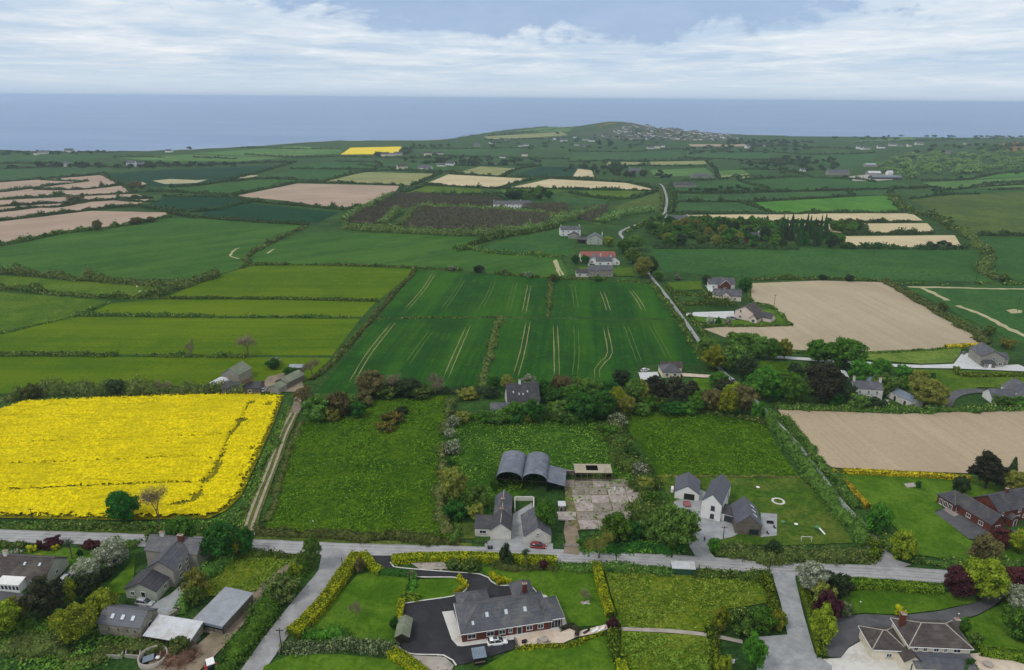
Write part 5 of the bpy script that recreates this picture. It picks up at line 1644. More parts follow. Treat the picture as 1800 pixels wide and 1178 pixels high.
# ------------------------------------------------------------------ trees
TR = [
 # bottom left
 ("round", "black", 85, 1082, 1017, 64, "large dark brownish evergreen beside the left bungalow"),
 ("round", "dark", 156, 1050, 1010, 46, "dark green tree under the lower pale blossom tree"),
 ("round", "silver", 156, 1022, 983, 46, "pale blossoming tree, lower of two by the farmhouse"),
 ("round", "silver", 199, 997, 953, 56, "pale blossoming tree, upper of two by the farmhouse"),
 ("round", "bright", 184, 1086, 1038, 55, "bright green round tree behind the stone barn"),
 ("airy", "bright", 133, 1130, 1070, 74, "spreading yellow green tree left of the stone barn"),
 ("round", "bright", 12, 1114, 1062, 54, "bright green tree at the bottom of the left edge"),
 ("tall", "bright", 127, 1066, 1013, 24, "slim yellow green tree right of the dark evergreen"),
 ("round", "olive", 32, 1090, 1050, 38, "olive tree left of the dark evergreen"),
 ("bare", "twig", 73, 1090, 1067, 18, "small leafless sapling below the dark evergreen"),
 ("bush", "copper", 94, 960, 946, 36, "wide purple leaved shrub by the road"),
 ("bush", "copper", 160, 963, 951, 30, "purple leaved shrub left of the blossom tree"),
 ("bush", "copper", 69, 964, 950, 14, "small dark purple shrub by the road"),
 ("bush", "blossom", 30, 980, 966, 22, "white flowering shrub behind the left bungalow"),
 ("bush", "deep", 141, 978, 966, 11, "small round shrub on the farmhouse lawn"),
 ("round", "deep", 219, 919, 866, 52, "dense dark green round tree at the yellow field's edge"),
 ("bare", "twig", 279, 922, 856, 48, "leafless tree at the yellow field's edge"),
 ("round", "green", 321, 968, 908, 54, "green roadside tree above the stone farmhouse"),
 ("tall", "mid", 273, 964, 930, 26, "thin drooping tree beside the leafless one"),
 ("round", "deep", 393, 980, 924, 66, "dark broad tree by the road left of the junction"),
 ("tall", "yellow", 414, 978, 928, 24, "yellow leaved tree between two dark ones"),
 ("round", "deep", 432, 975, 928, 32, "dark small tree right of the yellow leaved one"),
 ("tall", "mid", 549, 1002, 936, 32, "tall column shaped tree at the road junction"),
 ("bush", "olive", 346, 1045, 1002, 44, "olive shrub right of the stone farmhouse"),
 ("bush", "mid", 346, 1062, 1030, 32, "green shrub at the corner of the farmhouse drive"),
 ("bush", "dark", 186, 1018, 1000, 24, "dark shrub below the upper blossom tree"),
 ("bush", "hedgeb", 497, 1050, 1014, 60, "dark brownish shrub in the side road hedge"),
 ("bush", "bright", 520, 1012, 990, 26, "bright shrub in the side road hedge"),
 ("bush", "hedgeb", 316, 1150, 1122, 40, "brownish bush behind the tin lean-to"),
 # left, middle
 ("bare", "twig", 337, 627, 597, 20, "ivy clad bare tree, left of two in the pasture hedge"),
 ("bare", "twig", 436, 627, 587, 40, "bare round tree, right of two in the pasture hedge"),
 ("bush", "mid", 560, 736, 698, 52, "green bush at the top of the farm track"),
 ("bush", "brown", 596, 730, 686, 48, "brownish bush at the meadow's top left corner"),
 ("bush", "deep", 628, 733, 706, 32, "dark round bush in the meadow's top left corner"),
 ("bush", "olive", 584, 738, 717, 30, "olive bush at the meadow's top left corner"),
 ("airy", "brown", 535, 716, 680, 36, "thin brownish tree beside the farm track"),
 ("round", "brown", 652, 698, 652, 52, "brownish budding tree between meadow and crop"),
 ("bare", "twig", 694, 695, 658, 36, "leafless tree, left of two between meadow and crop"),
 ("round", "dark", 718, 697, 668, 50, "dark bushy tree between two leafless ones"),
 ("bare", "twig", 766, 694, 659, 36, "leafless tree, right of two between meadow and crop"),
 ("bush", "dark", 707, 728, 714, 26, "dark bush alone in the lush meadow"),
 ("bush", "gorse", 690, 743, 726, 42, "gorse bush with orange flowers in the lush meadow"),
 ("bush", "gorse", 678, 756, 742, 38, "lowest gorse bush in the lush meadow"),
 ("bush", "blossom", 796, 752, 732, 26, "white hawthorn at the barn plot, topmost of three"),
 ("bush", "blossom", 791, 770, 752, 22, "white hawthorn at the barn plot, middle of three"),
 ("bush", "blossom", 794, 798, 772, 30, "white hawthorn at the barn plot, lowest of three"),
 ("round", "olive", 797, 882, 823, 46, "olive brown tree left of the round roofed barns"),
 ("bush", "mid", 842, 890, 856, 42, "pale green thicket left of the round roofed barns"),
 ("bush", "green", 868, 862, 838, 16, "ivy bush at the left corner of the barns"),
 ("bush", "deep", 800, 912, 884, 44, "dark bush below the olive brown tree"),
 ("bush", "olive", 836, 910, 886, 34, "olive bush left of the cottage"),
 ("round", "green", 958, 934, 881, 36, "green tree between the outbuilding and the slab yard"),
 ("bush", "green", 1083, 948, 905, 60, "round dark green bush below the slab yard"),
 ("round", "mid", 1184, 968, 888, 80, "large spreading tree beside the gravel drive"),
 ("bare", "olive", 1052, 982, 936, 52, "thin leafless tree on the overgrown bank"),
 ("bush", "dark", 889, 994, 958, 26, "round grey green evergreen over the golden roadside hedge"),
 ("bush", "copper", 955, 1000, 984, 18, "reddish shrub in the flower border"),
 ("bush", "hedge", 800, 1000, 986, 30, "dark shrub by the rock garden, left one"),
 ("bush", "hedge", 825, 1003, 984, 34, "dark shrub by the rock garden, right one"),
 ("bush", "brown", 632, 1004, 982, 20, "feathery brown shrub inside the golden hedge"),
 ("bush", "greyg", 725, 1016, 1003, 20, "pale green shrub at the bend of the black drive"),
 ("bush", "deep", 693, 1106, 1084, 16, "dark shrub beside the green roofed shed"),
 ("bare", "twig", 626, 1084, 1058, 24, "small bare sapling on the left lawn"),
 ("bare", "twig", 1028, 1060, 1036, 18, "small bare sapling on the bungalow's back lawn"),
 ("bush", "copper", 1076, 1108, 1086, 24, "dark reddish shrub at the end of the golden hedge"),
 # behind the barn plot
 ("round", "dark", 862, 698, 680, 34, "dark shrub left of the steep roofed house"),
 ("round", "deep", 868, 682, 662, 26, "dark round tree behind the steep roofed house"),
 ("round", "olive", 892, 686, 660, 26, "olive tree left of the steep roof"),
 ("airy", "blossom", 930, 682, 658, 28, "white blossoming tree behind the steep roof"),
 ("round", "deep", 962, 702, 668, 40, "dark tree right of the steep roofed house"),
 ("round", "brown", 986, 702, 660, 42, "budding brown tree behind the barn plot"),
 ("round", "mid", 1012, 702, 666, 46, "mid green tree behind the barn plot"),
 ("round", "deep", 1020, 738, 690, 62, "dark dense tree at the back of the barn plot, right"),
 ("round", "mid", 985, 738, 704, 46, "green tree at the back of the barn plot, centre"),
 ("round", "deep", 1056, 736, 690, 52, "dark dense tree in the back right corner of the barn plot"),
 ("round", "bright", 1086, 722, 682, 34, "yellow green tree in the back right corner of the barn plot"),
 ("bush", "green", 855, 742, 722, 36, "green bush behind the barn plot near the garage roof"),
 ("bush", "bright", 930, 742, 722, 28, "bright bush below the steep roofed house"),
 ("round", "dark", 1091, 682, 650, 32, "dark tree beside the crop's corner"),
 ("tall", "mid", 1112, 716, 660, 36, "tall green tree left of the black pines"),
 ("tall", "olive", 1128, 716, 666, 32, "tall olive tree left of the black pines"),
 ("pine", "black", 1152, 712, 660, 52, "black pine, left of three"),
 ("pine", "black", 1184, 713, 662, 54, "black pine, middle of three"),
 ("pine", "black", 1212, 714, 670, 48, "black pine, right of three"),
 ("bush", "green", 1140, 718, 690, 42, "green bush below the black pines"),
 ("bush", "bright", 1154, 718, 693, 22, "bright bush below the black pines"),
 ("round", "brown", 1248, 724, 684, 42, "reddish brown tree above the rounded paddock"),
 ("round", "bright", 1277, 730, 688, 38, "bright round tree above the rounded paddock"),
 ("round", "brown", 1304, 726, 678, 46, "brown budding tree beside the bright round one"),
 ("round", "bright", 1290, 704, 674, 36, "yellow green tree behind the brown one"),
 ("bush", "green", 1332, 738, 705, 26, "green bush at the corner of the lane"),
 ("bush", "blossom", 1085, 750, 728, 34, "white hawthorn in the right hedge of the barn plot, upper"),
 ("bush", "blossom", 1126, 836, 812, 32, "white hawthorn in the right hedge of the barn plot, lower"),
 ("bush", "green", 1072, 770, 748, 36, "green bush in the right hedge of the barn plot, top"), ("bush", "mid", 1096, 792, 768, 34, "pale green bush in the right hedge of the barn plot, second"),
 ("bush", "deep", 1108, 812, 788, 34, "dark bush in the right hedge of the barn plot, third"), ("bush", "olive", 1132, 862, 838, 34, "olive bush in the right hedge of the barn plot, fourth"),
 ("bush", "green", 1146, 890, 862, 32, "green bush in the right hedge of the barn plot, lowest"), ("bush", "deep", 1112, 946, 920, 40, "dark bush right of the round bush by the slab yard"),
 ("bush", "mid", 1140, 944, 916, 38, "pale bush before the large spreading tree"), ("bush", "deep", 1030, 962, 946, 28, "low dark bush at the slab yard entrance"),
 ("bush", "olive", 776, 842, 826, 22, "olive bush in the left hedge of the barn plot"), ("bush", "deep", 790, 822, 806, 24, "dark bush in the left hedge of the barn plot"),
 ("bush", "mid", 1000, 742, 722, 40, "leafy bush at the back of the barn plot"), ("bush", "deep", 905, 742, 722, 40, "dark bush under the steep roofed house"), ("bush", "olive", 812, 742, 722, 30, "olive bush at the back left of the barn plot"),
 ("round", "deep", 978, 720, 684, 44, "dark tree behind the barn plot, right of the steep roof"), ("round", "green", 1002, 716, 678, 44, "green tree behind the barn plot, second row"), ("round", "mid", 1036, 706, 664, 48, "tall soft green tree behind the barn plot"),
 ("round", "deep", 1066, 704, 668, 44, "dark tree at the crop's lower right corner"), ("round", "olive", 1100, 730, 696, 34, "olive tree where the paddock meets the barn plot"), ("round", "green", 1226, 722, 690, 36, "green tree right of the black pines"),
 ("bush", "mid", 1128, 730, 708, 34, "soft bush below the tall olive tree"), ("bush", "deep", 1180, 728, 706, 44, "dark bush under the middle black pine"), ("bush", "green", 1212, 728, 706, 36, "green bush under the right black pine"),
 ("round", "green", 1262, 680, 654, 32, "green tree beside the lane below the bend"), ("bush", "green", 1320, 694, 668, 34, "green bush between lane and leafy trees"), ("round", "deep", 1366, 706, 672, 36, "dark tree between the big leafy ones"),
 ("round", "mid", 1410, 706, 668, 40, "soft green tree left of the black evergreen"), ("bush", "deep", 1466, 712, 690, 36, "dark bush left of the old farmhouse"), ("bush", "green", 1580, 690, 664, 40, "green bush right above the long shed"),
 ("bush", "mid", 610, 722, 696, 40, "pale bush in the meadow's top left thicket"), ("bush", "deep", 548, 728, 704, 34, "dark bush at the head of the farm track"), ("bush", "brown", 640, 712, 690, 36, "brown bush beside the budding tree"), ("bush", "hedge", 740, 698, 676, 46, "dark bush before the right leafless tree"), ("bush", "hedge", 680, 700, 680, 40, "dark bush under the left leafless tree"), ("bush", "olive", 820, 700, 682, 40, "olive bush left of the garage roof"),
 ("bush", "green", 903, 737, 708, 46, "green bush hiding the steep roofed house's wall, left"), ("round", "deep", 936, 740, 704, 44, "dark tree hiding the steep roofed house's wall, right"), ("bush", "mid", 876, 744, 720, 36, "soft bush below the low grey garage"),
 # along the lane
 ("round", "mid", 1243, 628, 594, 38, "green tree at the bend of the lane"),
 ("round", "bright", 1255, 650, 610, 46, "bright green tree at the bend of the lane"),
 ("round", "mid", 1290, 652, 604, 60, "wide soft green tree right of the lane bend"),
 ("round", "green", 1308, 622, 586, 72, "broad green tree at the corner of the large tilled field"),
 ("round", "mid", 1334, 630, 592, 38, "green tree on the white drive, left of three"),
 ("round", "green", 1357, 632, 597, 32, "green tree on the white drive, middle of three"),
 ("round", "bright", 1378, 631, 596, 26, "bright tree on the white drive, right of three"),
 ("round", "dark", 1310, 670, 626, 36, "dark tree below the lane bend"),
 ("bush", "black", 1276, 690, 668, 40, "dark bush on the lane by the parked car"),
 ("round", "green", 1342, 702, 648, 60, "big leafy tree right of the lane"),
 ("round", "green", 1387, 711, 654, 46, "big leafy tree beside the black evergreen"),
 ("bush", "dark", 1398, 668, 636, 30, "dark round tree behind the leafy ones"),
 ("round", "black", 1441, 708, 638, 66, "large blackish evergreen left of the old farmhouse"),
 ("round", "dark", 1482, 708, 668, 36, "dark tree touching the old farmhouse"),
 ("round", "green", 1438, 640, 598, 46, "green tree on the white drive before the tilled field"),
 ("round", "green", 1482, 648, 593, 66, "largest green tree on the white drive"),
 ("bush", "green", 1512, 670, 632, 46, "green bush above the old farmhouse, left"),
 ("round", "green", 1546, 662, 633, 38, "green bush above the old farmhouse, right"),
 ("bush", "green", 1586, 668, 642, 38, "green bush above the long shed"),
 ("bush", "mid", 1556, 692, 656, 50, "large bush behind the long shed"),
 ("bush", "olive", 1614, 682, 650, 34, "olive bush right of the long shed, upper"),
 ("round", "olive", 1628, 713, 668, 66, "wide olive tree right of the long shed"),
 ("bush", "deep", 1638, 667, 654, 13, "small round bush on the pasture"),
 ("bush", "mid", 1505, 718, 692, 40, "grey green bush before the old farmhouse"),
 ("bush", "dark", 1538, 719, 697, 28, "dark bush before the old farmhouse door"),
 ("bush", "dark", 1554, 718, 704, 16, "small bush at the old farmyard gate"),
 ("bush", "mid", 1738, 590, 570, 18, "bush in the broad hedge by the stone house"),
 ("bush", "olive", 1770, 612, 594, 26, "olive bush behind the stone house"),
 ("bush", "green", 1760, 712, 696, 34, "green bush before the white house at the right edge"),
 ("bush", "green", 1792, 716, 698, 30, "shrub at the right edge above the tilled field"),
 # right bottom
 ("round", "silver", 1425, 1038, 989, 54, "pale silvery tree at the head of the gravel drive"),
 ("bush", "dark", 1470, 1050, 1008, 46, "dark spiky shrub right of the silvery tree"),
 ("bush", "olive", 1446, 1062, 1024, 44, "olive shrub below the silvery tree"),
 ("bush", "copper", 1453, 1088, 1042, 46, "deep purple shrub beside the gravel drive"),
 ("bush", "greyg", 1484, 1084, 1058, 26, "grey green spiky shrub at the corner of the lawn"),
 ("round", "bright", 1442, 1134, 1066, 44, "bright yellow green round tree in the drive hedge"),
 ("round", "copper", 1681, 1050, 1000, 52, "dark purple tree beside the road"),
 ("round", "bright", 1722, 1054, 985, 72, "large bright yellow green tree beside the road"),
 ("round", "copper", 1787, 1050, 1000, 60, "coppery tree at the right edge"),
 ("round", "silver", 1797, 1080, 1032, 60, "pale silvery tree at the right edge"),
 ("bush", "green", 1786, 1118, 1068, 60, "green bush at the right edge below the silvery tree"),
 ("bush", "brown", 1727, 988, 942, 52, "brownish green tree before the red brick house"),
 ("bush", "copper", 1757, 962, 928, 40, "purple shrub before the red brick house"),
 ("round", "bright", 1790, 974, 934, 40, "bright shrub before the red brick house at the edge"),
 ("pine", "black", 1731, 860, 793, 62, "tall black pine behind the red brick house"),
 ("conifer", "dark", 1774, 852, 804, 30, "dark spruce behind the red brick house"),
 ("round", "olive", 1778, 866, 828, 46, "olive tree below the dark spruce"),
 ("bush", "dark", 1687, 868, 836, 28, "dark rounded evergreen on the big lawn"),
 ("bush", "deep", 1613, 858, 844, 9, "small evergreen beside a rockery on the big lawn"),
 ("bush", "green", 1541, 938, 888, 46, "green bush at the bend of the right lane"),
 ("bush", "bright", 1584, 984, 932, 46, "bright leafy tree at the right junction"),
 ("round", "green", 1322, 1180, 1114, 40, "round leafy tree beside the gravel yard"),
 ("bush", "bright", 1266, 1108, 1066, 32, "bright bush at the corner of the yellowish paddock"),
 ("bush", "hedge", 1300, 1110, 1072, 50, "dark shrub group beside the paddock path"),
 ("bush", "green", 1338, 1106, 1068, 50, "green shrub left of the gravel drive"),
 ("bush", "bright", 1366, 1106, 1072, 30, "bright shrub at the bend of the gravel drive"),
 ("bush", "bright", 1268, 1190, 1150, 34, "bright bush at the bottom of the paddock hedge"),
 ("bush", "dark", 1356, 978, 950, 28, "dark bush in the white house's hedge"),
 ("bush", "green", 1255, 972, 946, 26, "leafy bush at the white house's gate"),
 ("bush", "green", 1690, 1108, 1084, 24, "shrub beside the cream house, upper"),
 ("bush", "hedge", 1714, 1134, 1112, 24, "shrub beside the cream house, lower"),
 ("bush", "deep", 1700, 1185, 1162, 40, "dark shrub in front of the cream house"),
 # middle distance
 ("bush", "blossom", 793, 476, 466, 12, "small blossoming bush in the gappy hedge"), ("bush", "dark", 842, 479, 466, 20, "dark bush in the gappy hedge"),
 ("bush", "blossom", 928, 488, 476, 13, "round bush in the gappy hedge near the crop corner"), ("bush", "hedgeb", 972, 494, 482, 20, "brownish bush at the top of the scrubby strip"),
 ("round", "deep", 1011, 464, 448, 16, "dark round tree left of the red roofs, left one"), ("round", "deep", 1028, 464, 448, 15, "dark round tree left of the red roofs, right one"),
 ("round", "bright", 1070, 434, 416, 20, "yellow green tree above the red roofs"), ("round", "green", 1096, 446, 420, 26, "green lane tree above the red roofs"),
 ("round", "mid", 1116, 440, 412, 32, "green lane tree at the wood's edge"), ("round", "mid", 1112, 464, 434, 30, "green lane tree right of the red roofs"),
 ("round", "olive", 1130, 488, 452, 34, "olive lane tree below the red roofs"), ("round", "dark", 1144, 484, 452, 22, "dark lane tree below the red roofs"),
 ("bush", "green", 1157, 494, 476, 18, "bush where the lane leaves the trees"), ("bush", "green", 1050, 494, 484, 14, "bush below the grey house by the lane"),
 ("round", "dark", 1241, 504, 484, 18, "dark tree left of the brick gabled house"), ("bush", "blossom", 1191, 492, 482, 14, "blossoming bush beside the lane"),
 ("round", "deep", 1308, 514, 488, 24, "dark tree right of the brick gabled house"), ("bush", "silver", 1249, 572, 556, 18, "pale bush on the pink house lawn, left"), ("bush", "silver", 1278, 572, 556, 15, "pale bush on the pink house lawn, right"),
 ("bush", "deep", 1262, 573, 558, 12, "dark bush on the pink house lawn"), ("bush", "dark", 1446, 492, 482, 16, "lone bush behind the large tilled field, left"), ("bush", "dark", 1492, 495, 482, 16, "lone bush behind the large tilled field, right"),
 ("bush", "hedge", 1656, 548, 530, 18, "bush in the broad hedge of the tilled field"), ("bush", "hedge", 1766, 496, 482, 22, "bush at the foot of the winding hedge"),
 ("bush", "deep", 480, 648, 630, 26, "dark bush behind the far farm sheds"), ("bush", "blossom", 484, 640, 628, 22, "blossoming bush behind the far farm sheds"), ("bush", "deep", 424, 660, 640, 24, "dark bush behind the far farm gable"),
 ("bare", "twig", 548, 664, 630, 28, "leafless tree at the far farm's entrance"), ("bush", "deep", 512, 660, 646, 30, "clipped dark bush in the far farmyard"),
 ("bare", "twig", 290, 690, 668, 26, "bare tree in the hedge behind the yellow field"), ("round", "dark", 205, 694, 668, 34, "dark bush in the hedge behind the yellow field"), ("bare", "twig", 440, 690, 662, 26, "bare tree before the grey farm shed"), ("bush", "hedgeb", 55, 700, 674, 30, "brownish bush in the hedge behind the yellow field"),
 ("round", "brown", 172, 406, 386, 0 or 16, "pale bush under the pinkish field, left"), ("round", "brown", 240, 394, 382, 22, "pale bush under the pinkish field, middle"), ("round", "brown", 266, 390, 381, 16, "pale bush under the pinkish field, right"),
]
for sh, lf, u, vb, vt, w, lab in TR:
 tree(sh, lf, u, vb, vt, w, lab, cat="shrub" if sh in ("bush",) and w < 40 else "tree")

# clipped golden balls along the black drive and a few elsewhere
for side, L in (("right", ((864, 1015), (869, 1020), (876, 1022), (884, 1025), (894, 1027), (876, 1029))), ("left", ((807, 1021), (812, 1026), (816, 1030), (820, 1035), (810, 1040), (803, 1047)))):
 for u, v in L:
  r = tree("globe", "yellow", u, v, v - 11, 12, "clipped golden ball shrub at the " + side + " edge of the black drive", "golden ball shrubs on the " + side + " of the drive", "ball_shrub", "shrub")
for u, v, w, lab in ((58, 972, 18, "golden clipped mound on the left garden lawn, upper"), (69, 984, 14, "golden clipped mound on the left garden lawn, lower"), (1581, 1086, 24, "golden ball shrub on the lawn of the cream house"), (99, 968, 14, "small golden mound by the purple shrubs")):
 tree("globe", "yellow", u, v, v - w * 0.8, w, lab, None, "ball_shrub", "shrub")


# ------------------------------------------------------------------ trees in numbers: woods, copses, far scatter
def wood(px, n, leafs, hm, wm, label, group, shape="far", seed=0, mass=None):
 rng = np.random.default_rng(seed + abs(int(px[0][0])))
 q, _ = scatter_px(px, n, rng)
 if mass is None:
  mass = shape == "far"
 if mass:                                        # far-off wood that reads as one mass
  parts = []
  cache = []
  for me, _, h_, r_ in PROTO["far"]:
   co = np.zeros(len(me.vertices) * 3)
   me.vertices.foreach_get("co", co)
   Q = np.array([p.vertices[:] for p in me.polygons if len(p.vertices) == 4])
   T = np.array([p.vertices[:] for p in me.polygons if len(p.vertices) == 3])
   cache.append((co.reshape(-1, 3), Q, T, h_, r_))
  for i, (x, y) in enumerate(q):
   co, Q, T, h_, r_ = cache[i % len(cache)]
   a = rng.uniform(0, 6.28)
   w, hh = wm * rng.uniform(0.8, 1.25) / (2 * r_), hm * rng.uniform(0.75, 1.25) / h_
   R = np.array([[math.cos(a), -math.sin(a), 0], [math.sin(a), math.cos(a), 0], [0, 0, 1]])
   parts.append(((co * np.array([w, w, hh])) @ R.T + np.array([x, y, float(h0(x, y))]), Q, T))
  V, Q, T = join(parts)
  org = V.mean(0)
  org[2] = V[:, 2].min()
  o = link("woodland", mesh_np("woodland", V - org, Q, T), LEAF[leafs[0]], None, Vector(org))
  return tag(o, group, "woodland", None, "stuff")
 for i, (x, y) in enumerate(q):
  u, v = proj((x, y, float(h0(x, y))))
  k = rng.uniform(0.75, 1.25)
  far_tree(leafs[i % len(leafs)], u, v, hm * k, wm * rng.uniform(0.8, 1.25), label, group, shape)


wood([(1140, 405), (1200, 395), (1300, 398), (1380, 402), (1380, 434), (1250, 436), (1160, 436)], 80, ["green", "mid", "deep", "dark", "olive"], 9.5, 9.5, "leafy tree in the wood right of the lane", "wood right of the lane", "round")
wood([(1372, 400), (1450, 402), (1462, 434), (1370, 434)], 46, ["dark", "deep"], 13, 5.5, "dark conifer in the block right of the leafy wood", "dark conifer block", "conifer")
wood([(1455, 402), (1500, 400), (1530, 408), (1480, 414)], 12, ["green", "dark", "mid"], 8, 9, "tree in the copse between the tan strips", "copse between the tan strips", "round")
wood([(1460, 418), (1478, 416), (1490, 438), (1455, 438)], 8, ["dark", "green"], 7, 7, "tree at the left end of the lowest tan strip", "trees left of the lowest tan strip", "round")
wood([(880, 342), (960, 340), (975, 352), (900, 354)], 22, ["dark", "deep", "mid"], 9, 11, "dark tree in the copse behind the white plantation house", "copse behind the plantation house", "round")
wood([(1535, 292), (1600, 272), (1720, 272), (1860, 268), (1860, 292), (1700, 308), (1600, 316), (1560, 312)], 170, ["wood", "willow", "mid"], 11, 17, "pale green tree in the large wood at the right", "pale green wood covering the rise at the right")
wood([(1360, 276), (1460, 280), (1520, 296), (1430, 300)], 26, ["hedgef", "mid", "dark"], 8, 14, "dark tree near the far farmyard", "dark trees round the far grey farmyard")
wood([(1560, 262), (1700, 255), (1860, 250), (1860, 266), (1620, 272)], 44, ["hedgef", "dark", "mid"], 9, 18, "dark tree on the ridge behind the large wood", "dark trees along the ridge behind the pale wood")
wood([(1430, 241), (1560, 239), (1860, 240), (1860, 246), (1500, 247)], 40, ["hedgef", "dark"], 8, 22, "distant dark tree along the right coast", "distant dark trees along the right coast")
wood([(1150, 262), (1330, 252), (1430, 256), (1420, 268), (1200, 272)], 60, ["hedgef", "dark", "mid"], 7, 18, "distant tree below the headland village", "distant trees and scrub below the headland village")
wood([(840, 252), (1010, 244), (1180, 246), (1140, 262), (880, 262)], 46, ["hedgef", "dark"], 7, 18, "distant tree left of the headland village", "distant trees left of the headland village")
wood([(1020, 240), (1080, 234), (1200, 232), (1310, 244), (1200, 250)], 50, ["hedgef", "dark"], 6, 14, "small dark tree among the village houses", "small dark trees among the village houses")
wood([(700, 278), (860, 276), (960, 282), (930, 292), (800, 292), (720, 288)], 56, ["hedgef", "mid", "brown", "dark"], 8, 14, "far tree around the coastal hamlet", "far trees around the coastal hamlet")
wood([(600, 276), (700, 274), (760, 264), (800, 258), (720, 256), (690, 268)], 26, ["hedgef", "dark"], 8, 14, "far tree near the small yellow field", "trees near the small yellow field")
wood([(0, 296), (80, 290), (230, 288), (420, 290), (420, 294), (200, 296)], 46, ["hedgef", "dark", "brown"], 7, 13, "far tree in the belt near the left coast", "far tree belt near the left coast")
wood([(-100, 270), (60, 268), (210, 267), (210, 270), (0, 274)], 22, ["hedgef", "dark"], 6, 12, "small far tree on the left shore", "small far trees on the left shore")
wood([(1000, 292), (1080, 292), (1180, 308), (1170, 318), (1060, 310), (1030, 298)], 34, ["hedgef", "dark", "mid"], 7, 12, "tree round the far farmstead above the lane", "trees round the far farmstead")
wood([(210, 328), (235, 322), (255, 328), (240, 338)], 9, ["brown", "mid"], 6, 10, "pale bush beside the far bare patches", "pale bushes beside the far bare patches")
wood([(1180, 387), (1250, 386), (1340, 388), (1340, 393), (1200, 394)], 16, ["mid", "green"], 4.5, 8, "small tree between the tan strip and the wood", "small trees between the tan strip and the lane wood")
for u, v, hm, wm, lf, lab in ((1052, 257, 22, 22, "dark", "tall dark clump below the village, left of two"), (1072, 257, 20, 22, "dark", "tall dark clump below the village, right of two"), (980, 236, 11, 18, "dark", "dark clump on the headland"), (333, 263, 9, 16, "dark", "lone dark tree on the left cliff edge"), (128, 352, 6, 24, "brown", "pale thicket in the pinkish ploughland"),
                              (70, 294, 12, 16, "dark", "dark evergreen clump left of the coastal belt"), (103, 294, 11, 20, "dark", "dark evergreen clump in the coastal belt"), (140, 294, 12, 16, "dark", "dark evergreen clump right in the coastal belt"), (1562, 431 - 190, 9, 14, "dark", "lone rounded tree on the right coast"),
                              (1377, 306, 8, 16, "mid", "round tree at the pale straw patch"), (1486, 314, 6, 10, "dark", "dark bush left of the far farmyard"), (1688, 315, 6, 8, "dark", "lone bush in the light pasture"), (1787, 307, 6, 8, "dark", "lone bush under the large wood"), (1437, 405, 6, 7, "deep", "lone bush between tan strips, left"), (1456, 391, 5, 6, "deep", "lone bush above the middle tan strip"), (1550, 390, 5, 6, "deep", "lone bush right above the middle tan strip"),
                              (1517, 437, 5.5, 7, "deep", "lone bush below the lowest tan strip, first"), (1541, 437, 5.5, 7, "deep", "lone bush below the lowest tan strip, second"), (1569, 437, 4.5, 5, "deep", "lone bush below the lowest tan strip, third"), (1634, 437, 6, 10, "dark", "lone bush below the lowest tan strip, fourth"), (1660, 437, 6.5, 15, "dark", "wide bush at the right end of the lowest tan strip"), (1491, 437, 5.5, 12, "deep", "wide bush at the left end of the lowest tan strip")):
 far_tree(lf, u, v, hm, wm, lab, None)
wood([(960, 292), (1060, 286), (1140, 283), (1130, 300), (1000, 304)], 30, ["hedgef"], 7, 12, "", "far trees and scrub above the tan strip")
wood([(1300, 284), (1400, 282), (1440, 300), (1400, 306), (1330, 300)], 34, ["hedgef"], 7, 12, "", "far trees between the pale patches and farmyard")
wood([(1240, 246), (1330, 246), (1430, 250), (1430, 256), (1300, 254)], 46, ["hedgef"], 7, 20, "", "distant trees right of the headland village")
wood([(1200, 336), (1300, 330), (1340, 334), (1260, 340)], 14, ["hedgef"], 5, 9, "", "far bushes below the wide bungalows")
wood([(1160, 388), (1240, 396), (1380, 400), (1380, 408), (1150, 408)], 40, ["green"], 8, 9, "", "leafy edge of the wood by the far lane")
wood([(1700, 256), (1800, 250), (1860, 252), (1860, 262), (1720, 266)], 30, ["mid"], 8, 16, "", "trees below the orange gorse slope")
wood([(1140, 408), (1200, 398), (1380, 404), (1380, 436), (1160, 437)], 70, ["green"], 5, 8, "", "dense undergrowth of the wood right of the lane")
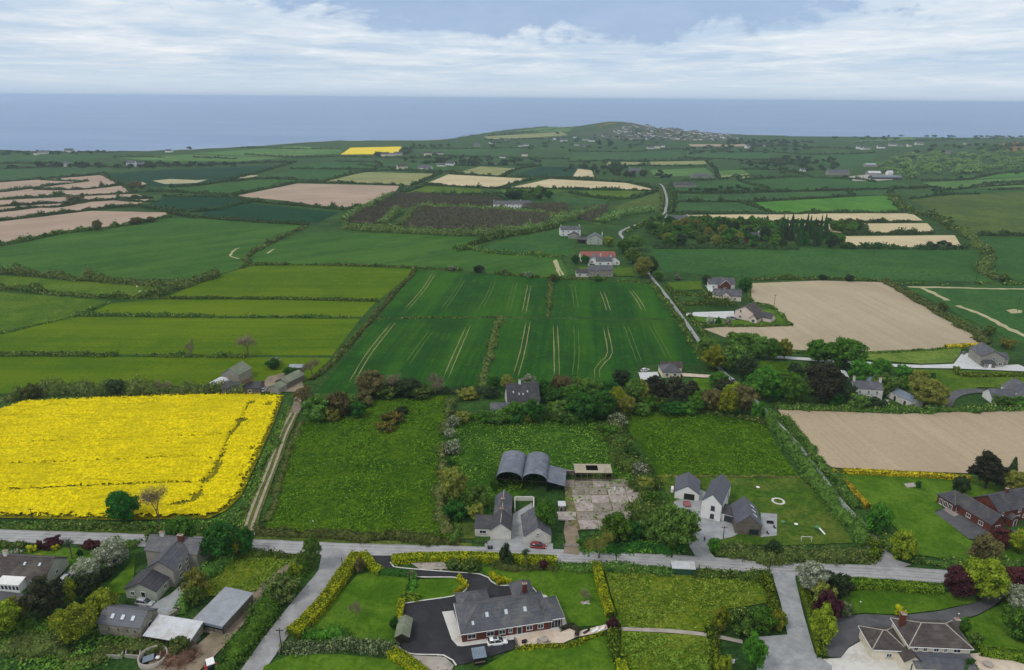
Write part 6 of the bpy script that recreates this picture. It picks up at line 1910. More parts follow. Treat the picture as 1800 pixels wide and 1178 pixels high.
# ------------------------------------------------------------------ building kit
B = dict(
 slate=mat_rows("roof_slate", C(74, 76, 84), C(92, 93, 100), 0.45, 'Z', 0.55, 0.35, 0.5, 0.03, C(112, 110, 106)),
 slated=mat_rows("dark_slate", C(60, 60, 66), C(78, 77, 82), 0.45, 'Z', 0.6, 0.3, 0.5, 0.03, C(92, 88, 84)),
 slaten=mat_rows("new_slate", C(84, 86, 96), C(96, 98, 108), 0.4, 'Z', 0.5, 0.35, 0.3, 0.02),
 tileb=mat_rows("brown_tile", C(70, 63, 62), C(90, 82, 79), 0.45, 'Z', 0.8, 0.2, 0.6, 0.04, C(102, 97, 90)),
 tiler=mat_rows("red_tile", C(136, 80, 74), C(158, 100, 92), 0.45, 'Z', 0.8, 0.2, 0.5, 0.04),
 brick=mat_rows("red_brick", C(98, 56, 48), C(116, 66, 56), 0.30, 'Z', 0.85, 0.15, 0.3, 0.02, C(92, 50, 44)),
 white=mat_plain("white_render", C(226, 226, 224), 0.06, 0.5, 0.8, 0.2, 0.1, fine=6, stain=C(206, 204, 200)),
 old=mat_plain("old_whitewash", C(206, 204, 196), 0.1, 0.5, 0.85, 0.2, 0.15, fine=6, stain=C(170, 166, 156)),
 cream=mat_plain("cream_render", C(216, 208, 188), 0.07, 0.5, 0.8, 0.2, 0.1, fine=6, stain=C(196, 186, 164)),
 pink=mat_plain("pink_render", C(216, 196, 186), 0.07, 0.5, 0.8, 0.2, 0.1, fine=6),
 grey=mat_plain("grey_render", C(150, 146, 138), 0.12, 0.6, 0.9, 0.1, 0.2, fine=7, stain=C(126, 122, 114)),
 sage=mat_plain("pale_sage_render", C(168, 174, 162), 0.08, 0.6, 0.9, 0.1, 0.1, fine=7),
 stone=mat_plain("rubble_stone", C(150, 144, 132), 0.35, 1.6, 0.95, 0.1, 0.6, fine=2.5, stain=C(116, 110, 98)),
 stoned=mat_plain("dark_rubble_stone", C(118, 110, 102), 0.35, 1.6, 0.95, 0.1, 0.6, fine=2.5, stain=C(90, 84, 78)),
 conc=RO["conc"],
 tin=mat_rows("corrugated_tin", C(150, 156, 164), C(172, 176, 182), 0.35, 'X', 0.45, 0.5, 0.5, 0.05, C(134, 136, 140), 0.25),
 tinw=mat_rows("pale_tin", C(196, 200, 206), C(216, 218, 222), 0.45, 'X', 0.45, 0.5, 0.5, 0.05, C(170, 160, 150), 0.1),
 barn=mat_rows("barn_sheeting", C(98, 104, 116), C(116, 122, 134), 0.5, 'Y', 0.5, 0.45, 0.5, 0.05, C(136, 140, 148), 0.2),
 barnd=mat_rows("dark_sheeting", C(62, 64, 68), C(78, 80, 84), 0.4, 'X', 0.6, 0.3, 0.5, 0.04),
 green=mat_rows("green_sheeting", C(108, 116, 96), C(126, 134, 112), 0.35, 'X', 0.6, 0.3, 0.4, 0.04, C(140, 142, 124)),
 dgreen=mat_flat("dark_green_paint", C(38, 78, 60), 0.6),
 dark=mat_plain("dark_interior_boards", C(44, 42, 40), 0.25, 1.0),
 wood=mat_plain("weathered_timber", C(112, 98, 82), 0.25, 1.5),
 dwood=mat_plain("dark_timber", C(58, 52, 46), 0.25, 1.5),
 frame=mat_flat("white_frame", C(232, 232, 230), 0.5),
 dframe=mat_flat("dark_frame", C(52, 54, 58), 0.5),
 glass=mat_flat("window_glass", C(44, 52, 60), 0.08, 0.6),
 skyl=mat_flat("skylight_glass", C(190, 198, 206), 0.15, 0.6),
 lead=mat_flat("grey_flashing", C(120, 122, 126), 0.6),
 ridge=mat_plain("ridge_tile", C(104, 102, 102), 0.2, 1.0),
 ridgel=mat_plain("pale_ridge_tile", C(168, 162, 152), 0.2, 1.0),
 pot=mat_flat("clay_pot", C(176, 116, 88), 0.8),
 door=mat_flat("dark_door", C(46, 46, 50), 0.5),
 reddoor=mat_flat("red_door", C(150, 40, 40), 0.5),
 black=mat_flat("black_plastic", C(34, 34, 36), 0.5),
 rubber=mat_flat("tyre_rubber", C(36, 36, 38), 0.85, 0.2),
 steel=mat_flat("grey_steel", C(150, 152, 156), 0.4, 0.5, 0.6),
 blueg=mat_rows("blue_grey_roof", C(110, 124, 138), C(128, 140, 154), 0.4, 'X', 0.6, 0.3, 0.3, 0.02),
)


def bm_obj(name, bm, m, parent, bevel=0.0):
 if bevel:
  bmesh.ops.bevel(bm, geom=list(bm.edges), offset=bevel, segments=1, affect='EDGES', clamp_overlap=True)
 me = bpy.data.meshes.new(name)
 bm.to_mesh(me)
 bm.free()
 return link(name, me, m, parent)


def box_bm(bm, x0, x1, y0, y1, z0, z1):
 vs = [bm.verts.new(p) for p in ((x0, y0, z0), (x1, y0, z0), (x1, y1, z0), (x0, y1, z0), (x0, y0, z1), (x1, y0, z1), (x1, y1, z1), (x0, y1, z1))]
 for f in ((3, 2, 1, 0), (4, 5, 6, 7), (0, 1, 5, 4), (1, 2, 6, 5), (2, 3, 7, 6), (3, 0, 4, 7)):
  bm.faces.new([vs[i] for i in f])
 return vs


def box(name, x0, x1, y0, y1, z0, z1, m, parent, bevel=0.0):
 bm = bmesh.new()
 box_bm(bm, x0, x1, y0, y1, z0, z1)
 return bm_obj(name, bm, m, parent, bevel)


def bars(name, segs, m, parent, r=0.05, n=6):
 """several straight rods as one part"""
 ps = [tube([a, b], [r if not isinstance(r, (list, tuple)) else r[0]] * 2, n) for a, b in segs]
 V, Q, T = join(ps)
 return link(name, smooth(mesh_np(name, V, Q, T)), m, parent)


def faces_obj(name, polys, m, parent, thick=0.0):
 bm = bmesh.new()
 vm = {}
 for poly in polys:
  vs = []
  for p in poly:
   k = tuple(round(c, 4) for c in p)
   if k not in vm:
    vm[k] = bm.verts.new(p)
   vs.append(vm[k])
  bm.faces.new(vs)
 bmesh.ops.recalc_face_normals(bm, faces=bm.faces)
 if thick:
  for f in bm.faces:
   if f.normal.z < 0:
    f.normal_flip()
  bmesh.ops.solidify(bm, geom=list(bm.faces), thickness=thick)
 return bm_obj(name, bm, m, parent)


def place(name, label, cat, a, b, group=None):
 """root at ground pixel a; local X runs towards ground pixel b, local Y away from the camera side"""
 A, Bp = at(*a), at(*b)
 d = Bp - A
 root = empty(name, A, math.atan2(d.y, d.x))
 tag(root, label, cat, group)
 return root, math.hypot(d.x, d.y)


def vol(root, x0, x1, y0, y1, eave, rise, kind, wm, rm, oh=0.3, ridge=None, walls="flbr", z0=-0.3, trim=None, thick=0.16):
 """one block of a building: walls to the eaves with gables, and a real overhanging roof"""
 xm, ym = (x0 + x1) / 2, (y0 + y1) / 2
 W = {}
 W["f"] = [(x0, y0, z0), (x1, y0, z0), (x1, y0, eave), (x0, y0, eave)]
 W["r"] = [(x1, y0, z0), (x1, y1, z0), (x1, y1, eave), (x1, y0, eave)]
 W["b"] = [(x1, y1, z0), (x0, y1, z0), (x0, y1, eave), (x1, y1, eave)]
 W["l"] = [(x0, y1, z0), (x0, y0, z0), (x0, y0, eave), (x0, y1, eave)]
 top = eave + rise
 if kind == "x":
  W["r"] += [(x1, ym, top)]
  W["r"] = [W["r"][0], W["r"][1], W["r"][2], (x1, ym, top), W["r"][3]]
  W["l"] = [W["l"][0], W["l"][1], W["l"][2], (x0, ym, top), W["l"][3]]
 elif kind == "y":
  W["f"] = [W["f"][0], W["f"][1], W["f"][2], (xm, y0, top), W["f"][3]]
  W["b"] = [W["b"][0], W["b"][1], W["b"][2], (xm, y1, top), W["b"][3]]
 elif kind == "shed":
  W["b"] = [W["b"][0], W["b"][1], (x0, y1, top), (x1, y1, top)]
  W["r"] = [W["r"][0], W["r"][1], (x1, y1, top), W["r"][3]]
  W["l"] = [W["l"][0], W["l"][1], W["l"][2], (x0, y1, top)]
 elif kind == "shedx":                        # high at x0, low at x1
  W["l"] = [W["l"][0], W["l"][1], (x0, y0, top), (x0, y1, top)]
  W["f"] = [W["f"][0], W["f"][1], W["f"][2], (x0, y0, top)]
  W["b"] = [W["b"][0], W["b"][1], (x0, y1, top), W["b"][3]]
 wall = faces_obj("wall", [W[k] for k in walls], wm, root)
 if kind == "shed":
  W["l"]
 t = thick
 segs = []
 if kind == "x":
  s = rise / (ym - y0)
  e = eave - s * oh + t
  P = [[(x0 - oh, y0 - oh, e), (x1 + oh, y0 - oh, e), (x1 + oh, ym, top + t), (x0 - oh, ym, top + t)], [(x1 + oh, y1 + oh, e), (x0 - oh, y1 + oh, e), (x0 - oh, ym, top + t), (x1 + oh, ym, top + t)]]
  segs = [((x0 - oh, ym, top + t), (x1 + oh, ym, top + t))]
 elif kind == "y":
  s = rise / (xm - x0)
  e = eave - s * oh + t
  P = [[(x0 - oh, y1 + oh, e), (x0 - oh, y0 - oh, e), (xm, y0 - oh, top + t), (xm, y1 + oh, top + t)], [(x1 + oh, y0 - oh, e), (x1 + oh, y1 + oh, e), (xm, y1 + oh, top + t), (xm, y0 - oh, top + t)]]
  segs = [((xm, y0 - oh, top + t), (xm, y1 + oh, top + t))]
 elif kind == "hip":
  a, b, c, d = x0 - oh, x1 + oh, y0 - oh, y1 + oh
  hw = min(b - a, d - c) / 2
  e = eave + t - 0.05
  if b - a >= d - c:
   r0, r1 = (a + hw * 0.95, ym, top + t), (b - hw * 0.95, ym, top + t)
   P = [[(a, c, e), (b, c, e), r1, r0], [(b, d, e), (a, d, e), r0, r1], [(a, d, e), (a, c, e), r0], [(b, c, e), (b, d, e), r1]]
   segs = [(r0, r1), ((a, c, e), r0), ((a, d, e), r0), ((b, c, e), r1), ((b, d, e), r1)]
  else:
   r0, r1 = (xm, c + hw * 0.95, top + t), (xm, d - hw * 0.95, top + t)
   P = [[(a, d, e), (a, c, e), r0, r1], [(b, c, e), (b, d, e), r1, r0], [(a, c, e), (b, c, e), r0], [(b, d, e), (a, d, e), r1]]
   segs = [(r0, r1), ((a, c, e), r0), ((b, c, e), r0), ((a, d, e), r1), ((b, d, e), r1)]
 elif kind == "shed":
  s = rise / (y1 - y0)
  P = [[(x0 - oh, y0 - oh, eave - s * oh + t), (x1 + oh, y0 - oh, eave - s * oh + t), (x1 + oh, y1 + oh * .3, top + s * oh * .3 + t), (x0 - oh, y1 + oh * .3, top + s * oh * .3 + t)]]
 elif kind == "shedx":
  s = rise / (x1 - x0)
  P = [[(x0 - oh * .2, y0 - oh, top + t), (x1 + oh, y0 - oh, eave - s * oh + t), (x1 + oh, y1 + oh, eave - s * oh + t), (x0 - oh * .2, y1 + oh, top + t)]]
 elif kind == "barrel":
  P = []
  n = 14
  prev = None
  for i in range(n + 1):
   a = math.pi * i / n
   x = xm - (x1 - x0 + 2 * oh) / 2 * math.cos(a)
   z = eave + rise * math.sin(a) ** 0.9 if 0 < i < n else eave
   if prev:
    P.append([(prev[0], y0 - oh, prev[1]), (x, y0 - oh, z), (x, y1 + oh, z), (prev[0], y1 + oh, prev[1])])
   prev = (x, z)
 else:
  P = [[(x0 - oh, y0 - oh, eave + t), (x1 + oh, y0 - oh, eave + t), (x1 + oh, y1 + oh, eave + t), (x0 - oh, y1 + oh, eave + t)]]
 roof = faces_obj("roof", P, rm, root, thick=t)
 if ridge and segs:
  bars("ridge_tiles", segs, ridge, root, 0.13, 5)
 if trim and kind in ("hip", "x"):
  e = eave - 0.02
  bars("gutter", [((x0 - oh, y0 - oh - .03, e), (x1 + oh, y0 - oh - .03, e))] + ([((x0 - oh - .03, y0 - oh, e), (x0 - oh - .03, y1 + oh, e)), ((x1 + oh + .03, y0 - oh, e), (x1 + oh + .03, y1 + oh, e))] if kind == "hip" else []), trim, root, 0.08, 6)
 if trim and kind == "y":
  s = rise / (xm - x0)
  e = eave - s * oh + t * .5
  bars("bargeboard", [((x0 - oh, y0 - oh - .03, e), (xm, y0 - oh - .03, top + t * .5)), ((x1 + oh, y0 - oh - .03, e), (xm, y0 - oh - .03, top + t * .5))], trim, root, 0.09, 4)
 roof["_b"] = (x0, x1, y0, y1, eave, rise)
 return roof


def win(root, face, pos, z, w, hh, at_, fm=None, bars_=1, name="window", pane=None):
 """window (or glazed door) on a wall plane: face f/b at y=at_, l/r at x=at_; pos along the wall, z of its middle"""
 fm = fm or B["frame"]
 sgn = -1 if face in "fl" else 1
 bm = bmesh.new()
 t = 0.09

 def bx(bm, a0, a1, z0, z1, d0, d1):
  lo, hi = sorted((at_ + sgn * d0, at_ + sgn * d1))
  if face in "fb":
   box_bm(bm, a0, a1, lo, hi, z0, z1)
  else:
   box_bm(bm, lo, hi, a0, a1, z0, z1)
 a0, a1, z0, z1 = pos - w / 2, pos + w / 2, z - hh / 2, z + hh / 2
 bx(bm, a0, a1, z1 - t, z1, 0.0, 0.07)
 bx(bm, a0, a1, z0, z0 + t, 0.0, 0.07)
 for i in range(bars_ + 2):
  c = a0 + t / 2 + (w - t) * i / (bars_ + 1)
  k = t if i in (0, bars_ + 1) else 0.06
  bx(bm, c - k / 2, c + k / 2, z0 + t, z1 - t, 0.0, 0.066)
 o = bm_obj(name, bm, fm, root)
 bm = bmesh.new()
 bx(bm, a0 + 0.01, a1 - 0.01, z0 + 0.01, z1 - 0.01, -0.05, 0.03)
 bm_obj("pane", bm, pane or B["glass"], o)
 if name == "window":
  bm = bmesh.new()
  bx(bm, a0 - 0.1, a1 + 0.1, z0 - 0.12, z0 - 0.02, 0.0, 0.16)
  bm_obj("sill", bm, B["conc"] if fm is B["frame"] else fm, o)
 return o


def door(root, face, pos, w, hh, at_, m=None, fm=None, name="door"):
 sgn = -1 if face in "fl" else 1
 for nm, k, d, mm in ((name, 0.0, 0.05, m or B["door"]),):
  bm = bmesh.new()
  lo, hi = sorted((at_, at_ + sgn * d))
  if face in "fb":
   box_bm(bm, pos - w / 2, pos + w / 2, lo, hi, 0.0, hh)
  else:
   box_bm(bm, lo, hi, pos - w / 2, pos + w / 2, 0.0, hh)
  o = bm_obj(nm, bm, mm, root)
 t = 0.1
 bm = bmesh.new()
 for a0, a1, z0, z1 in ((pos - w / 2 - t, pos - w / 2, 0, hh + t), (pos + w / 2, pos + w / 2 + t, 0, hh + t), (pos - w / 2, pos + w / 2, hh, hh + t)):
  lo, hi = sorted((at_, at_ + sgn * 0.08))
  if face in "fb":
   box_bm(bm, a0, a1, lo, hi, z0, z1)
  else:
   box_bm(bm, lo, hi, a0, a1, z0, z1)
 bm_obj("frame", bm, fm or B["frame"], o)
 return o


def chimney(root, roof, x, y, z0, z1, w=0.9, d=0.6, m=None, pots=2):
 o = box("chimney", x - w / 2, x + w / 2, y - d / 2, y + d / 2, z0, z1, m or B["brick"], roof)
 bm = bmesh.new()
 box_bm(bm, x - w / 2 - .08, x + w / 2 + .08, y - d / 2 - .08, y + d / 2 + .08, z1, z1 + 0.14)
 bm_obj("chimney_cap", bm, B["conc"], roof)
 for i in range(pots):
  px_ = x + (i - (pots - 1) / 2) * 0.45
  V, Q, T = tube([(px_, y, z1 + .14), (px_, y, z1 + .55)], [0.14, 0.11], 7)
  link("chimney_pot", mesh_np("chimney_pot", V, Q), B["pot"], roof)
 return o


def skylight(root, roof, side, pos, f, w=0.8, l=1.2, m=None):
 """roof window on a slope: side f/b/l/r, pos along the eaves, f = fraction up the slope"""
 x0, x1, y0, y1, e, r = roof["_b"]
 xm, ym = (x0 + x1) / 2, (y0 + y1) / 2
 if side in "fb":
  run = ym - y0
  yy = y0 + run * f if side == "f" else y1 - run * f
  p = Vector((pos, yy, e + r * f + 0.20))
  rot = (math.atan2(r, run) * (1 if side == "f" else -1), 0, 0)
  dx, dy = w, l
 else:
  run = xm - x0
  xx = x0 + run * f if side == "l" else x1 - run * f
  p = Vector((xx, pos, e + r * f + 0.20))
  rot = (0, -math.atan2(r, run) * (1 if side == "l" else -1), 0)
  dx, dy = l, w
 bm = bmesh.new()
 box_bm(bm, -dx / 2, dx / 2, -dy / 2, dy / 2, -0.1, 0.10)
 o = bm_obj("skylight", bm, B["lead"], root)
 o.location, o.rotation_euler = p, rot
 bm = bmesh.new()
 box_bm(bm, -dx / 2 + .09, dx / 2 - .09, -dy / 2 + .09, dy / 2 - .09, 0.08, 0.125)
 bm_obj("pane", bm, m or B["skyl"], o)


# ------------------------------------------------------------------ near buildings
# brick bungalow with the black drive
r, L = place("bungalow", "long red brick bungalow with grey hipped slate roof on black drive", "house", (813, 1131), (989, 1104))
rf = vol(r, 0, L - 3.0, 0, 9.6, 2.75, 3.3, "hip", B["brick"], B["slate"], 0.45, B["ridge"], trim=B["frame"])
vol(r, L - 5.5, L, 0.5, 7.2, 2.72, 2.2, "hip", B["brick"], B["slate"], 0.45, B["ridge"], trim=B["frame"])
vol(r, 0.6, 7.6, 7.5, 13.2, 2.70, 2.3, "hip", B["brick"], B["slate"], 0.4, B["ridge"])
vol(r, L * .60, L * .80, 7.5, 14.0, 2.68, 2.5, "hip", B["brick"], B["slate"], 0.4, B["ridge"])
for p, w, hh, z in ((2.1, 1.9, 1.2, 1.5), (6.3, 1.7, 1.2, 1.5), (9.0, 1.5, 1.2, 1.5), (10.9, .9, 1.1, 1.55), (15.3, 1.5, 1.2, 1.5), (17.9, 1.4, 1.2, 1.5)):
 win(r, "f", p, z, w, hh, 0)
door(r, "f", 13.0, 1.0, 2.1, 0)
win(r, "f", L - 1.8, 1.15, 3.0, 2.1, 0.5, None, 3, "patio_door")
win(r, "r", 3.5, 1.5, 1.6, 1.2, L)
win(r, "l", 4.5, 1.5, 1.8, 1.2, 0)
for p in (6.0, 10.4, 14.8):
 skylight(r, rf, "f", p, 0.52, 0.85, 1.2)
skylight(r, (lambda o: o)(rf), "f", 2.6, 0.28, 0.7, 1.0)
chimney(r, rf, L * .70, 8.8, 3.6, 6.6, 1.0, 0.7)
box("doorstep", 12.2, 13.8, -0.9, -0.01, 0.0, 0.18, B["conc"], r)
# timber shed and kiosk
r, L = place("garden_shed", "dark timber shed with greenish roof on the black drive", "shed", (696, 1132), (719, 1132))
vol(r, 0, L, 0, 5.6, 2.0, 0.9, "y", B["dwood"], B["green"], 0.25, None)
door(r, "f", L / 2, 1.5, 1.8, 0, B["dark"], B["dwood"])
win(r, "r", 3.0, 1.3, 1.0, .7, L, B["dwood"])
r, L = place("garden_kiosk", "small dark kiosk with blue grey roof by the bottom drive", "shed", (834, 1171), (853, 1168))
vol(r, 0, L, 0, 2.4, 2.1, 0.35, "shed", B["dark"], B["blueg"], 0.3)
box("counter", 0.1, L - .1, -0.35, -0.02, 0.95, 1.05, B["wood"], r)
# stone farmhouse, bottom left
r, L = place("farmhouse", "grey rendered two storey farmhouse with joined slate roofs, bottom left", "house", (223, 1051), (277.5, 1056))
vol(r, 0, L, 0, 6.6, 2.8, 1.9, "y", B["sage"], B["slated"], 0.3, B["ridge"], trim=B["dframe"])
rf = vol(r, 2.8, 9.4, 5.2, 13.4, 5.2, 2.1, "y", B["grey"], B["slate"], 0.3, B["ridge"], trim=B["dframe"])
rb = vol(r, -2.2, 11.6, 12.0, 18.0, 5.0, 2.4, "x", B["grey"], B["slate"], 0.3, B["ridge"])
door(r, "f", L * .56, 1.0, 2.1, 0, B["glass"])
win(r, "f", L * .22, 1.5, 1.0, 1.2, 0)
for y, z in ((8.0, 1.5), (8.0, 4.0), (11.0, 1.5), (11.0, 4.0)):
 win(r, "r", y, z, 1.2, 1.3, 9.4)
win(r, "r", 3.4, 1.5, 1.2, 1.2, L)
win(r, "r", 15.0, 4.0, 1.0, 1.2, 11.6)
win(r, "l", 15.0, 3.8, 1.0, 1.2, -2.2)
chimney(r, rb, 6.5, 14.2, 6.0, 8.6, 1.4, 0.7, B["brick"])
chimney(r, rb, 1.0, 15.0, 6.9, 8.5, 1.1, 0.6, B["old"])
r, L = place("stone_barn", "rubble stone barn with slate roof and three skylights", "barn", (176, 1115), (250, 1124))
rf = vol(r, 0, L, 0, 6.2, 3.1, 2.0, "x", B["stone"], B["slaten"], 0.22, B["ridge"])
for k in (.28, .52, .76):
 skylight(r, rf, "f", L * k, 0.45, 0.9, 1.2)
for k in (.25, .47, .68, .86):
 win(r, "f", L * k, 1.9, 0.35, 0.7, 0, B["stoned"], 0, "window_slit")
door(r, "r", 3.0, 1.1, 2.1, L)
r, L = place("lean_to", "low white tin lean-to right of the stone barn", "shed", (255, 1128), (333, 1141))
vol(r, 0, L, 0, 5.4, 1.6, 1.1, "shed", B["stone"], B["tinw"], 0.2, None, "lrb")
for k in range(5):
 box("post", L * k / 4 - .08, L * k / 4 + .08, 0.02, 0.2, -0.2, 1.6, B["wood"], r)
r, L = place("metal_shed", "grey flat roofed metal shed beside the dirt track", "shed", (345, 1105), (393, 1117))
vol(r, 0, L, 0, 11.0, 2.5, 0.5, "shed", B["stoned"], B["tin"], 0.25, None, "lrb")
box("fascia", -0.25, L + .25, -0.32, -0.24, 2.0, 2.62, B["blueg"], r)
for k in range(4):
 box("post", L * k / 3 - .09, L * k / 3 + .09, 0.0, 0.2, -0.2, 2.5, B["dwood"], r)
box("feed_barrier", 0.1, L - .1, 0.05, 0.15, 0.3, 1.1, B["stoned"], r)
# left bungalow
r, L = place("bungalow", "brown tiled bungalow with white conservatory at the left edge", "house", (-40, 1026), (81, 1033))
rf = vol(r, 0, L, 0, 8.6, 2.6, 2.9, "x", B["sage"], B["tileb"], 0.35, B["ridge"])
skylight(r, rf, "f", L - 6.5, .62, .7, .9)
skylight(r, rf, "f", L - 2.6, .62, .7, .9)
chimney(r, rf, L - 12.5, 4.3, 5.0, 6.8, .9, .7, B["old"], 1)
vol(r, L - 10.5, L - 4.8, -2.4, 0.0, 2.2, 0.5, "shed", B["frame"], B["white"], 0.15, None, "flr")
for k in range(6):
 win(r, "f", L - 10.0 + k * .95, 1.35, .85, 1.3, -2.4, None, 0, "conservatory_window")
for k in (3.5, 6.5):
 win(r, "f", k, 1.5, 1.6, 1.2, 0)
win(r, "r", 4.3, 1.5, 1.0, 1.2, L)
# cottage
r, L = place("cottage", "white gabled cottage with long slate roof and side wing by the road", "house", (862, 949.5), (898, 950.5))
rf = vol(r, 0, L, 0, 6.6, 3.3, 2.2, "y", B["old"], B["slated"], 0.2, B["ridgel"], trim=B["dframe"])
rf2 = vol(r, 0.5, L - .3, 6.6, 17.5, 3.1, 2.0, "y", B["old"], B["slate"], 0.15, B["ridgel"])
vol(r, -4.4, -0.01, 1.6, 6.4, 2.5, 1.2, "shed", B["old"], B["slated"], 0.2)
chimney(r, rf, L / 2, 5.0, 5.0, 6.9, .9, .6, B["stoned"])
chimney(r, rf2, L / 2, 11.0, 4.6, 6.4, .9, .6, B["stoned"])
win(r, "f", -2.2, 1.5, 1.9, 1.1, 1.6)
win(r, "r", 3.2, 1.6, 1.0, 1.1, L)
win(r, "r", 11.0, 1.6, .9, 1.0, L - .3)
door(r, "r", 5.2, .9, 2.0, L)
r, L = place("outbuilding", "white gable outbuilding with mossy grey roof beside the red car", "house", (921, 957.5), (968.6, 956))
vol(r, 0, L, 0, 10.0, 2.7, 2.6, "y", B["old"], B["slate"], 0.2, B["ridge"])
win(r, "f", L / 2, 3.1, .8, .8, 0)
door(r, "l", 4.0, 1.0, 2.0, 0)
# round roofed barns
r, L = place("hay_barn", "pair of round roofed corrugated barns with a lean-to", "barn", (872, 860), (992, 868))
w1, w2 = L * .385, L * .74
for a, b_ in ((0.05, w1), (w1, w2)):
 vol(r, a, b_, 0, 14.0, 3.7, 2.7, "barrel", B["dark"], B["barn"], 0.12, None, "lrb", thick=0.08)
 xm = (a + b_) / 2
 P = [(a + .1, 13.95, 3.6)]
 for i in range(0, 9):
  t_ = math.pi * i / 8
  P.append((xm - (b_ - a) / 2 * .96 * math.cos(t_), 13.95, 3.6 + 2.55 * math.sin(t_)))
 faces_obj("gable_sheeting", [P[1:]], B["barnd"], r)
vol(r, w2 + .02, L, 0.3, 10.5, 2.5, 1.2, "shedx", B["barnd"], B["barn"], 0.15, None, "rbl", thick=0.08)
for x in (0.1, w1, w2, L - .1):
 for y in (0.15, 5.0, 9.8):
  box("post", x - .09, x + .09, y - .09, y + .09, -0.2, 3.6 if x < L - 1 else 2.4, B["dwood"], r)
bars("tie_beam", [((0.1, .1, 3.6), (w1, .1, 3.6)), ((w1, .1, 3.6), (w2, .1, 3.6))], B["dwood"], r, .07)
# open cattle shed with the notch in its roof
r, L = place("cattle_shed", "open fronted cattle shed with a hole in its flat roof", "shed", (1011, 847), (1074.5, 847.5))
D = 5.2
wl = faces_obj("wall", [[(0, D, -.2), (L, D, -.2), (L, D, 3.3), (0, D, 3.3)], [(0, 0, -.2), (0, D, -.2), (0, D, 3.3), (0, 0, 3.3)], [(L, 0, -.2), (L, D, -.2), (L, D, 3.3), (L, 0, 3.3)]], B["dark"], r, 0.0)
bm = bmesh.new()
n0, n1 = L * .31, L * .64
for a, b_, c, d in ((-.2, n0, -.3, D + .2), (n1, L + .2, -.3, D + .2), (n0, n1, -.3, 1.2), (n0, n1, D - .6, D + .2)):
 box_bm(bm, a, b_, c, d, 3.3, 3.46)
bm_obj("roof", bm, mat_plain("old_concrete_roof", C(168, 160, 140), .15, .8, stain=C(134, 128, 110)), r)
for k in range(7):
 box("post", L * k / 6 - .07, L * k / 6 + .07, 0, .14, -0.2, 3.3, B["wood"], r)
for z in (.5, .95, 1.4, 2.6):
 box("rail", 0, L, .02, .1, z, z + .1, B["wood"], r)
r, L = place("yard_wall", "low dark concrete wall between barns and cattle shed", "wall", (966, 833), (1009, 836))
box("wall", 0, L, 0, .25, -.2, 1.6, B["stoned"], r)
box("coping", -.03, L + .03, -.05, .30, 1.6, 1.7, B["conc"], r)
# white house group
r, L = place("white_house", "new white two storey house with grey slate roof and stone extension", "house", (1231, 910), (1265, 919))
rf = vol(r, 0, L, 0, 13.0, 5.7, 2.7, "y", B["white"], B["slaten"], 0.12, B["ridge"])
for z in (1.5, 4.1):
 win(r, "f", L * .58, z, 1.1, 1.4, 0, B["dframe"], 0)
for y, z in ((2.0, 4.3), (9.5, 4.3), (11.8, 1.6)):
 win(r, "r", y, z, 0.8, 1.5, L, B["dframe"], 0)
vol(r, L, L + 4.2, 1.0, 5.4, 2.7, 0.4, "shed", B["white"], B["slated"], 0.2, None, "fbr")
win(r, "f", L + 2.2, 1.2, 2.6, 2.2, 1.0, B["dframe"], 2, "glazed_door")
r2, L2 = place("stone_extension", "stone gabled extension with three skylights beside the white house", "house", (1291.5, 939), (1337, 943))
rf = vol(r2, 0, L2, 0, 10.0, 3.3, 2.9, "y", B["stoned"], B["slaten"], 0.12, B["ridge"])
for y in (2.6, 5.0, 7.4):
 skylight(r2, rf, "r", y, 0.45, .7, 1.5, B["frame"])
win(r2, "f", L2 * .72, 1.3, 2.6, 1.5, 0, B["dframe"], 1)
win(r2, "r", 5.0, 1.2, 3.0, 2.2, L2, B["dframe"], 2, "glazed_door")
r, L = place("garage", "white garage with grey slate roof and dark door", "garage", (1185, 876.5), (1228, 882.5))
vol(r, 0, L, 0, 8.6, 2.5, 2.3, "y", B["white"], B["slaten"], 0.15, B["ridge"])
door(r, "f", L * .6, 2.9, 2.2, 0, B["dark"], B["dframe"], "garage_door")
box("oil_tank", -1.2, -.35, 3, 5, 0, 1.5, B["white"], r, .15)
# red brick house on the right
r, L = place("brick_house", "red brick house with dark roofs and corner pavilion on the big lawn", "house", (1739, 937), (1806, 922))
rf = vol(r, 5.2, 22, 2.2, 10.5, 4.4, 3.0, "x", B["brick"], B["slated"], 0.3, B["ridge"])
vol(r, 0, 5.2, 0, 11.5, 2.8, 2.4, "y", B["brick"], B["slated"], 0.3, B["ridge"], trim=B["dframe"])
vol(r, -1.2, 5.0, 10.6, 16.6, 2.9, 2.2, "hip", B["brick"], B["slated"], 0.35, B["ridge"])
vol(r, 8.2, 11.4, 0.4, 2.2, 2.4, 1.0, "y", B["brick"], B["slated"], 0.2)
win(r, "f", 2.6, 1.4, 1.8, 1.2, 0)
for y in (3.0, 7.0):
 win(r, "l", y, 1.4, 1.4, 1.2, 0)
for y in (12.0, 13.6, 15.2):
 win(r, "l", y, 1.4, 1.2, 1.7, -1.2)
win(r, "f", 1.5, 1.4, 4.2, 1.7, 10.6, None, 3)
for x in (6.6, 13.2, 15.6):
 win(r, "f", x, 1.4, 1.2, 1.2, 2.2)
 win(r, "f", x, 3.5, 1.1, 1.0, 2.2)
door(r, "f", 9.8, 1.0, 2.1, 0.4)
chimney(r, rf, 12.0, 6.3, 6.6, 8.6)
for k in range(6):
 box("step", -3.6 + k * .42, -3.18 + k * .42, 9.0, 13.0, 0.0, .12 + k * .12, B["conc"], r)
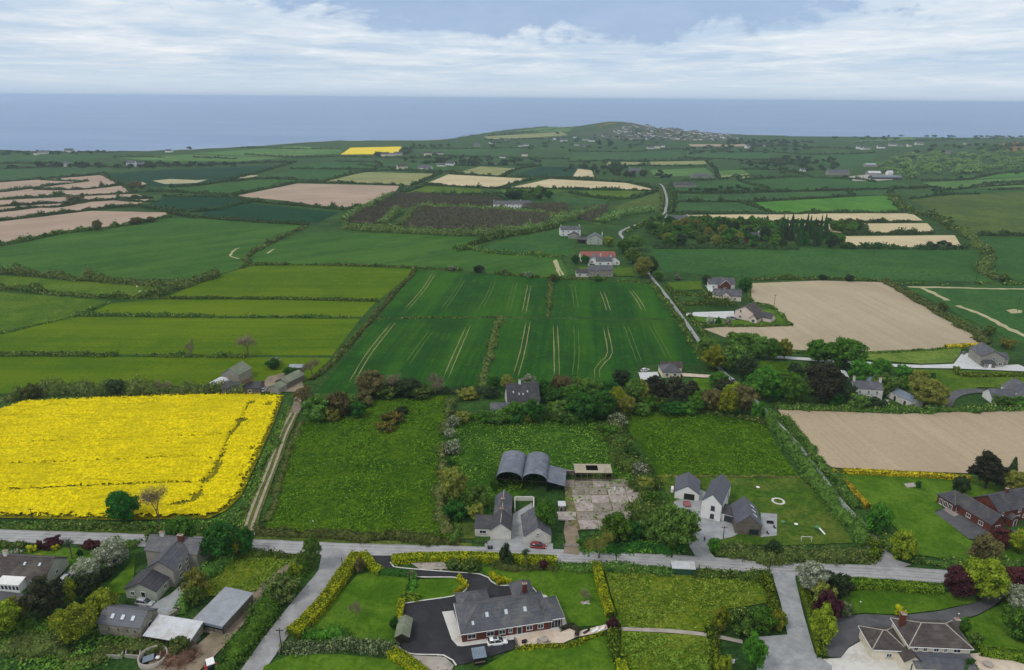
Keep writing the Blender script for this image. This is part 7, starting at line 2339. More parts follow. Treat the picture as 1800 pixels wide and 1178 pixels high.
# cream house at the bottom right
r, L = place("cream_house", "cream two storey house with brown hipped roof at the bottom right", "house", (1592, 1168), (1698, 1173))
rf = vol(r, 0, L, 0, 8.0, 5.0, 2.6, "hip", B["cream"], B["tileb"], 0.4, B["ridgel"], trim=B["frame"])
vol(r, -7.0, 0, 0.8, 7.4, 3.0, 2.1, "hip", B["cream"], B["tileb"], 0.35, B["ridgel"], trim=B["frame"])
vol(r, 0.2, L - .2, -3.4, -0.01, 2.4, 1.1, "shed", B["cream"], B["slate"], 0.25, None, "flr")
vol(r, -1.6, 2.2, -2.0, 1.0, 2.6, 1.4, "y", B["cream"], B["tileb"], 0.25)
for x, w in ((1.4, .9), (3.3, .9), (5.6, 1.1), (7.5, .7), (9.9, 1.5)):
 win(r, "f", x, 4.2, w, 1.0, 0)
for x in (3.6, 6.4, 9.6):
 win(r, "f", x, 1.3, 1.6, 1.2, -3.4)
win(r, "f", -3.4, 1.5, 1.2, 1.0, .8)
win(r, "f", 0.3, 1.2, 1.0, 2.1, -2.0, None, 1, "glazed_door")
chimney(r, rf, 0.6, 5.6, 5.0, 8.6, .9, 1.0)
chimney(r, rf, L - .8, 5.0, 5.0, 8.2, 1.0, .8, B["stoned"])
# dark green container behind the paddock hedge
r, L = place("green_shed", "low dark green shed with pale roof by the paddock hedge", "shed", (1181, 1011), (1221, 1013))
vol(r, 0, L, 0, 2.6, 2.0, 0.3, "shed", B["dgreen"], B["tinw"], 0.12)
door(r, "f", L * .3, 1.0, 1.8, 0, B["dgreen"], B["dgreen"])
# steep roofed house behind the barn plot
r, L = place("steep_roofed_house", "steep dark roofed house with small skylights behind the barn plot", "house", (893, 717), (948, 714))
rf = vol(r, 0, L, 0, 9.0, 2.6, 5.6, "x", B["old"], B["slated"], 0.35, B["ridge"])
for p, f in ((2.4, .5), (4.6, .38), (6.2, .36), (8.0, .5)):
 skylight(r, rf, "f", p, f, .6, .9)
chimney(r, rf, L * .42, 4.5, 6.8, 9.6, .9, .7, B["white"], 1)
win(r, "f", 3.0, 1.4, 1.6, 1.2, 0)
win(r, "f", 8.5, 1.4, 1.6, 1.2, 0)
r, L = place("low_garage", "low grey slated garage left of the steep roofed house", "garage", (862, 735), (896, 735))
rf = vol(r, 0, L, 0, 5.5, 2.3, 1.5, "shed", B["grey"], B["slate"], 0.2)
win(r, "f", L * .6, 1.3, 1.0, 1.0, 0)
box("roof_hatch", L * .6, L * .6 + 1.1, 1.6, 2.8, 2.6, 3.5, B["dframe"], r)
# bungalow hidden behind the pines
r, L = place("bungalow", "hip roofed bungalow half hidden behind black pines", "house", (1164, 664), (1196, 664))
vol(r, 0, L, 0, 8, 2.5, 2.4, "hip", B["cream"], B["slate"], .3, B["ridge"])
vol(r, 1.0, L + 2, 6, 9.5, 2.6, 2.0, "x", B["cream"], B["tileb"], .3)
win(r, "f", 2, 1.4, 1.4, 1.2, 0)
win(r, "f", 5.5, 1.4, 1.4, 1.2, 0)
# old farmhouse and sheds
r, L = place("old_farmhouse", "old white farmhouse with end chimneys among dark trees", "house", (1499, 704), (1549, 707))
rf = vol(r, 0, L, 0, 7.5, 5.2, 2.0, "x", B["old"], B["slate"], .2, B["ridge"])
for x in (2.2, L / 2, L - 2.2):
 win(r, "f", x, 4.0, .9, 1.3, 0, None, 1)
for x in (2.2, L - 2.2):
 win(r, "f", x, 1.5, 1.0, 1.4, 0)
door(r, "f", L / 2, 1.4, 2.4, 0, B["dark"])
chimney(r, rf, .4, 3.75, 6.4, 8.9, .7, 1.1, B["old"])
chimney(r, rf, L - .4, 3.75, 6.4, 8.9, .7, 1.1, B["old"])
r, L = place("long_shed", "long stone shed with blue grey tin roof beside the old farmhouse", "shed", (1600, 718), (1621, 715))
vol(r, 0, L, 0, 26, 2.7, 1.4, "y", B["old"], B["blueg"], .15)
for y in (3, 8, 13, 18, 22):
 door(r, "l", y, 1.2, 2.0, 0)
r, L = place("hay_shed", "small round roofed pale blue shed behind dark trees", "barn", (1472, 676), (1492, 678))
vol(r, 0, L, 0, 7, 2.6, 1.6, "barrel", B["barnd"], B["tinw"], .1, None, "flrb", thick=.08)
# grey stone house
r, L = place("stone_house", "grey stone gabled house with porch at the end of the white drive", "house", (1721, 643.5), (1763, 646))
rf = vol(r, 0, L, 0, 12, 4.8, 2.8, "y", B["grey"], B["slate"], .25, B["ridge"], trim=B["dframe"])
vol(r, L, L + 3.2, 3, 10, 3.0, 2.0, "x", B["grey"], B["slate"], .25)
vol(r, 0.6, 5.4, -2.6, -.01, 2.3, 1.3, "hip", B["stoned"], B["slated"], .3)
door(r, "f", 3.2, 1.0, 2.0, -2.6, B["frame"])
win(r, "f", 5.6, 4.0, 1.2, 1.3, 0)
win(r, "f", 8.6, 1.5, 1.6, 1.3, 0)
win(r, "f", 1.5, 1.3, 1.2, 1.2, -2.6)
# white house at the right edge
r, L = place("white_bungalow", "white bungalow with slate roof on the curved drive, right edge", "house", (1742, 709), (1786, 711))
vol(r, 0, L, 0, 7, 2.5, 2.4, "x", B["white"], B["slate"], .25, B["ridge"])
vol(r, L, L + 9, -1, 12, 3.2, 3.6, "y", B["white"], B["slate"], .25, B["ridge"], trim=B["frame"])
win(r, "f", 4, 1.4, 1.6, 1.2, 0)
win(r, "f", L + 4.5, 1.5, 2.0, 1.4, -1)
# pink house and its neighbours by the lane
r, L = place("pink_house", "pale pink gabled house with porch beside the large tilled field", "house", (1291, 559), (1324, 566))
vol(r, 0, L, 0, 11, 4.6, 3.2, "y", B["pink"], B["tileb"], .3, B["ridge"], trim=B["dframe"])
vol(r, L - 1.0, L + 3.0, -2.8, 3.0, 2.6, 2.2, "y", B["pink"], B["tileb"], .3, B["ridge"])
vol(r, L, L + 8, 4, 10, 2.5, 2.2, "x", B["pink"], B["slated"], .3)
win(r, "f", 3.2, 1.5, 1.4, 1.3, 0)
win(r, "f", 3.2, 4.6, 1.2, 1.3, 0)
win(r, "f", L + 1.0, 1.4, 1.8, 1.8, -2.8)
r, L = place("cream_gabled_house", "cream gabled house between the pink and brick houses", "house", (1264, 531), (1300, 533))
vol(r, 0, 7, 0, 10, 3.2, 3.2, "y", B["pink"], B["slate"], .3, B["ridge"])
vol(r, -3, 13, 4, 12, 3.0, 3.0, "x", B["cream"], B["slate"], .3, B["ridge"])
win(r, "f", 3.5, 1.4, 2.2, 1.4, 0)
win(r, "f", 9.5, 1.4, 1.4, 1.2, 4)
r, L = place("brick_gabled_house", "brick gabled house topmost of the roadside trio", "house", (1253, 510), (1288, 510))
vol(r, 4, 11, -1, 9, 3.4, 3.2, "y", B["brick"], B["slate"], .3, B["ridge"], trim=B["frame"])
vol(r, -2, 15, 3, 11, 3.2, 3.0, "x", B["white"], B["slate"], .3, B["ridge"])
win(r, "f", 7.5, 1.4, 2.0, 1.4, -1)
win(r, "f", 1.2, 1.4, 1.4, 1.2, 3)


# ------------------------------------------------------------------ smaller and farther houses
def cottage(u, v, w, d, eave, rise, kind, wm, rm, label, rot=0.0, ch=1, cat="house", name="house", group=None, wins=2):
 p = at(u, v)
 r = empty(name, p, math.radians(rot))
 tag(r, label, cat, group)
 rf = vol(r, -w / 2, w / 2, 0, d, eave, rise, kind, B[wm], B[rm], .25)
 for i in range(wins):
  x = -w / 2 + w * (i + .5) / wins
  win(r, "f", x, 1.5, min(1.5, w / wins * .5), 1.2, 0)
  if eave > 4:
   win(r, "f", x, 4.0, min(1.3, w / wins * .5), 1.2, 0)
 for i in range(ch):
  chimney(r, rf, (-w / 2 + .6) if i else w / 2 - .6, d / 2, eave + rise * .6, eave + rise + 1.3, .9, .7, B["old"], 0)
 return r


cottage(1056, 487, 17, 8, 4.6, 2.6, "x", "stone", "slate", "far grey stone house by the lane, lowest of the row", 4, 2, wins=4)
cottage(1026, 487, 10, 7, 2.6, 2.0, "x", "old", "slated", "low outbuilding left of the far grey stone house", 0, 0, wins=2)
cottage(1052, 460, 26, 12, 3.2, 3.2, "x", "old", "tiler", "long red roofed farm building by the lane", 3, 0, "barn", "red_roofed_barn", wins=3)
cottage(1046, 464, 9, 8, 3.2, 2.6, "y", "white", "slate", "white gable below the long red roof, left", -6, 1)
cottage(1062, 467, 12, 7, 3.2, 2.4, "x", "white", "slate", "white cottage below the long red roof, middle", 5, 1)
cottage(1079, 466, 9, 9, 3.0, 3.0, "y", "white", "slate", "white gable right of the red roof", 12, 0)
cottage(1045, 430, 13, 12, 4.6, 3.8, "y", "sage", "slate", "grey green gabled house above the red roofs", -8, 1)
cottage(1031, 428, 14, 8, 3.0, .8, "shed", "dark", "slated", "dark flat roofed shed left of the grey green house", 0, 0, "shed", "shed", wins=1)
cottage(1003, 415, 18, 10, 5.4, 2.6, "x", "white", "slate", "large white two storey house above the lane houses", 4, 2, wins=4)
cottage(1008, 420, 9, 7, 3.0, 2.4, "y", "grey", "slated", "small grey gable before the large white house", -10, 0)
cottage(892, 367, 32, 12, 5.0, 3.2, "x", "white", "slate", "big white house beside the brown plantation", 3, 2, wins=5)
cottage(922, 363, 16, 9, 3.2, 3.0, "x", "grey", "slate", "grey outbuilding right of the big white house", 0, 0)
cottage(1191, 394, 22, 10, 5.0, 2.8, "x", "white", "slate", "white house at the end of the long tan strip, left", 4, 2, wins=4)
cottage(1217, 393, 12, 9, 4.0, 2.8, "y", "white", "slated", "white house at the end of the long tan strip, right", 0, 1)
cottage(1182, 399, 12, 8, 3.0, 2.4, "y", "white", "slate", "low white annexe below the tan strip houses", 20, 0)
cottage(1318, 426, 17, 11, 4.6, 3.0, "x", "brick", "slated", "dark brick house in the lane wood", -4, 1, wins=3)
cottage(1117, 305, 22, 12, 5.0, 4.5, "x", "grey", "slate", "far grey house with steep roof among trees", 5, 2)
cottage(1235, 313, 38, 14, 3.0, 4.0, "hip", "grey", "slate", "wide far bungalow left of the straw patch", 0, 0, wins=4)
cottage(1205, 329, 34, 14, 3.0, 4.0, "hip", "grey", "slated", "wide far bungalow among hedges above the lane", 0, 0, wins=4)
cottage(1475, 308, 40, 16, 4.5, 5.0, "x", "grey", "slate", "far grey farmhouse left of the concrete yard", 0, 2, wins=4)
cottage(1412, 304, 9, 9, 5.5, 2.5, "x", "white", "slate", "small tall white house in the right distance", 0, 1)
for (u, v, w, d, e, wm, rm, lab) in ((1560, 316, 52, 18, 4, "barnd", "barn", "long blue grey farm shed in the right distance"), (1538, 308, 24, 14, 4, "grey", "tinw", "white roofed farm shed in the right distance"), (1536, 294, 34, 18, 5, "grey", "tin", "grey farm shed at the wood's edge"), (1565, 309, 10, 10, 6, "white", "tinw", "white silo shed in the right distance")):
 cottage(u, v, w, d, e, 3.0, "x", wm, rm, lab, 0, 0, "barn", "farm_shed", wins=0)
# far farmyard behind the rape field
cottage(406, 672, 8.5, 9, 3.6, 2.6, "y", "grey", "green", "gabled shed with greenish roof in the far farmyard", -14, 0, "shed", "farm_shed", wins=0)
cottage(424, 694, 15, 7, 2.8, 1.6, "x", "stoned", "slated", "long dark farm shed behind the rape field", 2, 0, "shed", "farm_shed", wins=2)
cottage(495, 682, 6, 11, 2.6, 1.6, "y", "stoned", "green", "green roofed shed on the far farmyard's right", -24, 0, "shed", "farm_shed", wins=0)
cottage(482, 691, 5, 5, 2.2, 1.2, "y", "grey", "green", "small shed below the green roofed one", -20, 0, "shed", "farm_shed", wins=0)
cottage(374, 688, 5, 7, 2.2, 1.4, "barrel", "white", "tinw", "white polytunnel in the far farmyard", -16, 0, "tunnel", "polytunnel", wins=0)
cottage(520, 654, 6, 3, 2.0, 0.4, "shed", "stoned", "tin", "small open shed at the farm track", 0, 0, "shed", "farm_shed", wins=0)
# distant village and coastal houses
hm = {}
for k, (wm, rm, w, d, e, rs) in enumerate((("white", "slate", 11, 8, 4.8, 3.0), ("white", "slated", 15, 9, 3.2, 3.2), ("cream", "tileb", 13, 8, 4.6, 3.0), ("old", "slate", 18, 9, 3.4, 3.4), ("grey", "slate", 12, 9, 5.0, 3.0))):
 hm[k] = cottage(1150, 240, w, d, e, rs, "x", wm, rm, "pale house in the distant headland village", 0, 1, "house", "village_house", "headland village houses", 2)


def clone(root, u, v, rot, label, group, sc=1.0, cat=None):
 r = root.copy()
 COL.objects.link(r)
 r.location = at(u, v)
 r.rotation_euler = (0, 0, math.radians(rot))
 r.scale = (sc, sc, sc)
 r["label"], r["group"] = label, group
 for ch in root.children:
  if ch.name.startswith(("wall", "roof")):
   c = ch.copy()
   COL.objects.link(c)
   c.parent = r
 return r


rng = np.random.default_rng(44)
q, _ = scatter_px([(1060, 240), (1085, 229), (1180, 227), (1250, 235), (1310, 241), (1280, 248), (1180, 246), (1100, 247)], 150, rng)
for i, (x, y) in enumerate(q):
 u, v = proj((x, y, float(h0(x, y))))
 if i < 5:
  hm[i].location = Vector((x, y, float(h0(x, y))))
  hm[i].rotation_euler = (0, 0, rng.uniform(-.6, .6))
 else:
  clone(hm[int(rng.integers(0, 5))], u, v, rng.uniform(-40, 40), "pale house in the distant headland village", "headland village houses", rng.uniform(.8, 1.3))
for lab, grp, spots in (("white house scattered on the far headland left of the village", "headland outlying houses", ((1010, 243), (1030, 247), (1040, 249), (880, 246), (892, 248), (866, 253), (915, 258), (922, 257), (840, 258), (960, 244), (975, 246), (990, 249), (1015, 256), (1030, 259), (1155, 261), (1165, 259), (1145, 262))),
      ("white house near the small distant yellow field", "houses near the yellow field", ((688, 274), (700, 273), (676, 276), (765, 273), (775, 273), (752, 274), (775, 293), (790, 291), (708, 299), (884, 278), (922, 275), (745, 300), (870, 290))),
      ("pale house near the left shore", "left shore houses", ((62, 273), (75, 271), (120, 268), (100, 292), (118, 293), (230, 293), (245, 292), (295, 268))),
      ("white house on the rise at the right", "houses on the right rise", ((1515, 263), (1525, 263), (1550, 261), (1585, 258), (1600, 258), (1618, 255), (1700, 254), (1668, 271), (1316, 261), (1345, 258), (1510, 262), (1570, 257)))):
 for i, (u, v) in enumerate(spots):
  clone(hm[(i * 3 + u) % 5], u, v, (i * 37) % 50 - 25, lab, grp, 1.0 + .25 * (i % 3))
# ------------------------------------------------------------------ vehicles
def lofted(name, secs, m, parent, sub=1):
 """closed body from cross-sections along X: secs = [(x, [(y, z), ...]), ...]"""
 bm = bmesh.new()
 rows = [[bm.verts.new((x, y, z)) for y, z in pr] for x, pr in secs]
 n = len(rows[0])
 for a, b in zip(rows[:-1], rows[1:]):
  for i in range(n):
   bm.faces.new((a[i], a[(i + 1) % n], b[(i + 1) % n], b[i]))
 bm.faces.new(rows[0][::-1])
 bm.faces.new(rows[-1])
 bmesh.ops.recalc_face_normals(bm, faces=bm.faces)
 bmesh.ops.bevel(bm, geom=list(bm.edges), offset=0.05, segments=2, affect='EDGES', clamp_overlap=True)
 for f in bm.faces:
  f.smooth = True
 return bm_obj(name, bm, m, parent)


def wheel(parent, x, y, r, w, rim=True):
 bm = bmesh.new()
 bmesh.ops.create_cone(bm, cap_ends=True, segments=16, radius1=r, radius2=r, depth=w, matrix=Matrix.Translation((x, y, r)) @ Matrix.Rotation(math.pi / 2, 4, 'X'))
 o = bm_obj("wheel", bm, B["rubber"], parent, 0.03)
 bm = bmesh.new()
 bmesh.ops.create_cone(bm, cap_ends=True, segments=12, radius1=r * .62, radius2=r * .62, depth=w + .03, matrix=Matrix.Translation((x, y, r)) @ Matrix.Rotation(math.pi / 2, 4, 'X'))
 bm_obj("rim", bm, B["steel"], o)
 return o


CARM = {}


def car(label, a, b, paint, length=4.4, suv=True):
 """car standing on ground pixels a (rear) to b (front)"""
 A, Bp = at(*a), at(*b)
 d = (Bp - A)
 root = empty("parked_car", (A + Bp) / 2, math.atan2(d.y, d.x))
 tag(root, label, "car")
 s = length / 4.4
 root.scale = (s, s, s)
 m = CARM.setdefault(paint, mat_flat("car_paint_%d_%d_%d" % paint, C(*paint), 0.3, 0.5, 0.0, 0.6))
 H1, H2 = (0.98, 1.62) if suv else (0.88, 1.44)

 def sec(w, z0, z1):
  return [(-w, z0), (w, z0), (w * 1.0, (z0 + z1) / 2), (w * .94, z1), (-w * .94, z1), (-w * 1.0, (z0 + z1) / 2)]
 lofted("body", [(-2.2, sec(.78, .40, H1 - .12)), (-1.9, sec(.88, .28, H1)), (-.6, sec(.90, .24, H1 + .02)), (.9, sec(.90, .24, H1 - .02)), (1.8, sec(.86, .28, H1 - .14)), (2.2, sec(.72, .38, H1 - .32))], m, root)

 def cab(w, z1, w1):
  return [(-w, H1 - .06), (w, H1 - .06), (w1, z1), (-w1, z1)]
 lofted("cabin_glass", [(-1.95, cab(.80, H1 + .1, .74)), (-1.55, cab(.82, H2 - .08, .64)), (.1, cab(.82, H2 - .06, .64)), (.62, cab(.82, H2 - .22, .66)), (1.25, cab(.78, H1 + .02, .72))], B["glass"], root)
 lofted("roof", [(-1.66, [(-.62, H2 - .10), (.62, H2 - .10), (.60, H2 - .02), (-.60, H2 - .02)]), (-.7, [(-.66, H2 - .06), (.66, H2 - .06), (.62, H2 + .03), (-.62, H2 + .03)]), (.28, [(-.64, H2 - .1), (.64, H2 - .1), (.60, H2 - .02), (-.60, H2 - .02)])], m, root)
 for sy in (-1, 1):
  bars("pillar", [((-.6, sy * .83, H1 - .05), (-.6, sy * .66, H2 - .05)), ((-1.7, sy * .80, H1), (-1.62, sy * .64, H2 - .08)), ((1.2, sy * .76, H1 - .02), (.4, sy * .64, H2 - .08))], m, root, .05, 5)
  box("headlight", 2.02, 2.2, sy * .58 - .17, sy * .58 + .17, .62, .76, B["frame"], root, .03)
  box("tail_light", -2.24, -2.1, sy * .66 - .12, sy * .66 + .12, .72, .92, B["reddoor"], root, .03)
  box("door_mirror", .72, .88, sy * .98 - .1, sy * .98 + .1, H1, H1 + .13, m, root, .03)
  for x in (-1.32, 1.36):
   wheel(root, x, sy * .80, .34, .24)
 if suv and paint[0] > 220:
  box("sunroof", -.9, .0, -.45, .45, H2 + .02, H2 + .045, B["glass"], root)
 return root


car("white sports utility car parked before the brick bungalow", (858, 1134), (890, 1130), (236, 236, 234), 4.6)
car("silver sports utility car parked before the grey farmhouse", (240, 1061), (270, 1065), (176, 178, 182), 4.5)
car("dark red car parked before the white gable outbuilding", (933, 962), (959, 964), (132, 22, 30), 4.4)
car("blue car on the white gravel by the stone house", (1704, 625), (1711, 620), (66, 130, 186), 4.0, False)
car("dark grey car on the white gravel by the stone house", (1691, 625), (1696, 620), (74, 76, 82), 4.2, False)
car("pale silver car beside the left bungalow's gable", (112, 1024), (124, 1012), (186, 190, 194), 4.3, False)
car("white car beside the old farmhouse door", (1554, 712), (1560, 704), (226, 226, 224), 4.2, False)
car("silver car waiting on the lane under the trees", (1290, 673), (1283, 666), (190, 192, 196), 4.3, False)
car("white van in the far farmyard", (461, 690), (466, 684), (222, 224, 226), 4.6)
car("white car before the pale terrace behind the pines", (1128, 654), (1140, 651), (224, 226, 228), 4.4, False)
car("dark car before the pink house drive", (1284, 561), (1292, 561), (60, 62, 68), 4.3, False)

# red tractor
r, L = place("tractor", "red tractor with white cab roof on the dirt track", "tractor", (372, 1180), (368, 1162))
red = mat_flat("tractor_red", C(190, 40, 36), .4, .4, 0, .3)
lofted("bonnet", [(1.0, [(-.42, .75), (.42, .75), (.40, 1.5), (-.40, 1.5)]), (2.4, [(-.40, .75), (.40, .75), (.36, 1.42), (-.36, 1.42)]), (2.9, [(-.34, .8), (.34, .8), (.28, 1.25), (-.28, 1.25)])], red, r)
lofted("cab", [(-.9, [(-.7, 1.1), (.7, 1.1), (.66, 2.5), (-.66, 2.5)]), (.9, [(-.7, 1.1), (.7, 1.1), (.62, 2.5), (-.62, 2.5)])], B["glass"], r)
box("cab_roof", -1.1, 1.05, -.8, .8, 2.5, 2.68, B["frame"], r, .05)
for sy in (-1, 1):
 box("mudguard", -.9, .5, sy * .95 - .28, sy * .95 + .28, 1.5, 1.6, red, r, .03)
 wheel(r, -.3, sy * .95, .82, .48)
 wheel(r, 2.2, sy * .75, .48, .32)
bars("exhaust", [((1.6, .35, 1.4), (1.6, .35, 2.4))], B["black"], r, .06)
# small red trailer
r, L = place("trailer", "small red trailer parked by the white garage", "trailer", (1205, 893), (1213, 893))
dred = mat_flat("faded_red", C(158, 92, 90), .6)
box("bed", -.2, 1.6, 0, 2.6, .5, .62, dred, r)
for k, (a, b_, c, d) in enumerate(((-.2, -.12, 0, 2.6), (1.52, 1.6, 0, 2.6), (-.12, 1.52, 0, .08), (-.12, 1.52, 2.52, 2.6))):
 box("side_board", a, b_, c, d, .62, .8, dred, r)
bars("drawbar", [((.7, 0, .5), (.7, -1.2, .4))], B["steel"], r, .05)
for x in (-.3, 1.7):
 bm = bmesh.new()
 bmesh.ops.create_cone(bm, cap_ends=True, segments=14, radius1=.3, radius2=.3, depth=.18, matrix=Matrix.Translation((x, 1.3, .3)) @ Matrix.Rotation(math.pi / 2, 4, 'Y'))
 bm_obj("wheel", bm, B["rubber"], r)

# ------------------------------------------------------------------ slab yard: every slab a piece of its own
YARD = [(992, 848), (1011, 846), (1074, 848), (1090, 842), (1104, 846), (1125, 862), (1142, 878), (1150, 896), (1146, 922), (1100, 922), (1070, 932), (1036, 932), (1018, 934), (996, 916), (994, 890)]
sy = sheet("slab_yard", YARD, mat_grass("yard_weeds", C(118, 112, 84), C(140, 126, 100), C(78, 92, 44), .15, .8), "cracked slab yard before the cattle shed", "yard")
A0, ang = at(1000, 925), math.radians(2)
Py = np.array([tuple(at(u, v)[:2]) for u, v in YARD])
ex, ey = Vector((math.cos(ang), math.sin(ang))), Vector((-math.sin(ang), math.cos(ang)))
slab_me = []


def mat_slab(name, a, b):
 t = NT(name)
 t.co = t.n("ShaderNodeNewGeometry").outputs['Position']
 col = t.mix(t.rng(t.noise(0.35, 5, 0.7, dist=0.6), 0.40, 0.62), a, b)
 col = t.mix(t.rng(t.noise(1.6, 5, 0.75), 0.46, 0.66, 0, 0.6), col, shade(a, 0.6))
 col = t.mix(t.rng(t.noise(0.22, 6, 0.75, dist=0.8), 0.56, 0.66, 0, 0.85), col, C(92, 100, 56))
 t.bsdf(col, 0.95, 0.1, t.bump(t.noise(3.0, 4, 0.7), 0.4, 0.05))
 return t.m


slab_m = mat_slab("yard_slab_position", C(150, 140, 134), C(178, 168, 162))
rng = np.random.default_rng(3)
for k in range(4):
 bm = bmesh.new()
 pts = []
 for cx, cy_ in ((-1, -1), (0, -1), (1, -1), (1, 0), (1, 1), (0, 1), (-1, 1), (-1, 0)):
  pts.append((cx * 2.62 + rng.uniform(-.22, .2), cy_ * 2.2 + rng.uniform(-.22, .2)))
 lo = [bm.verts.new((x, y, -.05)) for x, y in pts]
 hi = [bm.verts.new((x, y, .06)) for x, y in pts]
 bm.faces.new(hi)
 for i in range(8):
  bm.faces.new((lo[i], lo[(i + 1) % 8], hi[(i + 1) % 8], hi[i]))
 me = bpy.data.meshes.new("slab")
 bm.to_mesh(me)
 bm.free()
 me.materials.append(slab_m)
 slab_me.append(me)
sm2 = mat_slab("yard_slab_dark", C(124, 116, 108), C(156, 146, 138))
for i in range(-2, 8):
 for j in range(-1, 14):
  p = Vector(A0[:2]) + ex * (i * 5.5 + (1.6 if j > 4 else 0)) + ey * (j * 4.6)
  if not inside_poly(np.array([[p.x, p.y]]), Py)[0] or rng.random() < .12:
   continue
  o = bpy.data.objects.new("slab", slab_me[int(rng.integers(0, 4))])
  COL.objects.link(o)
  o.parent = sy
  o.location = (p.x, p.y, 0.32 + rng.uniform(-.02, .03))
  o.rotation_euler = (rng.uniform(-.006, .006), rng.uniform(-.006, .006), ang + rng.uniform(-.03, .03))
  if rng.random() < .4:
   o.material_slots[0].link = 'OBJECT'
   o.material_slots[0].material = sm2


tufts([(992, 850), (1100, 846), (1145, 880), (1148, 920), (1070, 932), (1000, 930)], 420, .7, 'tuftl', 'weeds growing between the yard slabs', .4)


def wall_run(name, px, hgt, th, m, label, cat="wall"):
 P = [at(u, v) for u, v in px]
 root = empty(name, P[0])
 tag(root, label, cat)
 for a, b in zip(P[:-1], P[1:]):
  d = b - a
  o = box("wall_section", -th / 2, d.length + th / 2, -th / 2, th / 2, -.2, hgt, m, root)
  o.location = a - P[0]
  o.rotation_euler = (0, 0, math.atan2(d.y, d.x))
 return root


wall_run("yard_wall", [(905, 900), (905, 880), (938, 880), (938, 912)], 1.4, .3, B["old"], "whitewashed walls of the small pens behind the cottage")
wall_run("boundary_wall", [(805, 898), (832, 900)], 1.2, .3, B["old"], "short white wall left of the cottage, left piece")
wall_run("boundary_wall", [(842, 904), (860, 906)], 1.4, .3, B["old"], "short white wall left of the cottage, right piece")
wall_run("stone_wall", [(1136, 845), (1146, 860), (1154, 880), (1160, 900)], .8, .7, B["stone"], "tumbled pale stone wall right of the slab yard")
wall_run("concrete_pen", [(176, 1150), (192, 1142), (218, 1148), (214, 1158), (178, 1156)], .9, .25, B["grey"], "open concrete pen in the bottom left scrub, left one")
wall_run("concrete_pen", [(222, 1154), (224, 1142), (248, 1146), (246, 1158), (222, 1156)], .9, .25, B["grey"], "open concrete pen in the bottom left scrub, right one")
wall_run("farmyard_wall", [(324, 1062), (314, 1078), (290, 1094)], 1.3, .5, B["stone"], "stone wall between the farmhouse drive and the grass")
wall_run("garden_wall", [(362, 990), (340, 996)], .8, .3, B["stone"], "low garden wall behind the grey farmhouse")
wall_run("retaining_wall", [(905, 1126), (911, 1142)], .8, .3, B["stoned"], "short wall at the left end of the bungalow patio")


def fence(px, label, hgt=1.1, rails=3, m=None, gap=2.4):
 P = [at(u, v) for u, v in px]
 root = empty("rail_fence", P[0])
 tag(root, label, "fence")
 m = m or B["dwood"]
 for a, b in zip(P[:-1], P[1:]):
  d = b - a
  n = max(1, round(d.length / gap))
  for i in range(n + 1):
   p = a.lerp(b, i / n) - P[0]
   box("post", p.x - .07, p.x + .07, p.y - .07, p.y + .07, -.2, hgt, m, root)
  for k in range(rails):
   z = hgt * (k + .7) / rails
   bars("rail", [(a - P[0] + Vector((0, 0, z)), b - P[0] + Vector((0, 0, z)))], m, root, .05, 4)
 return root


fence([(803, 953), (830, 956), (856, 958)], "dark post and rail fence before the cottage lawn")
fence([(990, 963), (1018, 964)], "grey gate and rails at the slab yard entrance", 1.2, 4, B["steel"])
fence([(1182, 839), (1290, 840), (1400, 841)], "thin wire fence between paddock and worn lawn", .9, 2, B["wood"], 5)
fence([(340, 1136), (352, 1124)], "metal field gate behind the tin lean-to", 1.2, 5, B["steel"])
fence([(446, 938), (448, 944)], "pale gate at the foot of the farm track", 1.2, 4, B["frame"])
fence([(1650, 899), (1668, 897), (1686, 893)], "metal handrail on the dark apron of the brick house", 1.0, 2, B["steel"], 2)


# ------------------------------------------------------------------ poles and lamps
def pole(u, vb, vt, label, arm=True, m=None, r=.13, name="utility_pole", cat="pole", hmax=None):
 p = at(u, vb)
 H = height_for(p, vt)
 root = empty(name, p)
 tag(root, label, cat)
 V, Q, _ = tube([(0, 0, -.3), (0, 0, H)], [r, r * .7], 8)
 link("shaft", smooth(mesh_np("shaft", V, Q)), m or B["dwood"], root)
 if arm:
  box("crossarm", -.8, .8, -.06, .06, H - .55, H - .42, B["dwood"], root)
  for x in (-.7, 0, .7):
   V, Q, _ = tube([(x, 0, H - .42), (x, 0, H - .2)], [.06, .04], 6)
   link("insulator", mesh_np("insulator", V, Q), B["steel"], root)
 return root, H


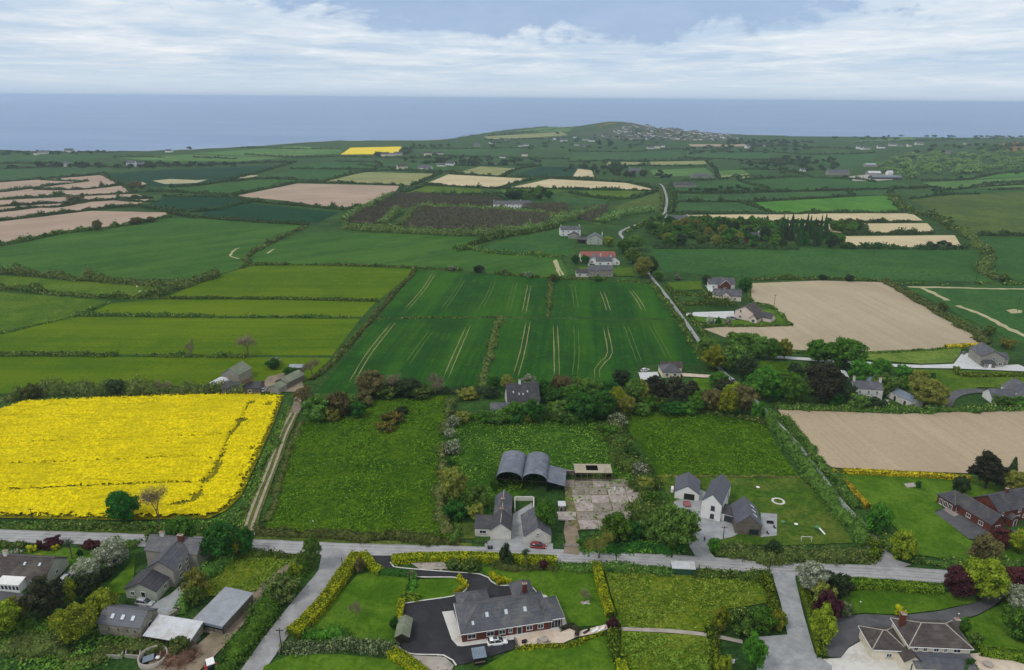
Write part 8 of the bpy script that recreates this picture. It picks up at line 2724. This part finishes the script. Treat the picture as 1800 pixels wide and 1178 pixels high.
for u, vb, vt, lab in ((496, 1151, 1105, "dark utility pole at the lower end of the golden hedge"), (602, 998, 980, "dark short pole at the road junction"), (60, 924, 893, "utility pole at the yellow field's lower left"), (1258, 1150, 1102, "utility pole beside the garden path"),
                       (1352, 1004, 980, "utility pole at the gravel drive entrance"), (1271, 948, 925, "thin pole before the white house"), (1424, 822, 798, "dark pole beside the right hand lane"), (1360, 542, 518, "pole at the edge of the large tilled field"), (1534, 462, 440, "thin pole in the wide green crop"), (1714, 500, 477, "dark pole at the right field corner"),
                       (1788, 548, 522, "pole in the bare patch of the right field"), (1487, 490, 473, "thin pole behind the large tilled field"), (1304, 492, 474, "pole above the roadside houses"), (825, 891, 872, "thin pole in the rank scrub by the cottage"), (1083, 988, 968, "post on the verge below the slab yard")):
 pole(u, vb, vt, lab, arm=vb - vt > 20)
for u, vb, vt, lab in ((1509, 1078, 1058, "garden lamp post on the cream house lawn"), (1681, 1098, 1079, "garden lamp post beside the cream house drive"), (1780, 716, 692, "white lamp post at the right edge house"), (552, 936, 916, "thin white marker post in the meadow")):
 root, H = pole(u, vb, vt, lab, False, B["steel"], .06, "lamp_post", "lamp")
 V, T = ICO1
 link("lamp_head", mesh_np("lamp_head", V * .2 + np.array([0, 0, H]), None, T), B["frame"], root)
r, L = place("washing_line", "white rotary washing line by the bottom paddock hedge", "washing line", (1286, 1172), (1290, 1172))
bars("pole", [((0, 0, -.1), (0, 0, 2.2))], B["steel"], r, .05)
bars("arm", [((0, 0, 1.6), (1.2 * math.cos(a), 1.2 * math.sin(a), 2.2)) for a in (0, 1.57, 3.14, 4.71)], B["steel"], r, .03)
box("white_sheet", -.4, .5, -.03, .03, .9, 2.0, B["frame"], r)


# ------------------------------------------------------------------ garden and yard pieces
def prim(name, kind, parent, m, loc, r1, r2, hgt, seg=16):
 bm = bmesh.new()
 bmesh.ops.create_cone(bm, cap_ends=True, segments=seg, radius1=r1, radius2=r2, depth=hgt, matrix=Matrix.Translation((loc[0], loc[1], loc[2] + hgt / 2)))
 return bm_obj(name, bm, m, parent, .02)


def ring(name, parent, m, r_out, r_in, hgt, z=0.0, n=28):
 V, Q = [], []
 for i in range(n):
  a = 2 * math.pi * i / n
  c, s = math.cos(a), math.sin(a)
  V += [(r_out * c, r_out * s, z), (r_out * c, r_out * s, z + hgt), (r_in * c, r_in * s, z + hgt), (r_in * c, r_in * s, z)]
  b, d = i * 4, ((i + 1) % n) * 4
  Q += [(b, d, d + 1, b + 1), (b + 1, d + 1, d + 2, b + 2), (b + 2, d + 2, d + 3, b + 3)]
 return link(name, mesh_np(name, V, Q), m, parent)


def rockery(px, n, label, seed):
 rng = np.random.default_rng(seed)
 q, P = scatter_px(px, n, rng)
 c = q.mean(0)
 root = empty("rockery", (c[0], c[1], 0))
 tag(root, label, "rockery")
 o = sheet("gravel_bed", px, RO["conc"], parent=root)
 o.location = (-c[0], -c[1], 0)
 mats = [B["stone"], B["grey"], mat_plain("pale_rock", C(186, 180, 170), .2, 1.5)]
 for i, (x, y) in enumerate(q):
  V, T = ICO1
  s = rng.uniform(.25, .7)
  v = V * rng.uniform(.7, 1.2, (len(V), 1)) * np.array([s, s * rng.uniform(.6, 1), s * .6])
  o = link("rock", mesh_np("rock", v, None, T), mats[i % 3], root, (x - c[0], y - c[1], s * .2))
  o.rotation_euler = (0, 0, rng.uniform(0, 6))


rockery([(722, 1154), (782, 1157), (798, 1172), (792, 1185), (745, 1178)], 34, "grey rock garden at the bottom of the black drive", 1)
rockery([(722, 992), (780, 989), (788, 1002), (740, 1003)], 26, "rock garden between drive and roadside hedge", 2)
rockery([(1588, 852), (1606, 850), (1610, 857), (1594, 859)], 12, "small grey rockery on the brick house lawn", 3)
rockery([(1022, 1060), (1034, 1058), (1035, 1063), (1024, 1065)], 10, "small stone pile on the bungalow's back lawn", 4)
# rubble heap, tanks
rng = np.random.default_rng(8)
p = at(315, 1158)
root = empty("rubble_heap", p)
tag(root, "brown heap of rubble and brush beside the dirt track", "heap")
V, T = ICO2
v = V * np.array([4.2, 3.2, 1.9]) * rng.uniform(.8, 1.15, (len(V), 1))
v[:, 2] = np.maximum(v[:, 2], -.1)
link("mound", mesh_np("mound", v, None, T), mat_plain("heap_soil", C(110, 84, 68), .35, 1.2, stain=C(84, 66, 54)), root)
P = V[rng.integers(0, len(V), 900)] * np.array([4.3, 3.3, 2.0]) + rng.normal(size=(900, 3)) * .35
P = P[P[:, 2] > 0]
lv, lq = leaf_quads(P, unit(len(P), rng), .6, rng, .3)
tag(link("brushwood", mesh_np("brushwood", lv, lq), mat_leaf("brush_twigs", C(92, 66, 54), C(140, 108, 88), None, 0, .1, 0), root), None, None, None, "stuff")
p = at(270, 1160)
root = empty("round_tank", p)
tag(root, "round concrete tank with tarpaulin at the bottom left", "tank")
ring("tank_wall", root, B["conc"], 3.0, 2.7, 1.3)
prim("tank_floor", "c", root, B["dark"], (0, 0, .05), 2.7, 2.7, .1, 24)
o = box("tarpaulin", -1.9, .4, -.9, .8, .9, 1.05, B["blueg"], root)
o.rotation_euler = (.12, -.2, .3)
o = box("white_sack", .7, 1.6, -.6, .2, .7, 1.1, B["frame"], root, .15)
p = at(304, 1100)
root = empty("round_feeder", p)
tag(root, "round metal cattle feeder behind the tin lean-to", "feeder")
ring("base_ring", root, B["steel"], 1.15, 1.10, .5, .0)
ring("top_rail", root, B["steel"], 1.15, 1.08, .08, 1.0)
for k in range(10):
 a = 2 * math.pi * k / 10
 bars("upright", [((1.12 * math.cos(a), 1.12 * math.sin(a), .4), (1.12 * math.cos(a), 1.12 * math.sin(a), 1.05))], B["steel"], root, .035, 5)
# patio furniture at the bungalow
r, L = place("patio_table", "round stone table on the bungalow patio", "table", (956, 1128), (960, 1127))
prim("table_top", "c", r, B["conc"], (0, 0, .68), .9, .9, .1, 20)
prim("pedestal", "c", r, B["conc"], (0, 0, 0), .35, .25, .68)


def seat(u, v, label, m, name="patio_chair", rot=0.0, group=None, low=False):
 r = empty(name, at(u, v), rot)
 tag(r, label, "chair", group)
 L_ = 1.6 if low else .55
 box("seat", -.3, .3, -L_ / 2, L_ / 2, .36, .44, m, r, .02)
 o = box("backrest", -.3, .3, -.04, .04, 0, .62, m, r, .02)
 o.location, o.rotation_euler = (0, L_ / 2, .4), (-.35, 0, 0)
 for sx in (-.25, .25):
  for sy_ in (-L_ / 2 + .06, L_ / 2 - .06):
   box("leg", sx - .03, sx + .03, sy_ - .03, sy_ + .03, 0, .37, m, r)
 return r


for i, (u, v) in enumerate(((946, 1131), (966, 1130), (955, 1122))):
 seat(u, v, "stone coloured chair at the round patio table", B["conc"], rot=i * 2.1, group="chairs at the round patio table")
seat(1030, 1113, "black garden lounger, left of three by the golden hedge", B["black"], "lounger", -.9, None, True)
seat(1045, 1111, "white and black lounger, middle of three", B["frame"], "lounger", -.9, None, True)
seat(1056, 1109, "white and black lounger nearest the golden hedge", B["frame"], "lounger", -.9, None, True)
r, L = place("barbecue", "black barbecue frame at the left of the patio", "barbecue", (918, 1134), (926, 1132))
box("grill", 0, 1.2, 0, .6, .8, .9, B["black"], r)
for x in (.06, 1.14):
 for y in (.06, .54):
  box("leg", x - .03, x + .03, y - .03, y + .03, 0, .8, B["black"], r)
box("shelf", .05, 1.15, .05, .55, .3, .34, B["black"], r)
# white house garden toys and furniture
r, L = place("football_goal", "white football goal on the worn lawn", "goal", (1408, 953), (1426, 954))
bars("goal_frame", [((0, 0, 0), (0, 0, 1.8)), ((0, 0, 1.8), (L, 0, 1.8)), ((L, 0, 1.8), (L, 0, 0)), ((0, 0, 1.8), (0, 1.2, 0)), ((L, 0, 1.8), (L, 1.2, 0)), ((0, 1.2, 0), (L, 1.2, 0))], B["frame"], r, .07)
grn = mat_flat("play_green", C(70, 140, 96), .5)
r, L = place("slide", "green plastic slide and climbing frame on the worn lawn", "slide", (1437, 936), (1446, 930))
box("platform", 0, 1.1, 0, 1.1, 1.2, 1.3, grn, r)
for x in (.06, 1.04):
 for y in (.06, 1.04):
  box("leg", x - .05, x + .05, y - .05, y + .05, 0, 1.9, grn, r)
o = box("chute", -.3, .3, -2.2, 0, -.04, .04, B["frame"], r)
o.location, o.rotation_euler = (.55, 0, 1.25), (.5, 0, 0)
bars("ladder", [((.2, 1.15, 1.2), (.2, 1.7, 0)), ((.9, 1.15, 1.2), (.9, 1.7, 0)), ((.2, 1.4, .6), (.9, 1.4, .6))], grn, r, .05)
for u, v, lab in ((1376, 920, "small green seesaw near the gravel patio"), (1399, 924, "small white play table on the worn lawn"), (1332, 859, "white garden toy on the upper lawn")):
 r = empty("play_table", at(u, v))
 tag(r, lab, "toy")
 prim("top", "c", r, B["frame"] if "white" in lab else grn, (0, 0, .5), .55, .55, .08)
 for a in (0, 2.1, 4.2):
  prim("leg", "c", r, grn, (.4 * math.cos(a), .4 * math.sin(a), 0), .05, .05, .5, 6)
root = empty("sand_ring", at(1368, 882))
tag(root, "pale ring of stones round a weedy bed on the worn lawn", "flower bed")
ring("stone_edge", root, B["old"], 2.0, 1.3, .25)
prim("weedy_bed", "c", root, M["paddock"], (0, 0, 0), 1.3, 1.3, .15, 20)
for u, v, l_, lab in ((1378, 855, 2.4, "white plank lying on the weedy corner, upper"), (1408, 871, 5.0, "long white plank edging the weedy corner")):
 r = empty("plank", at(u, v), .05)
 tag(r, lab, "plank")
 box("board", -l_ / 2, l_ / 2, -.2, .2, .02, .12, B["old"], r, .01)
r, L = place("garden_sofa", "dark outdoor sofa set on the gravel patio", "sofa", (1348, 922), (1360, 923))
box("seat", 0, L, 0, .8, .1, .45, B["black"], r, .04)
box("backrest", 0, L, .66, .85, .45, .85, B["black"], r, .04)
for x in (0, L - .15):
 box("armrest", x, x + .15, 0, .66, .45, .65, B["black"], r, .03)
for u, v, lab in ((1350, 940, "black patio chair by the stone gable"), (1362, 930, "black patio chair at the gravel patio's edge")):
 seat(u, v, lab, B["black"], rot=.6)
# bins, tanks, trampoline
for u, v, lab in ((859, 966, "black wheeled bin at the cottage gate, left"), (864, 966, "black wheeled bin at the cottage gate, right")):
 r = empty("wheeled_bin", at(u, v))
 tag(r, lab, "bin")
 lofted("bin_body", [(-.28, [(-.26, .1), (.26, .1), (.3, 1.0), (-.3, 1.0)]), (.28, [(-.26, .1), (.26, .1), (.3, 1.0), (-.3, 1.0)])], B["black"], r)
 box("lid", -.34, .34, -.34, .34, 1.0, 1.08, B["black"], r, .02)
 for x in (-.2, .2):
  prim("wheel", "c", r, B["rubber"], (x, .25, 0), .1, .1, .2, 8)
r, L = place("oil_tank", "dark teal oil tank beside the cream house wing", "tank", (1531, 1144), (1541, 1145))
box("tank_body", 0, 1.2, 0, 2.0, .25, 1.5, mat_flat("teal_plastic", C(40, 84, 90), .5), r, .2)
box("plinth", -.1, 1.3, -.1, 2.1, 0, .24, B["conc"], r)
r, L = place("trampoline", "blue rimmed trampoline behind the brick house", "trampoline", (1800, 868), (1806, 868))
ring("rim_pad", r, mat_flat("pad_blue", C(90, 130, 180), .6), 1.8, 1.45, .1, .75)
prim("mat", "c", r, B["black"], (0, 0, .78), 1.45, 1.45, .03, 24)
for k in range(6):
 a = k * math.pi / 3
 bars("leg", [((1.7 * math.cos(a), 1.7 * math.sin(a), 0), (1.7 * math.cos(a), 1.7 * math.sin(a), .78))], B["steel"], r, .04)
r, L = place("picnic_table", "grey oval table on the paving by the cream house", "table", (1728, 1170), (1742, 1172))
prim("table_top", "c", r, B["conc"], (.8, 0, .7), 1.0, 1.0, .07, 20)
for x in (.3, 1.3):
 prim("leg", "c", r, B["dwood"], (x, 0, 0), .06, .06, .7, 6)
sheet("patio", [(1700, 1152), (1720, 1150), (1760, 1158), (1800, 1170), (1800, 1290), (1700, 1290)], RO["pave"], "pinkish paving right of the cream house", "patio")
# old white tanks in the slab yard
for u, v, lab in ((1081, 862, "white drum at the slab yard's back edge"), (1145, 898, "white drum at the slab yard's right edge"), (1127, 922, "pale drum at the slab yard's lower edge")):
 r = empty("drum", at(u, v))
 tag(r, lab, "drum")
 prim("drum_body", "c", r, B["frame"], (0, 0, .3), .42, .42, .9, 14)
 prim("drum_lid", "c", r, B["steel"], (0, 0, 1.2), .38, .38, .05, 14)
r, L = place("feed_trough", "white roofed feed store at the slab yard's left", "shed", (982, 898), (990, 898))
vol(r, 0, L + .6, 0, 2.0, 1.6, .3, "shed", B["stoned"], B["tinw"], .15)
door(r, "f", .8, .8, 1.3, 0)
# flower pots at the bungalow wall, cordylines
pot = mat_flat("terracotta", C(150, 88, 70), .8)


def cordyline(u, vb, vt, label):
 p = at(u, vb)
 H = height_for(p, vt)
 root = empty("cordyline", p)
 tag(root, label, "palm")
 V, Q, T = join([tube([(0, 0, -.2), (.1, 0, H * .4), (0, .1, H * .72)], [.2, .16, .13], 7), tube([(.1, 0, H * .4), (-.4, .1, H * .62)], [.12, .09], 6)])
 link("trunk", smooth(mesh_np("trunk", V, Q)), BARKG, root)
 rng = np.random.default_rng(int(u))
 ps = []
 for c, s in ((np.array([0, .1, H * .74]), 1.0), (np.array([-.4, .1, H * .64]), .8)):
  d = unit(110, rng)
  d[:, 2] = np.abs(d[:, 2]) * .9 + d[:, 2] * .25
  ln_ = H * .24 * s
  side = np.cross(d, [0, 0, 1.0]) * .06
  tip = c + d * ln_ + np.array([0, 0, -.18 * ln_])
  mid = c + d * ln_ * .55
  V = np.stack([np.repeat(c[None], 110, 0), mid - side, tip, mid + side], 1).reshape(-1, 3)
  ps.append((V, np.arange(440).reshape(-1, 4), None))
 V, Q, T = join(ps)
 link("crown", mesh_np("crown", V, Q), LEAF["dark"], root)


cordyline(924, 996, 962, "slender cordyline palm over the golden roadside hedge")
cordyline(127, 984, 944, "cordyline palm in the left garden")
# sheep in the narrow strip
wool = mat_plain("sheep_wool", C(226, 220, 204), .1, 3)
for u, v, rot, lab in ((203, 499, .3, "white sheep standing left in the narrow strip"), (241, 505, 2.0, "white sheep in the middle of the narrow strip"), (246, 514, 1.0, "white sheep nearest the lower hedge of the strip"), (40, 506, .5, "white sheep at the left end of the narrow strip")):
 r = empty("sheep", at(u, v), rot)
 tag(r, lab, "sheep")
 bm = bmesh.new()
 sk = {}

 def addv(p, rad):
  vtx = bm.verts.new(p)
  sk[len(bm.verts) - 1] = rad
  return vtx
 sp = [addv((-.55, 0, .72), .26), addv((-.25, 0, .74), .34), addv((.2, 0, .74), .33), addv((.5, 0, .76), .25), addv((.72, 0, .95), .14), addv((.98, 0, .9), .10)]
 for a_, b_ in zip(sp[:-1], sp[1:]):
  bm.edges.new((a_, b_))
 for k, x in ((0, -.05), (3, .0)):
  for s_ in (-1, 1):
   k1 = addv((sp[k].co.x + x, s_ * .17, .42), .09)
   k2 = addv((sp[k].co.x + x + .03, s_ * .17, .22), .055)
   k3 = addv((sp[k].co.x + x, s_ * .17, .02), .05)
   bm.edges.new((sp[k], k1))
   bm.edges.new((k1, k2))
   bm.edges.new((k2, k3))
 me = bpy.data.meshes.new("body")
 bm.to_mesh(me)
 bm.free()
 o = link("body", me, wool, r)
 md = o.modifiers.new("skin", 'SKIN')
 for i_, sv in enumerate(me.skin_vertices[0].data if me.skin_vertices else []):
  sv.radius = (sk[i_], sk[i_])
 o.modifiers.new("sub", 'SUBSURF').levels = 1


# ------------------------------------------------------------------ the person on the gravel drive
def person(u, v, rot, label):
 r = empty("person", at(u, v), rot)
 tag(r, label, "person")
 V, E, R = [], [], []

 def chain(start, pts):
  prev = start
  for p, rad in pts:
   V.append(p)
   R.append(rad)
   E.append((prev, len(V) - 1))
   prev = len(V) - 1
  return prev
 V.append((0, 0, .96))
 R.append((.15, .11))
 chest = chain(0, [((0, 0, 1.12), (.135, .10)), ((0, 0, 1.32), (.165, .115)), ((0, 0, 1.44), (.11, .085))])
 chain(chest, [((0, 0, 1.52), (.055, .055)), ((0, -.01, 1.60), (.075, .085)), ((0, -.02, 1.70), (.078, .095)), ((0, -.01, 1.77), (.045, .055))])
 for s in (-1, 1):
  chain(0, [((s * .09, 0, .88), (.095, .095)), ((s * .11, -.01, .50), (.06, .065)), ((s * .115, .02, .12), (.042, .045)), ((s * .12, -.02, .04), (.042, .04)), ((s * .125, -.15, .035), (.038, .03))])
  wr = chain(chest, [((s * .19, 0, 1.40), (.06, .06)), ((s * .25, .02, 1.14), (.045, .045)), ((s * .25, -.06, .90), (.032, .032)), ((s * .25, -.08, .83), (.035, .022))])
  for k, (dx, ln_) in enumerate(((-.03, .075), (-.01, .09), (.01, .085), (.03, .065))):
   chain(wr, [((s * .25 + dx, -.09, .80), (.009, .009)), ((s * .25 + dx, -.105, .80 - ln_ * .5), (.008, .008)), ((s * .25 + dx, -.10, .80 - ln_), (.007, .007))])
  chain(wr, [((s * .22, -.11, .82), (.010, .010)), ((s * .215, -.13, .785), (.008, .008))])
 me = bpy.data.meshes.new("body")
 me.from_pydata(V, E, [])
 o = link("body", me, None, r)
 t = NT("person_clothes")
 sep = t.n("ShaderNodeSeparateXYZ")
 t.l(t.co, sep.inputs[0])
 c = t.mix(t.rng(sep.outputs[2], .93, .95), C(40, 42, 52), C(34, 34, 38))
 c = t.mix(t.rng(sep.outputs[2], 1.50, 1.52), c, C(196, 150, 128))
 c = t.mix(t.rng(sep.outputs[2], .07, .09), C(30, 28, 28), c)
 t.bsdf(c, .9)
 me.materials.append(t.m)
 o.modifiers.new("skin", 'SKIN').use_smooth_shade = True
 if me.skin_vertices:
  for i_, sv in enumerate(me.skin_vertices[0].data):
   sv.radius = R[i_]
   sv.use_root = i_ == 0
 o.modifiers.new("sub", 'SUBSURF').levels = 1
 Vh, Th = ICO2
 k = (Vh[Th].mean(1)[:, 2] > -.1) | (Vh[Th].mean(1)[:, 1] > .3)
 link("hair", smooth(mesh_np("hair", Vh * np.array([.088, .105, .10]) + np.array([0, 0.0, 1.72]), None, Th[k])), mat_flat("dark_hair", C(48, 38, 32), .8), r)
 for s in (-1, 1):
  link("eye", mesh_np("eye", ICO1[0] * .012 + np.array([s * .03, -.105, 1.67]), None, ICO1[1]), B["black"], r)


person(1238, 953, 2.6, "person in dark clothes standing on the gravel drive")

# ------------------------------------------------------------------ air
def build_haze():
 bm = bmesh.new()
 box_bm(bm, -60000, 60000, -400, 47000, -75, 125)
 t = bpy.data.materials.new("haze_air")
 t.use_nodes = True
 nt = t.node_tree
 nt.nodes.clear()
 out = nt.nodes.new("ShaderNodeOutputMaterial")
 v = nt.nodes.new("ShaderNodeVolumePrincipled")
 v.inputs['Color'].default_value = (0.72, 0.85, 1.0, 1)
 v.inputs['Density'].default_value = HAZE
 v.inputs['Anisotropy'].default_value = 0.45
 nt.links.new(v.outputs[0], out.inputs['Volume'])
 o = bm_obj("haze", bm, t, None)
 tag(o, "thin blue haze over the land and sea", "haze", None, "stuff")


HAZE = 0.9e-4
build_haze()
